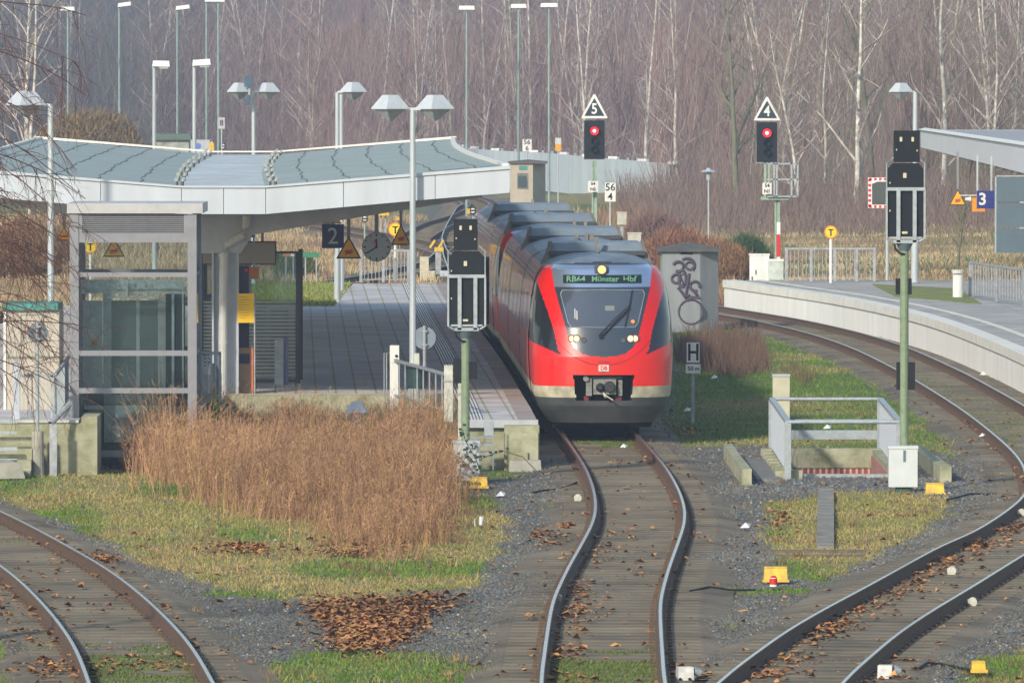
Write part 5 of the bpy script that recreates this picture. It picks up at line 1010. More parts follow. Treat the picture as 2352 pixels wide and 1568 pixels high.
t = thing('waste_container', 'dark round-topped container between the lift and the grey column', 'container', (XX(486, 166), 166, PT)); b = MB(); b.cyl((0, 0, 0), (0, 0, .6), .2, n=18); b.cyl((0, 0, .6), (0, 0, .82), .2, .09, n=18); b.build('container', mat('container_dark', (.03, .045, .065), .5, 0, .2), t)
railing('platform_railing', 'short grey railing between the lift and the grey column', (XX(466, 162), 162), (XX(505, 162), 162), PT-.05, ZY(805, 162)-PT, 4, (0, 1), bw=.03)
# dome in the grass
D = 164.; t = thing('grey_dome', 'pale faceted lid rising out of the brown grass', 'lid', (XX(819, D), D, .2)); b = MB(); R0 = 30*D/F; n_ = 6; zt = ZY(922, D)-.2; zl = ZY(947, D)-.2
vs = [(R0*math.cos(k*math.pi/3+.35), R0*math.sin(k*math.pi/3+.35), zl) for k in range(6)]+[(R0*.42*math.cos(k*math.pi/3+.35), R0*.42*math.sin(k*math.pi/3+.35), zt) for k in range(6)]
b.add(vs, [(k, (k+1) % 6, 6+(k+1) % 6, 6+k) for k in range(6)]+[tuple(range(6, 12))]); b.build('lid', mat('dome_pale', (.55, .57, .60), .5, 0, .1), t); b = MB(); b.cyl((0, 0, -.4), (0, 0, zl), .12, n=10); b.build('stem', galv_d, t)

# ---- stairwell right of the middle track
t = thing('stairwell', 'railed stairwell with red tiles between the middle and right tracks', 'stairwell', ((SX0+SX1)/2, 154, -.2)); o = tuple(t.location)
tile = bricks('red_tiles', (.36, .07, .04), (.30, .06, .04), (.5, .4, .35), .12, .12)
b = MB(); b.bb(SX0-.02, SX0+.03, SY0, SY1, -2.2, -.23); b.bb(SX1-.03, SX1+.02, SY0, SY1, -2.2, -.23); b.bb(SX0, SX1, SY1-.03, SY1+.03, -2.2, -.48); b.bb(SX0, SX1, SY0-.03, SY0+.02, -2.2, -.23); b.build('tiled_walls', tile, t, o)
b = MB(); b.bb(SX0, SX1, SY1-.06, SY1-.031, -.48, -.23); b.build('lintel', conc_y, t, o)
b = MB()
for k in range(12): b.bb(SX0+.03, SX1-.03, SY0+.1+.72*k, SY0+.1+.72*(k+1), -2.2, -2.1+.15*k*0.9-.3)
b.build('steps', conc_d, t, o)
b = MB(); b.bb(SX0-.3, SX0, SY0-.5, SY1+.3, -.25, -.12); b.bb(SX1, SX1+.28, SY0-.5, SY1+.3, -.25, -.12); b.bb(SX0-.28, SX1+.28, SY1, SY1+.3, -.25, -.10)
for k in range(8): b.box((SX0-.28-.02*k*0, SY0-.4+k*1.25, -.14), (.2, .5, .14))
b.bb(SX0-.25, SX0+.12, SY0-.75, SY0-.4, -.25, -.05); b.build('kerb', conc_y, t, o)
b = MB(); b.bb(SX0, SX1+.1, SY0-.15, SY0-.03, -.25, -.15); b.build('front_sill', galv_d, t, o)
def rp(x, y, z): return (x, y, z)
FL, FR, BL, BR = (5.14, 154.), (7.22, 154.), (5.17, 164.6), (7.33, 164.6); htop = .86
b = MB()
for a, c, r_ in ((FL, FR, .035), (BL, BR, .035)): b.tube([(a[0], a[1], htop), (c[0], c[1], htop)], r_, 8)
for a, c in ((FL, BL), (FR, BR)): b.add([(a[0]-.05, a[1], htop-.03), (a[0]+.06, a[1], htop-.03), (c[0]+.06, c[1], htop-.03), (c[0]-.05, c[1], htop-.03), (a[0]-.05, a[1], htop+.03), (a[0]+.06, a[1], htop+.03), (c[0]+.06, c[1], htop+.03), (c[0]-.05, c[1], htop+.03)], [(0, 3, 2, 1), (4, 5, 6, 7), (0, 1, 5, 4), (1, 2, 6, 5), (2, 3, 7, 6), (3, 0, 4, 7)])
b.build('handrail', galv, t, o)
b = MB(); b.tube([(BL[0], BL[1], htop-.42), (BR[0], BR[1], htop-.42)], .02, 6); b.bb(BL[0], BR[0], BL[1], BL[1]+.05, .06, .24); b.build('midrail', galv, t, o)
for a in (FL, FR, BL, BR): b = MB(); b.bb(a[0]-.06, a[0]+.06, a[1]-.03, a[1]+.03, -.25, htop-.02); b.build('post', galv, t, o)
for a, c, nm in ((FL, BL, 0), (FR, BR, 1)):
    b = MB()
    for i in range(1, 76):
        k = i/76; b.bb(a[0]+(c[0]-a[0])*k-.014, a[0]+(c[0]-a[0])*k+.014, a[1]+(c[1]-a[1])*k-.01, a[1]+(c[1]-a[1])*k+.01, -.08, htop-.03)
    b.build('bar_panel', greyl, t, o)
# concrete kerbs beside it
def kerb(P, w_, h, lab):
    t = thing('concrete_kerb', lab, 'kerb', (P[0][0], P[0][1], -.2)); o = tuple(t.location); b = MB(); b.sweep([(x, y, -.2) for x, y in P], [(-w_/2, -.1), (w_/2, -.1), (w_/2, h), (-w_/2, h)]); b.build('kerb', conc_y, t, o)
g1, g2 = G(1716, 1110, -.2), G(1672, 1050, -.2); kerb([g1, ((g1[0]+g2[0])/2-.02, (g1[1]+g2[1])/2), g2], .17, .27, 'mossy concrete kerb left of the stairwell beside the middle track')
g1, g2 = G(2172, 1104, -.2), G(2105, 1055, -.2); kerb([g1, g2], .22, .27, 'mossy concrete kerb right of the stairwell by the pale cabinet')
t = thing('concrete_slab', 'dark flat slab between the left kerb and the stairwell', 'slab', (4.9, 155.5, -.2)); b = MB(); b.slab([(-.35, -2.2), (.1, -2.4), (.0, 6), (-.4, 6)], -.05, .035); b.build('slab', conc_d, t)
D = 171.; t = thing('cable_pillar', 'beige rectangular pillar behind the stairwell railing', 'pillar', (XX(1795, D), D, -.2)); b = MB(); h = ZY(864, D)+.2; b.bb(-.18, .17, 0, .25, 0, h); b.build('pillar', mat('pillar_beige', (.50, .48, .36), .7, 0, .12, 4), t); b = MB(); b.bb(-.19, .18, -.02, .27, h, h+.04); b.build('cap', greyl, t)
# cable trough + boards
t = thing('cable_trough', 'row of concrete trough covers leading to the stairwell', 'cable trough', (6.0, 140, -.2)); b = MB(); g1, g2 = G(1895, 1258, -.2), G(1897, 1125, -.2); L_ = g2[1]-g1[1]; n_ = int(L_/.5)
for k in range(n_): b.box((g1[0]+(g2[0]-g1[0])*k/n_, g1[1]+L_*k/n_, -.19+random.uniform(-.006, .006)), (.27, L_/n_-.03, .08))
b.build('covers', mat('trough_concrete', (.24, .23, .20), .9, 0, .25, 3), t, tuple(t.location))
t = thing('wooden_board', 'two weathered sleepers lying across the end of the cable trough', 'board', (G(1885, 1270, -.2)[0], G(1885, 1270, -.2)[1], -.2)); b = MB(); b.bb(-.85, .75, 0, .22, -.05, .045); b.bb(-.75, .65, -1.0, -.8, -.05, .03); b.build('board', mat('old_wood', (.16, .13, .09), .9, 0, .35, 6), t)
# ================= platform 3 furniture =================
railing('platform_railing', 'grey bar railing across the far end of platform three', (XX(1806, 260.5), 260.5), (XX(2008, 260.5), 260.5), PT, 1.03, 22, (0, .28, .55, .8, 1), bw=.018, pw=.09, m=galv_d)
railing('platform_railing', 'grey bar railing at the end of the left platform behind the clock', (XX(829, 259.), 259.), (XX(946, 259.), 259.), PT, 1.0, 14, (0, .44, .93), bw=.022, pw=.09, m=galv_d)
railing('platform_railing', 'pale railing along platform three at the right edge', (XX(2228, 243), 243), (XX(2420, 229), 229), PT, 1.02, 30, (0, .33, .66, 1), bw=.03, pw=.08, m=galv_d)
t = thing('switch_cabinet', 'tall white cabinet at the far end of the white platform wall', 'cabinet', (XX(1745, 263), 263, -.2)); b = MB(); h = ZY(583, 263)+.2; b.bb(-.32, .30, 0, .5, 0, h-.05); b.build('housing', white, t); b = MB(); b.bb(-.34, .32, -.02, .52, h-.05, h); b.build('lid', white, t); b = MB(); b.bb(-.14, -.11, -.02, 0, h*.62, h*.7); b.bb(-.26, -.23, -.02, 0, h*.5, h*.58); b.build('lock', blackm, t)
t = thing('switch_cabinet', 'lower pale green cabinet beside the tall white cabinet', 'cabinet', (XX(1782, 262), 262.2, PT)); b = MB(); b.bb(-.22, .24, 0, .35, 0, ZY(600, 262)-PT); b.build('housing', mat('pale_green_box', (.5, .56, .5), .5), t); b = MB(); b.bb(-.24, .26, -.02, .37, ZY(600, 262)-PT, ZY(597, 262)-PT+.02); b.build('lid', white, t)
D = 243.; t = thing('bollard', 'white round waste bollard left of platform three railing', 'bollard', (XX(2198, D), D-.5, PT)); b = MB(); h = ZY(630, D)-PT; b.cyl((0, 0, 0), (0, 0, h), .155, n=18); b.build('body', white, t); b = MB(); b.cyl((0, 0, h+.04), (0, 0, ZY(621, D)-PT+.03), .17, .2, n=18); b.cyl((0, 0, h), (0, 0, h+.04), .06, n=8); b.build('lid', white_s, t)
D = 266.; t = thing('traffic_mirror', 'traffic mirror in a red and white frame behind the right signal back', 'mirror', (XX(2038, D), D, -.25)); zb_ = -.25; X = XX(2038, D); b = MB(); b.cyl((0, 0.05, 0), (0, .05, ZY(410, D)-zb_), .055, n=10); b.build('post', pole_m, t)
w_ = 45*D/F; za, zc = ZY(478, D)-zb_, ZY(408, D)-zb_; b = MB(); b.bb(-w_, w_, -.02, .02, za, zc, 0); fr_ = b.build('frame', white, t); b = MB()
for i in range(8):
    x_ = -w_+2*w_*(i+.25)/8; b.bb(x_, x_+w_/8, -.03, -.021, zc-.09, zc-.01); b.bb(x_, x_+w_/8, -.03, -.021, za+.01, za+.09)
for i in range(6):
    z_ = za+(zc-za)*(i+.25)/6; b.bb(-w_+.01, -w_+.1, -.03, -.021, z_, z_+(zc-za)/12); b.bb(w_-.1, w_-.01, -.03, -.021, z_, z_+(zc-za)/12)
b.build('red_blocks', redp, fr_); b = MB(); mpts = [(-w_+.13, za+.13), (w_-.13, za+.13), (w_-.13, zc-.2), (w_-.3, zc-.13), (-w_+.3, zc-.13), (-w_+.13, zc-.2)]; b.prism(mpts, -.06, -.031); b.build('mirror_glass', mat('mirror_surface', (.42, .43, .42), .04, 1., 0), t)
# P3 canopy
t = thing('platform_canopy', 'pale canopy edge of platform three at the upper right', 'canopy', (16, 285, PT)); o = tuple(t.location); b = MB()
b.add([(15.7, 318, 4.35), (15.7, 318, 5.02), (15.9, 245, 5.02), (15.9, 245, 4.12), (15.85, 318, 4.35), (15.85, 318, 5.02), (16.05, 245, 5.02), (16.05, 245, 4.12)], [(0, 1, 2, 3), (7, 6, 5, 4), (0, 4, 5, 1), (1, 5, 6, 2), (2, 6, 7, 3), (3, 7, 4, 0)]); b.build('fascia', mat('fascia_grey', (.55, .57, .62), .5, 0, .06, 2), t, o)
b = MB(); b.slab([(15.86, 318), (16.06, 245), (25, 245), (25, 318)], 4.7, 5.0); b.bb(15.7, 25, 317.8, 318.1, 4.35, 5.02); b.build('roof', soff, t, o)
b = MB(); b.add([(15.6, 318.2, 5.03), (15.8, 245, 5.03), (16.1, 245, 5.1), (15.9, 318.2, 5.1)], [(0, 1, 2, 3)]); b.build('roof_trim', pale2, t, o)
b = MB()
for k in range(16): D = 252+k*4.2; b.box((16.25, D, 4.12+.014*k), (.14, .3, .3))
b.build('lighting_brackets', mat('bracket_beige', (.42, .40, .32), .6), t, o)
for D in (256, 285, 314): b = MB(); b.bb(20.2, 20.5, D-.15, D+.15, PT, 4.8); b.build('column', greyl, t, o)
hang_tri(2199, 433, 472, 40, 288, 4.5, 'yellow warning triangle hanging below the platform three canopy')
D = 272.; t = thing('platform_number_sign', 'hanging navy sign with a white number 3', 'sign', (XX(2263, D), D, ZY(479, D))); b = MB(); h = ZY(438, D)-ZY(479, D); b.bb(-20*D/F, 25*D/F, -.05, .05, 0, h); p_ = b.build('panel', mat('sign_blue', (.015, .03, .22), .35), t); text('number', '3', .55, (-.1, -.056, h*.5), white, p_, bold=.012)
b = MB(); b.bb(-.3, -.24, -.02, .02, h, 4.5-ZY(479, D)); b.bb(.16, .22, -.02, .02, h, 4.5-ZY(479, D)); b.build('hanger', pole_m, t)
D = 276.; t = thing('hanging_sign', 'orange board half behind the blue number 3 sign', 'sign', (XX(2246, D), D, ZY(486, D))); b = MB(); b.bb(-14*D/F, 16*D/F, -.02, .02, 0, 32*D/F); b.build('panel', mat('board_orange', (.80, .30, .01), .4), t); b = MB(); b.bb(-.05, .0, 0, .03, .3, 4.5-ZY(486, D)); b.build('hanger', pole_m, t)
D = 286.; t = thing('loudspeaker', 'small white loudspeaker beside the orange board', 'loudspeaker', (XX(2223, D), D, ZY(463, D))); b = MB(); b.cyl((-.1, 0, .08), (.1, 0, .08), .05, .09, n=12); b.bb(-.3, .3, 0, .03, .2, .23); b.build('horn', white, t)
D = 250.; t = thing('louvred_panel', 'large dark blue-grey louvred panel at the right edge', 'panel', (XX(2320, D), D, PT)); b = MB(); x0, x1 = XX(2288, D)-XX(2320, D), 1.6; za, zc = ZY(582, D)-PT, ZY(406, D)-PT; hh = (zc-za)/3
for k in range(3): b.bb(x0, x1, -.03, .03, za+hh*k+.02, za+hh*(k+1)-.02)
b.build('panel_boards', mat('panel_bluegrey', (.085, .13, .16), .45, 0, .1, 2), t); b = MB(); b.bb(x0-.05, x0, -.04, .04, za, zc); b.bb(x0, x1, -.04, .04, zc, zc+.04); b.bb(x0+.7, x1, -.05, -.03, za+hh-.03, za+hh+.02); b.bb(x0+.7, x1, -.05, -.03, za+2*hh-.03, za+2*hh+.02); b.build('frame', galv, t); b = MB(); b.bb(1.2, 1.3, .03, .1, 0, zc); b.build('post', galv_d, t)
# ================= far signals =================
def far_signal(D, x_, yt_, ytb, ys0, ys1, digit, lab, zb, mast_off=0, tw=30, sw=23.5, cage=False):
    X = XX(x_, D); t = thing('colour_light_signal', lab, 'railway signal', (X, D, zb)); k = D/F; z = lambda y: ZY(y, D)-zb
    mo = mast_off*k; b = MB(); top_ = z(ys1+4) if not cage else z(452)
    b.bb(mo-.09, mo-.03, -.06, .06, 0, top_); b.bb(mo+.03, mo+.09, -.06, .06, 0, top_); b.bb(mo-.03, mo+.03, -.02, .02, 0, top_)
    b.build('mast', mat('mast_pale_green', (.28, .38, .29), .55, 0, .15, 6), t)
    if cage:
        b = MB(); b.bb(-.10, -.02, -.05, .05, z(452), z(372)); b.bb(.03, .1, -.05, .05, z(452), z(372)); b.bb(-14*k, 50*k, -.2, .2, z(459), z(452)); b.build('bracket', mat('mast_pale_green', (0, 0, 0)), t)
        b = MB()
        for q in (16, 22, 56, 70): b.bb(q*k-.03, q*k+.03, -.3, -.26, z(452), z(374))
        for q in (376, 412, 451): b.bb(0, 71*k, -.3, -.26, z(q)-.025, z(q)+.025)
        b.build('service_cage', galv, t)
        for q0, q1, m_ in ((510, 538, white), (538, 590, redp), (590, 624, white)):
            b = MB(); b.bb(mo-.02, mo+.10, -.09, -.065, z(q1), z(q0)); b.build('mast_plate', m_, t)
    b = MB(); b.bb(-sw*k, sw*k, -.08, .12, z(ys1), z(ys0)); sc_ = b.build('signal_screen', black, t)
    b = MB(); b.bb(-sw*k, sw*k, -.05, .1, z(ys1+3), z(ys1)); b.build('screen_shelf', galv_d, t)
    zl = z(ys0+.27*(ys1-ys0)); b = MB(); 
    for q in (.27, .52, .75): b.cyl((0, -.25, z(ys0+q*(ys1-ys0))), (0, -.08, z(ys0+q*(ys1-ys0))), .155 if q < .3 else .115, n=16, cap=False)
    b.build('lamp_hoods', blackm, sc_)
    rl = mat('red_light', (.5, .02, .02), .3, 0, 0, emit=(1, .0, .03), estr=1.1); rc = mat('red_light_core', (1, .7, .6), .3, 0, 0, emit=(1, .25, .22), estr=4)
    b = MB(); b.disc((0, -.10, zl), .15, .02, 20); b.build('red_lamp', rl, sc_); b = MB(); b.disc((-.0, -.12, zl+.0), .06, .02, 16); b.build('lamp_core', rc, sc_)
    b = MB(); zt, zl_ = z(yt_), z(ytb); W_ = tw*k; b.prism([(-W_, zl_), (W_, zl_), (W_, zl_+.03), (.03, zt), (-.03, zt), (-W_, zl_+.03)], -.10, -.06); tb = b.build('number_board', white, t)
    b = MB(); h_ = zt-zl_; b.prism([(-W_*.77, zl_+h_*.10), (W_*.77, zl_+h_*.10), (0, zl_+h_*.85)], -.11, -.101); b.build('board_face', mat('board_black', (.012, .03, .045), .5, 0, 0), tb)
    text('number', digit, h_*.62, (0, -.118, zl_+h_*.38), white, tb, sx=.85, bold=.010)
    return t
far_signal(290, 1365, 217, 272, 277, 365, '5', 'red-lit signal with a triangular number 5 board', -.2, 0)
ts = far_signal(280, 1761, 223, 277, 281, 372, '4', 'red-lit signal with a triangular number 4 board and red-white mast plate', PT, 24, cage=True)
def board(name, x0, x1, y0, y1, D, m, lab, txt=None, size=.2, post=True, zb=-.2, txm=None, split=None, dy=None):
    X = (XX(x0, D)+XX(x1, D))/2; t = thing(name, lab, 'sign', (X, D, zb)); w_ = (x1-x0)*D/F/2; z = lambda y: ZY(y, D)-zb
    if post: b = MB(); b.cyl((0, .03, 0), (0, .03, z(y1)+.1), .035, n=8); b.build('post', pole_m, t)
    b = MB(); b.bb(-w_, w_, -.015, .015, z(y1), z(y0)); p_ = b.build('board', m, t)
    if split: b = MB(); b.bb(-w_+.01, w_-.01, -.02, -.016, z(split), z(y0)+0); b.build('upper_half', mat('board_greyw', (.55, .58, .58), .5), p_)
    if txt:
        for i, s_ in enumerate(txt.split('|')): n_ = len(txt.split('|')); zc = z(y0+(y1-y0)*((i+.5)/n_)); text('lettering', s_, size, (0, -.02, zc), txm or blackm, p_, bold=.005)
    return t
board('kilometre_board', 1389, 1414, 420, 463, 326, white, 'white kilometre board 56 4 right of signal 5', '56|4', .40)
board('kilometre_board', 1200, 1221, 320, 348, 418, white, 'white kilometre board 56 6 above the beige hut', '56|6', .34)
board('orange_white_board', 1275, 1289, 317, 347, 416, mat('board_orange2', (.75, .36, .02), .4), 'small orange and white board between the tall lamp posts', split=331)
board('mast_label', 1751, 1772, 420, 446, 279.6, white, 'white label 54 N1 on the mast of signal 4', '54|N1', .17, post=False, zb=PT)
board('mast_label', 1350, 1374, 416, 441, 289.6, white_s, 'white label on the mast of signal 5', '54|N2', .15, post=False)
board('speed_board', 502, 517, 270, 296, 420, mat('board_greyw2', (.48, .46, .50), .6), 'pale grey board on the right tall lamp post of the left pair', '8', .4)
# lantern-like post
t = thing('area_lamp', 'small old lantern on a thin post in the brown scrub', 'lamp', (XX(1627, 330), 330, -.2)); b = MB(); zt = ZY(386, 330)+.2; b.cyl((0, 0, 0), (0, 0, zt-.4), .03, n=8); b.build('post', pole_m, t); b = MB(); b.cyl((0, 0, zt-.5), (0, 0, zt-.15), .07, .12, n=10); b.cyl((0, 0, zt-.15), (0, 0, zt-.08), .33, .2, n=14); b.cyl((0, 0, zt-.08), (0, 0, zt), .12, .05, n=10); b.build('lantern', greyl, t)
# small yard things
def lantern(x_, yb2, yt_, D, lab, m=None):
    z0 = -.2; t = thing('switch_lantern', lab, 'switch lantern', (XX(x_, D), D, z0)); h = ZY(yt_, D)-z0; hb = ZY(yb2, D)-z0; b = MB(); b.cyl((0, 0, 0), (0, 0, hb), .04, n=8); b.build('stem', mat('mast_pale_green', (0, 0, 0)), t)
    b = MB(); w_ = (h-hb)*.45; b.bb(-w_, w_, -.15, .15, hb, h); b_ = b.build('lantern_box', blackm, t); b = MB(); b.disc((0, -.16, (h+hb)/2), w_*.82, .015, 20); b.build('lantern_face', white, b_); b = MB(); b.bb(-w_*.8, w_*.8, -.175, -.169, (h+hb)/2-.035, (h+hb)/2+.035); b.build('face_bar', blackm, b_)
lantern(838, 509, 495, 345, 'black and white switch lantern left of the clock hanger'); lantern(1086, 491, 476, 340, 'black and white switch lantern above the left signal back')
lantern(512, 343, 329, 430, 'black and white switch lantern behind the roof valley')
def pm(x0, x1, y0, y1, D, lab, kind=0):
    X = (XX(x0, D)+XX(x1, D))/2; zb_ = -.2; t = thing('point_machine', lab, 'track equipment', (X, D, zb_)); w_ = (x1-x0)*D/F; za, zc = ZY(y1, D)-zb_, ZY(y0, D)-zb_; b = MB(); b.box((0, 0, (za+zc)/2), (w_, .5, zc-za), rz=.2, top=(.9, .8)); b.build('cover', yellow, t); b = MB(); b.bb(-w_*.3, -w_*.15, 0, .1, 0, za); b.bb(w_*.15, w_*.3, 0, .1, 0, za); b.build('legs', galv_d, t)
pm(868, 892, 483, 495, 372, 'yellow point machine box behind the clock'); pm(1073, 1082, 479, 491, 362, 'small yellow box left of the switch lantern by the train'); pm(909, 921, 498, 506, 348, 'small yellow cap in the yard behind the T sign'); 
D = 304.; t = thing('direction_indicator', 'yellow slanted shunting indicator left of the left signal back', 'track equipment', (XX(1003, D), D, -.2)); b = MB(); k = D/F; z = lambda y: ZY(y, D)+.2
for x_ in (-14, 6): b.prism([((x_-4)*k, z(568)), ((x_+1)*k, z(569)), ((x_+12)*k, z(553)), ((x_+8)*k, z(550))], -.05, .05)
b.bb(-5*k, 16*k, -.04, .05, z(578), z(568)); b.build('arrows', yellow, t); b = MB(); b.bb(-3*k, 10*k, 0, .3, 0, z(578)); b.build('base', galv_d, t)
D = 296; t = thing('concrete_box', 'cream concrete box beside the yellow shunting indicator', 'track equipment', (XX(972, D), D, -.2)); b = MB(); b.bb(-.12, .2, 0, .4, 0, .85); b.bb(.2, .42, 0, .4, 0, .35); b.build('box', mat('cream_box', (.55, .5, .36), .7), t)
b = MB(); b.bb(XX(955, 290)*0+.6, 1.4, .1, .5, .15, .35); b.build('tray', greyl, t)
# noise wall
NW = [(-15.6, 660), (-11, 622), (-6, 577), (-1.8, 530), (2., 510), (4.5, 488), (7.2, 466), (8.6, 455)]
t = thing('noise_wall', 'pale blue-grey noise wall curving in front of the bare wood', 'wall', (0, 520, -.2)); o = tuple(t.location); wp = smooth(spl([(y, x) for x, y in NW][::-1]), 4)
nwm = mat('noise_panel', (.50, .57, .61), .7, 0, .12, .6, streak=True); b = MB(); b.sweep([(x, y, 0) for x, y in wp], [(-.08, -.4), (.08, -.4), (.08, 2.1), (-.08, 2.1)]); b.build('panel', nwm, t, o)
b = MB(); ex, ey = wp[0] if wp[0][1] < wp[-1][1] else wp[-1]; b.slab([(ex-.1, ey), (ex+.1, ey), (ex+2.2, ey+40), (ex+2.0, ey+40)], -.4, 2.05); b.build('return_panel', nwm, t, o)
for i, (x, y, a) in enumerate(resample(wp, 4.0)):
    b = MB(); b.bb(x-.07, x+.07, y-.12, y+.12, -.4, 2.25); b.tube([(x, y, 2.2), (x+.16, y-.05, 2.36), (x+.02, y, 2.48)], .025, 4); b.tube([(x, y, 2.2), (x-.16, y-.05, 2.36), (x-.02, y, 2.48)], .025, 4); b.build('post', galv_d, t, o)
    if i % 3 == 0: b = MB(); b.box((x+.2, y-.3, 2.15), (.5, .25, .16)); b.cyl((x+.42, y-.35, 2.13), (x+.5, y-.4, 2.1), .1, n=8); b.build('floodlight', white, t, o)
# parked container things far left
D = 400; t = thing('white_container', 'pale container with a blue mark beyond the left roof wing', 'container', (XX(435, D), D, -.2)); b = MB(); b.slab([(-1.1, 0), (1.0, 0), (1.0, 3), (-1.1, 3)], 0, ZY(322, D)+.2); b.build('body', mat('container_pale', (.42, .43, .47), .6, 0, .1), t); b = MB(); b.disc((.42, -.02, ZY(335, D)+.2), .14, .02, 16); b.build('blue_mark', mat('blue_mark', (.1, .2, .6), .5), t)
D = 385; t = thing('green_container', 'dark green-topped shed at the foot of the mossy trunk', 'shed', (XX(390, D), D, -.2)); b = MB(); b.bb(-.65, .9, 0, 2, 0, ZY(314, D)+.2-.15); b.build('walls', mat('shed_beige', (.36, .38, .34), .7, 0, .3, 3), t); b = MB(); b.bb(-.8, 1.0, -.2, 2.2, ZY(314, D)+.05, ZY(308, D)+.2); b.build('roof', mat('shed_roof', (.10, .15, .13), .7), t)
D = 380; t = thing('yellow_marker', 'orange-yellow marker plate standing beyond the roof valley', 'marker', (XX(486, D), D, -.2)); b = MB(); b.prism([(-.11, 3.7), (.13, 3.7), (.12, ZY(330, D)+.2), (0, ZY(324, D)+.2), (-.1, ZY(332, D)+.2)], -.02, .02); b.build('plate', yellow, t); b = MB(); b.cyl((0, .04, 0), (0, .04, 3.8), .03, n=8); b.build('post', galv_d, t)
# orange-green low barrier far
D = 285; t = thing('low_barrier', 'low orange and green plastic barrier in the dry grass', 'barrier', (XX(700, D), D, -.2)); b = MB(); k = D/F; z = lambda y: ZY(y, D)+.2
b.bb(-50*k, -32*k, 0, .1, z(589), z(577), 0); b.bb(-32*k, -24*k, 0, .1, z(589), z(579), 1); b.bb(-10*k, 33*k, 0, .1, z(591), z(580), 2); b.build('boards', [mat('barrier_orange', (.6, .16, .05), .6), white, mat('barrier_green', (.03, .20, .10), .6)], t); b = MB(); 
for q in (-45, -28, 0, 25): b.bb(q*k, q*k+.05, .02, .06, 0, z(590))
b.build('posts', galv_d, t)
# litter
def litter(x_, y_, r_, lab, c=(.75, .75, .75), tall=0):
    g_ = G(x_, y_, -.2); t = thing('litter', lab, 'litter', (g_[0], g_[1], -.2)); b = MB()
    if tall: b.cyl((0, 0, .02), (.02, .01, .16), .03, .042, n=10); b.tube([(-.1, .01, .0), (-.1, 0, .13)], .012, 5)
    else: b.add([(-r_, -.05, .01), (r_*.7, -.1, .02), (r_, .1, .06), (-r_*.6, .12, .03), (0, 0, .10)], [(0, 1, 4), (1, 2, 4), (2, 3, 4), (3, 0, 4)])
    b.build('paper', mat('litter_%d' % int(c[0]*100), c, .6, 0, .1), t)
litter(1104, 1208, .05, 'white paper cup upright in the grass left of the middle track', tall=1)
for i, (x_, y_, lab) in enumerate(((1432, 1030, 'crumpled white paper between the rails before the train'), (1150, 1140, 'white plastic scrap right of the left yellow box'), (1900, 985, 'white scrap on the grass behind the stairwell railing'), (2258, 862, 'white scrap between the rails of the right track'), (1578, 945, 'white scrap on grass below the H board'), (1640, 870, 'white scrap on the grass right of the H board'), (2145, 1055, 'white scrap near the right concrete kerb'), (1712, 1213, 'white scrap on the gravel right of the middle track'), (2256, 1005, 'pale scrap beside the right track rail'))):
    litter(x_, y_, .09, lab)
# ================= vegetation =================
def strips(P0, P1, w0, w1, cols, name, mat_, bend=.0, seg=3):
    """thin tapering three-sided stems from P0 to P1"""
    N = len(P0); d = P1-P0; L_ = np.linalg.norm(d, axis=1, keepdims=True)+1e-6; bv = rng.normal(0, 1, (N, 3))*bend*L_; bv[:, 2] = 0
    V = np.zeros((N, seg+1, 2, 3)); a = rng.uniform(-.9, .9, N); side = np.stack([np.cos(a), np.sin(a), np.zeros(N)], -1)
    for k in range(seg+1):
        t = k/seg; c = P0+d*t+bv*(t*t); w_ = (w0*(1-t)+w1*t)[:, None]; V[:, k, 0] = c-side*w_/2; V[:, k, 1] = c+side*w_/2
    V = V.reshape(N*(seg+1)*2, 3); b0 = np.arange(N)[:, None]*(seg+1)*2; Fc = np.concatenate([b0+np.array([2*k, 2*k+1, 2*k+3, 2*k+2]) for k in range(seg)], 0)
    cc = np.repeat(cols, (seg+1)*2, 0); return fast_mesh(name, V, Fc, mat_, cc)
twm = attr_mat('twig', .85, .15)
for pl_, n0 in (([(2040, 850), (2110, 850), (2352, 960), (2352, 1040), (2250, 985)], 14000), ([(1262, 1495), (1520, 1495), (1535, 1575), (1250, 1575)], 9000), ([(150, 1480), (440, 1480), (490, 1575), (190, 1575)], 9000), ([(1325, 1003), (1462, 1003), (1482, 1026), (1345, 1028)], 7000), ([(1720, 740), (1860, 770), (1960, 800), (1960, 790), (1860, 745)], 3000)):
    P = np.array(pl_, float); px = rng.uniform(P[:, 0].min(), P[:, 0].max(), n0); py = rng.uniform(P[:, 1].min(), P[:, 1].max(), n0); q = poly_in(px+rng.normal(0, 12, n0), py+rng.normal(0, 7, n0), pl_); px, py = px[q], py[q]; Y = F*(HC+.17)/(py-150); X = (px-1176)/F*Y; q = (vnoise(X, Y, 1.2, 71) > .38)
    X, Y = X[q], Y[q]; N = len(X); blades('track_moss', X, Y, np.full(N, -.185), rng.uniform(.015, .05, N), np.full(N, .03), np.array([.10, .14, .035])*rng.uniform(.5, 1.5, (N, 1)), 'dark green moss and weeds growing on the track bed', 'moss', .5)
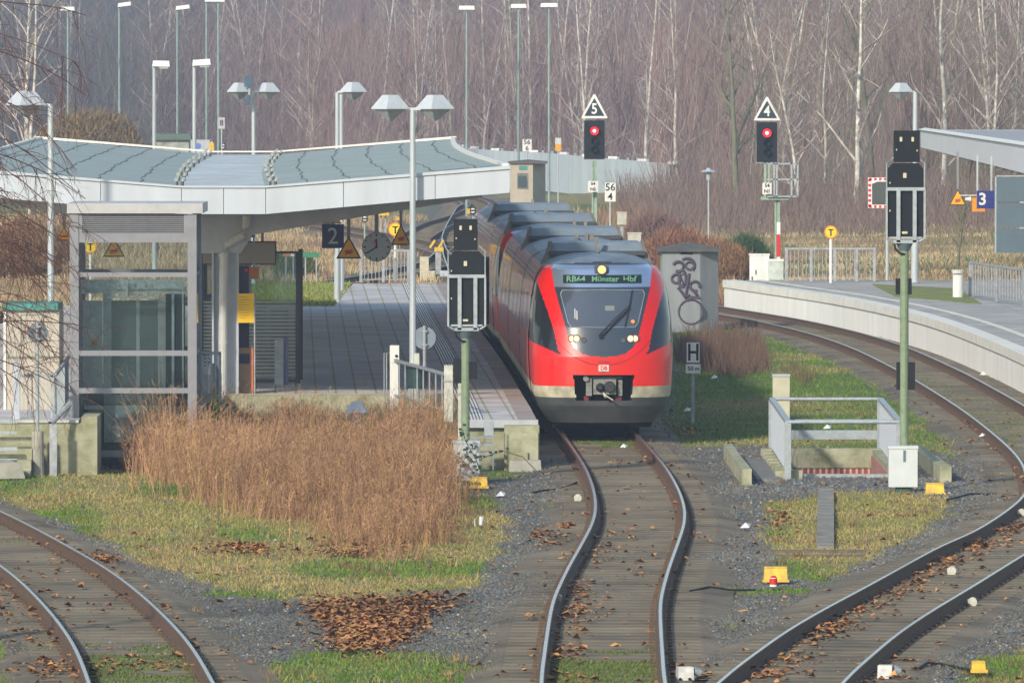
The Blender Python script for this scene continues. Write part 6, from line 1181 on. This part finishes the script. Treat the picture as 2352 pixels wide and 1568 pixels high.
# --- brown reed bed in front of the platform
BR = [(300, 1085), (320, 1040), (350, 1010), (430, 985), (560, 975), (900, 1000), (1010, 1040), (1025, 1110), (1030, 1150), (1020, 1210), (1000, 1240), (930, 1265), (860, 1262), (740, 1225), (620, 1180), (500, 1140), (400, 1110)]
n_ = 90000; px = rng.uniform(280, 1140, n_); py = rng.uniform(965, 1295, n_)
r_ = (HC+.2)/((py-150)/F); Y = r_; X = (px-1176)/F*Y; q = poly_in(px+rng.normal(0, 22, n_)+(vnoise(X, Y, .9, 35)-.5)*110, py+(vnoise(X, Y, .7, 36)-.5)*70+rng.normal(0, 16, n_), BR); dens = vnoise(X, Y, .8, 31)
q &= rng.random(n_) < np.clip(.25+dens*1.0, 0, 1)*np.clip(Y/178, .5, 1)
X, Y, px, py, dens = X[q], Y[q], px[q], py[q], dens[q]; N = len(X)
hmax = np.interp(py, [965, 1010, 1060, 1150, 1230, 1290], [.8, .86, 1.0, 1.0, .7, .4])*np.interp(px, [290, 400, 1000, 1120], [1.0, 1.0, 1.0, .45])*(.75+.5*dens); hmax = hmax*np.interp(px, [300, 360, 520, 600, 850, 930, 1030], [1.0, 1.25, 1.15, .86, .88, 1.05, 1.05])
h = hmax*(.35+1.05*vnoise(X, Y, 1.6, 65))*rng.uniform(.4, 1.1, N); P0 = np.stack([X, Y, np.full(N, -.25)], -1); lx_ = (vnoise(X, Y, 1.1, 64)-.5)*.5; lean = (rng.normal(0, .2, (N, 2))+lx_[:, None])*h[:, None]; P1 = P0+np.stack([lean[:, 0], lean[:, 1], h], -1)
k = rng.random(N)[:, None]; k2 = vnoise(X, Y, .35, 33)[:, None]; cc = (np.array([.40, .235, .13])*k+np.array([.21, .11, .065])*(1-k))*(.75+.6*rng.random((N, 1)))*(.8+.4*k2); yel = rng.random(N) < .10*np.clip((1250-0*px)/1250, 0, 1); cc[yel] = np.array([.36, .26, .09])
tag(strips(P0, P1, rng.uniform(.006, .013, N), np.full(N, .005), cc, 'dry_reeds', twm, .06, 2), 'thick bed of rust brown dry stalks in front of the platform', 'dry grass', kind='stuff')
# feathery tops: many short side twigs
M_ = 12; idx = np.repeat(np.arange(N), M_); t = rng.uniform(.35, 1.02, len(idx)); A = P0[idx]+(P1-P0)[idx]*t[:, None]; Lf = rng.uniform(.05, .17, len(idx))*np.clip(h[idx], .3, 1.2); an = rng.uniform(0, 6.283, len(idx))
B = A+np.stack([np.cos(an)*Lf*.8, np.sin(an)*Lf*.8, Lf*rng.uniform(-.25, .8, len(idx))], -1); c2 = cc[idx]*rng.uniform(.9, 1.45, (len(idx), 1))
tag(strips(A, B, rng.uniform(.006, .014, len(idx)), np.full(len(idx), .004), c2, 'dry_seed_heads', twm, .0, 1), 'feathery brown seed heads over the dry stalk bed', 'dry grass', kind='stuff')
def tufts(name, pts, h0, h1, w_, colA, colB, lab, cat, lean=.25, zb=None):
    P = np.array(pts); N = len(P); hh = rng.uniform(h0, h1, N); z0 = np.full(N, -.22) if zb is None else zb; P0 = np.stack([P[:, 0], P[:, 1], z0], -1); lean_ = rng.normal(0, lean, (N, 2))*hh[:, None]; P1 = P0+np.stack([lean_[:, 0], lean_[:, 1], hh], -1)
    k = rng.random((N, 1)); cc = (np.array(colA)*k+np.array(colB)*(1-k))*rng.uniform(.7, 1.3, (N, 1)); return tag(strips(P0, P1, np.full(N, w_), np.full(N, w_*.4), cc, name, twm, .12, 2), lab, cat, kind='stuff')
def in_world(n, poly, seed=0):
    P = np.array(poly); x = rng.uniform(P[:, 0].min(), P[:, 0].max(), n); y = rng.uniform(P[:, 1].min(), P[:, 1].max(), n); q = poly_in(x, y, poly); return x[q], y[q]
def scrn(n, poly, z=-.2):
    P = np.array(poly, float); px = rng.uniform(P[:, 0].min(), P[:, 0].max(), n); py = rng.uniform(P[:, 1].min(), P[:, 1].max(), n); q = poly_in(px, py, poly); px, py = px[q], py[q]; Y = F*(HC-z)/(py-150); return (px-1176)/F*Y, Y
X, Y = scrn(3500, [(1560, 800), (1640, 780), (1740, 790), (1770, 850), (1700, 870), (1600, 850), (1550, 830)]); tufts('scrub', np.stack([X, Y], -1), .25, .75, .014, (.17, .10, .075), (.10, .07, .05), 'low brown scrub in front of the graffiti hut', 'scrub')
X, Y = scrn(700, [(1790, 850), (1830, 840), (1880, 870), (1850, 890)]); tufts('scrub', np.stack([X, Y], -1), .1, .3, .014, (.17, .13, .07), (.10, .10, .04), 'thin brown weeds right of the graffiti hut', 'scrub')
# dry grass behind platforms
n_ = 90000; Y = 262+(420-262)*rng.random(n_)**1.1; hw = Y*1176/F+2; X = rng.uniform(-1, 1, n_)*hw; d = dist_track(X, Y); nn = vnoise(X, Y, .3, 41)
q = (d+nn*2.5 > 3.3) & ~((X > 6) & (Y < 264)); X, Y, nn = X[q], Y[q], nn[q]
z0 = terrain(X, Y)-.03; N = len(X); k = np.clip((vnoise(X, Y, .22, 42)-.3)*2+rng.normal(0, .2, N), 0, 1)[:, None]; g_ = (vnoise(X, Y, .18, 47) > .84)[:, None]
redz = np.clip((X-3)/3, 0, 1)*np.clip((8.0-X)/2, 0, 1); 
cc = (np.array([.46, .36, .20])*k+np.array([.25, .165, .11])*(1-k)); cc = np.where(g_, np.array([.14, .17, .05]), cc); cc = cc*(1-redz[:, None]*.75)+np.array([.24, .115, .065])*redz[:, None]*.75; cc *= rng.uniform(.65, 1.3, (N, 1))
hh = rng.uniform(.10, .36, N)*(.6+nn)*(1-.45*np.clip((X-8)/2, 0, 1))*(1+redz*1.5*(rng.random(N) < .6)); P0 = np.stack([X, Y, z0], -1); P1 = P0+np.stack([rng.normal(0, .3, N)*hh, rng.normal(0, .3, N)*hh, hh], -1)
tag(strips(P0, P1, np.full(N, .035), np.full(N, .014), cc, 'dry_meadow', twm, .1, 2), 'tan dry grass and reddish scrub beyond the platforms', 'dry grass', kind='stuff')
# green bush, olive bush
def bush(name, c, r, n, colA, colB, lab, leaf=.05, cat='bush'):
    t = thing(name, lab, cat, c); N = n; u = rng.normal(0, 1, (N, 3)); u /= np.linalg.norm(u, axis=1, keepdims=True); rad = rng.random(N)**.45; lump = 1+.35*(vnoise(u[:, 0]*3+c[0], u[:, 2]*3+u[:, 1], 1., 5)-.5)
    P = u*np.array(r)*rad[:, None]*lump[:, None]; P[:, 2] = np.abs(P[:, 2]+r[2]*.75); k = rng.random((N, 1)); cc = (np.array(colA)*k+np.array(colB)*(1-k))*rng.uniform(.7, 1.3, (N, 1))
    A = P; B = P+rng.normal(0, 1, (N, 3))*leaf*2+np.array([0, 0, leaf*1.6]); o = strips(A, B, np.full(N, leaf*.5), np.full(N, leaf*.12), cc, 'foliage', twm, .0, 1); o.parent = t
    b = MB(); 
    for i in range(7): a = i*.9; b.tube([(0, 0, 0), (math.cos(a)*r[0]*.3, math.sin(a)*r[1]*.3, r[2]*.6), (math.cos(a)*r[0]*.6, math.sin(a)*r[1]*.6, r[2]*1.2)], [.04, .025, .01], 5)
    b.build('stems', _M['bramble_stem'], t); return t
D = 300; bush('evergreen_bush', (XX(1712, D), D, -.2), (.95, 1.2, .85), 9000, (.05, .11, .03), (.03, .06, .025), 'dark green broom bush behind the white cabinet', .06)
D = 420; bush('willow_bush', (XX(215, D), D, -.2), (3.2, 3, 3.0), 40000, (.24, .17, .08), (.17, .12, .06), 'large olive brown bush beyond the left roof wing', .11)
D = 300; bush('evergreen_bush', (XX(675, D), D, -.2), (.9, 2, .5), 4000, (.13, .16, .05), (.09, .11, .04), 'low green bush in the dry grass behind the shelter', .06)
D = 300; bush('red_bush', (XX(1560, D), D, -.2), (1.7, 3, .9), 14000, (.27, .13, .07), (.18, .09, .06), 'russet leafy bush behind the graffiti hut', .08)
D = 345; bush('red_bush', (XX(1500, D), D, -.2), (1.2, 3, .8), 9000, (.20, .12, .09), (.15, .09, .08), 'dull mauve brown bush right of the signal 5 mast', .08)
D = 290; bush('red_bush', (XX(1660, D), D, -.2), (1.3, 3, .8), 9000, (.24, .12, .06), (.19, .12, .06), 'orange brown bush left of the dark green broom bush', .07)
D = 300; bush('red_bush', (XX(40, D), D, -.2), (2.2, 3, 1.2), 12000, (.25, .13, .08), (.18, .13, .06), 'russet bush beyond the cream cabin', .07)
# --- trees
def make_tree(seed, H, spread, trunk_r, twigs, kind='birch', lean=0., forks=1, low=.12):
    rs = random.Random(seed); br = MB(); segs = []; stems = []
    def curve(p, d, L_, r0, n, wig):
        pts = [p]; 
        for i in range(n): d = (d+Vector((rs.gauss(0, wig), rs.gauss(0, wig), rs.gauss(0, wig*.5)))).normalized(); pts.append(pts[-1]+d*(L_/n))
        return pts, d
    tops = []
    for f in range(forks):
        a = rs.uniform(0, 6.28); tilt = (0 if forks == 1 else rs.uniform(.05, .17)); pts, _ = curve(Vector((0, 0, 0)), Vector((math.cos(a)*tilt+lean, math.sin(a)*tilt, 1)).normalized(), H*rs.uniform(.85, 1), trunk_r, 12, .035)
        rr = [trunk_r*(1-.88*i/12)*(.8 if forks > 1 else 1) for i in range(13)]; stems.append((pts, rr))
        nb = int(16*(H/13))
        for j in range(nb):
            t = low+(1-low)*(j+rs.random()*.8)/nb; k = t*12; i0 = min(11, int(k)); p = pts[i0].lerp(pts[i0+1], k-i0); L_ = H*.30*spread*(1-.72*t)*rs.uniform(.5, 1.2); a = rs.uniform(0, 6.28); up = rs.uniform(.75, 1.8)
            q, dd = curve(p, Vector((math.cos(a), math.sin(a), up)).normalized(), L_, 0, 5, .10); r0 = trunk_r*(1-.8*t)*.5; segs.append((q, [r0*(1-.8*i/5)+.006 for i in range(6)]))
            for m_ in range(4):
                kk = rs.uniform(1, 4.9); i1 = int(kk); p2 = q[i1].lerp(q[min(5, i1+1)], kk-i1); a2 = rs.uniform(0, 6.28); q2, _ = curve(p2, Vector((math.cos(a2)*.8, math.sin(a2)*.8, rs.uniform(.3, 1.2))).normalized(), L_*rs.uniform(.25, .5), 0, 3, .15); segs.append((q2, [r0*.4+.004, r0*.28+.004, .007, .005]))
    tb = MB()
    for p, r in stems: tb.tube(p, r, 7)
    for p, r in segs: br.tube(p, r, 3)
    # twigs
    A = []; B = []
    for p, r in segs:
        L_ = sum((p[i+1]-p[i]).length for i in range(len(p)-1))
        for _ in range(max(2, int(twigs*L_))):
            k = rs.random()*(len(p)-1); i0 = int(k); q = p[i0].lerp(p[min(i0+1, len(p)-1)], k-i0); l_ = rs.uniform(.25, .8); a = rs.uniform(0, 6.28); droop = rs.uniform(-.7, .9) if kind == 'birch' else rs.uniform(-.1, 1.0)
            A.append(q[:]); B.append((q.x+math.cos(a)*l_*.7, q.y+math.sin(a)*l_*.7, q.z+l_*droop))
    return tb, br, np.array(A), np.array(B)
bark = mat('birch_bark', (.70, .67, .58), .8, 0, .35, 3.2, .1, 20, dirt=(.13, .11, .09)); bark2 = mat('grey_bark', (.16, .15, .11), .85, 0, .35, 3, dirt=(.11, .12, .06)); bark3 = mat('red_twig_bark', (.17, .10, .085), .85, 0, .3, 3)
brm = mat('birch_branch', (.50, .46, .41), .8, 0, .4, 1.5, dirt=(.20, .14, .13))
def tree_proto(name, seed, H, spread, r, tw, tm, bm_, colA, colB, **kw):
    tb, br, A, B = make_tree(seed, H, spread, r, tw, **kw); t = thing(name, 'x', 'tree', (0, 0, 0)); tb.build('trunk', tm, t, smooth=True)
    limbs = br.build('branches', bm_, t); N = len(A); k = rng.random((N, 1)); cc = (np.array(colA)*k+np.array(colB)*(1-k))*rng.uniform(.7, 1.3, (N, 1))
    o = strips(A, B, np.full(N, .020), np.full(N, .010), cc, 'twigs', twm, .08, 2); o.parent = t; return t
protos = []
for i in range(5): protos.append(tree_proto('birch_tree', 100+i, 14+i*.8, .9, .13, 5, bark, brm, (.26, .15, .15), (.16, .11, .12), kind='birch', forks=1 if i < 3 else 3, lean=(i-2)*.03, low=.10))
protog = [tree_proto('broadleaf_tree', 200+i, 12.5+i, 1.25, .17, 7, bark2, bark2, (.20, .20, .08), (.14, .14, .08), kind='oak', low=.18) for i in range(2)]
protor = [tree_proto('alder_tree', 300+i, 10+i*1.5, .9, .08, 7, bark3, bark3, (.25, .14, .13), (.17, .105, .11), kind='oak', forks=3, low=.08) for i in range(3)]
placed = set()
def put(proto, x, y, sc, lab, grp=None, rz=None):
    if proto.name not in placed: placed.add(proto.name); o = proto; o.location = (x, y, 0); o.rotation_euler = (0, 0, rz if rz is not None else random.uniform(0, 6.28)); o['label'] = lab
    else: o = dup(proto, (x, y, 0), rz if rz is not None else random.uniform(0, 6.28), lab)
    o.location.z = float(terrain(np.array([x]), np.array([float(y)]))[0])-.05; o.scale = (sc, sc, sc)
    if grp: o['group'] = grp
    return o
# single trees one can point to: (photo x at the base, distance, proto, scale, label)
single = [(2165, 430, protos[0], 1.25, 'thickest pale birch, right of the right platform lamp'), (2280, 440, protos[3], 1.1, 'leaning forked birch above the blue number 3 sign'), (1690, 425, protog[0], 1.15, 'moss green broadleaf tree left of signal 4'),
    (1965, 420, protos[1], 1.2, 'birch with mossy crown left of the right platform lamp'), (1480, 470, protos[2], 1.0, 'slim birch rising behind the right end of the noise wall'), (960, 560, protos[4], .95, 'bright forked birch directly above the front double lamp'),
    (715, 590, protos[3], 1.1, 'cluster of pale birch stems above the far double lamp'), (1040, 575, protos[2], .9, 'slender pale birch left of the roof end lamp post'), (1110, 560, protos[1], .85, 'leaning thin birch between two tall lamp posts'),
    (70, 430, protos[4], 1.05, 'pale birch with several stems behind the left single lamp'), (1890, 440, protos[0], .85, 'young pale birch right of signal 4'), (1830, 425, protos[1], .8, 'thin curved birch right of the service cage'),
    (2000, 445, protog[1], 1.1, 'greenish broadleaf tree behind the traffic mirror'), (360, 330, protor[0], .5, 'small mossy trunk beside the short white street lamp'), (2200, 300, protog[1], .38, 'thin brown sapling below the hanging warning triangle'),
    (1760, 470, protos[4], 1.1, 'forked birch right behind signal 4'), (1560, 455, protos[0], .95, 'straight birch between signal 5 and the mossy tree'), (1350, 530, protos[2], 1.0, 'pale birch behind signal 5')]
for xp, D, pr_, sc, lab in single: put(pr_, XX(xp, D), D, sc, lab)
GB = 'bare birches filling the wood'; GR = 'bare reddish alders filling the wood'; GG = 'bare mossy broadleaf trees in the wood'
for i in range(150):
    D = 445+200*random.random()**.8; xp = random.uniform(-80, 2430)
    if xp < 1500: D = max(D, 540+random.uniform(0, 90)) if xp > 700 else max(D, 600+random.uniform(0, 60))
    k = random.random(); pr_, grp, lab = (random.choice(protos), GB, 'bare birch among its neighbours in the wood') if k < .34 else (random.choice(protor), GR, 'bare reddish alder among its neighbours in the wood') if k < .85 or xp < 900 else (random.choice(protog), GG, 'bare mossy broadleaf tree among its neighbours in the wood')
    put(pr_, XX(xp, D), D, random.uniform(.75, 1.2), lab, grp)
# thicket mass: countless thin shoots behind the single trees
n_ = 95000; xp = rng.uniform(-150, 2500, n_); D = 430+rng.random(n_)**1.2*300; D = np.where(xp < 700, np.maximum(D, 585+rng.random(n_)*90), np.where(xp < 1500, np.maximum(D, 530+rng.random(n_)*100), D)); X = (xp-1176)/F*D; N = n_
h = rng.uniform(.8, 3.6, N); zb = terrain(X, D); z0 = zb+np.where(rng.random(N) < .45, 0, rng.uniform(0, 9, N)); P0 = np.stack([X, D, z0], -1); P1 = P0+np.stack([rng.normal(0, .22, N)*h, rng.normal(0, .15, N)*h, h], -1)
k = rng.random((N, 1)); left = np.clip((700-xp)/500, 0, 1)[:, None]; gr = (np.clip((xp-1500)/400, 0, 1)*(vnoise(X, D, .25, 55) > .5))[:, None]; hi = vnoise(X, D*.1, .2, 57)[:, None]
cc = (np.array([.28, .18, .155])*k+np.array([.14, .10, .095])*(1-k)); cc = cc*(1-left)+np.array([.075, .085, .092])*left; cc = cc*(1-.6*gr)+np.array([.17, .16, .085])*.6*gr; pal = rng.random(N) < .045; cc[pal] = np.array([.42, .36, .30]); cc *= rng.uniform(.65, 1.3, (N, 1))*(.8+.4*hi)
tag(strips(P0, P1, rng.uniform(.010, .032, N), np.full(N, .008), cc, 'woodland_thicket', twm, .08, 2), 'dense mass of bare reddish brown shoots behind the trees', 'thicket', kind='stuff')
n_ = 16000; Y = rng.uniform(372, 440, n_); X = rng.uniform(5.5, 1300/F*450, n_); N = n_; hh = rng.uniform(.4, 1.5, N)*(.35+np.clip((Y-372)/40, 0, 1)); P0 = np.stack([X, Y, terrain(X, Y)-.05], -1); P1 = P0+np.stack([rng.normal(0, .35, N)*hh, rng.normal(0, .3, N)*hh, hh], -1); k = rng.random((N, 1))
tag(strips(P0, P1, np.full(N, .03), np.full(N, .012), (np.array([.24, .165, .13])*k+np.array([.13, .095, .085])*(1-k))*rng.uniform(.6, 1.3, (N, 1)), 'wood_edge_scrub', twm, .12, 2), 'low mauve brown scrub along the edge of the wood', 'scrub', kind='stuff')
# slanting twigs
n_ = 70000; xp = rng.uniform(-150, 2500, n_); D = 435+rng.random(n_)*250; D = np.where(xp < 1500, np.maximum(D, 545+rng.random(n_)*80), D); X = (xp-1176)/F*D; N = n_; z0 = rng.uniform(.5, 14, N)+terrain(X, D); l_ = rng.uniform(.4, 2.0, N); P0 = np.stack([X, D, z0], -1); P1 = P0+np.stack([rng.normal(0, .55, N)*l_, rng.normal(0, .4, N)*l_, l_*rng.uniform(.2, 1, N)], -1)
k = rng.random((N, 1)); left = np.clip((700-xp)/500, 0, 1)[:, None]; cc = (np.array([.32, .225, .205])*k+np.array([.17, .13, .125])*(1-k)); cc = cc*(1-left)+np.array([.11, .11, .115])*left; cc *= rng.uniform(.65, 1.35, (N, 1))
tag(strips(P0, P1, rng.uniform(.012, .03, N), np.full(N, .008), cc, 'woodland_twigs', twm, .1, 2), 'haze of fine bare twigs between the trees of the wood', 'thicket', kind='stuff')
# backdrop slope of far wood (real rising ground, fuzzed with shoots)
# --- birch branches hanging in from the upper left, close to the bridge
t = thing('birch_tree', 'near birch whose thin dark twigs hang in from the left edge', 'tree', (-8.6, 108, -.2)); tb = MB(); tb.tube([(0, 0, 0), (.05, .1, 3), (-.1, 0, 6), (.1, .2, 9.5)], [.16, .13, .10, .05], 8); tb.build('trunk', bark, t)
rs = random.Random(11); segs = []
def droop(p, d, L_, n, g_, wig):
    pts = [p]
    for i in range(n): d = (d+Vector((rs.gauss(0, wig), rs.gauss(0, wig), -g_+rs.gauss(0, wig)))).normalized(); pts.append(pts[-1]+d*(L_/n))
    return pts
A = []; B = []; bb_ = MB()
for i in range(30):
    z_ = rs.uniform(3.9, 8.2); p = Vector((0, rs.uniform(-1, 1), z_)); q = droop(p, Vector((1, rs.uniform(-.3, .3), rs.uniform(-.05, .45))).normalized(), rs.uniform(2.3, 3.5), 10, .09, .06); bb_.tube(q, [.009*(1-.75*k/10)+.003 for k in range(11)], 4)
    for j in range(14):
        k = rs.uniform(3, 9.9); i0 = int(k); p2 = q[i0].lerp(q[min(10, i0+1)], k-i0); q2 = droop(p2, Vector((rs.uniform(-.1, .6), rs.uniform(-.5, .5), rs.uniform(-.5, .3))).normalized(), rs.uniform(.5, 1.1), 5, .22, .08); bb_.tube(q2, [.005, .0045, .004, .0035, .003, .0025], 3)
        for m_ in range(7):
            kk = rs.uniform(.5, 4.9); i1 = int(kk); p3 = q2[i1].lerp(q2[min(5, i1+1)], kk-i1); l_ = rs.uniform(.12, .35); A.append(p3[:]); B.append((p3.x+rs.uniform(-.5, .8)*l_, p3.y+rs.uniform(-.5, .5)*l_, p3.z+rs.uniform(-1, .15)*l_))
bb_.build('branches', mat('dark_twig', (.12, .055, .045), .7, 0, .2), t); N = len(A); o = strips(np.array(A), np.array(B), np.full(N, .006), np.full(N, .003), np.full((N, 3), .1)*np.array([1.2, .6, .5]), 'twigs', twm, .1, 2); o.parent = t
# ================= haze =================
b = MB(); b.bb(-420, 420, -30, 1050, -2, 62)
hm_ = bpy.data.materials.new('haze_air'); hm_.use_nodes = True; n = hm_.node_tree.nodes; l = hm_.node_tree.links; n.remove(n['Principled BSDF']); pv = n.new('ShaderNodeVolumePrincipled')
pv.inputs['Color'].default_value = (.66, .78, 1.0, 1); pv.inputs['Density'].default_value = HAZE; pv.inputs['Anisotropy'].default_value = .2; l.new(pv.outputs[0], n['Material Output'].inputs['Volume'])
tag(b.build('haze', hm_), 'thin bluish winter haze over the whole station', 'haze', kind='stuff')
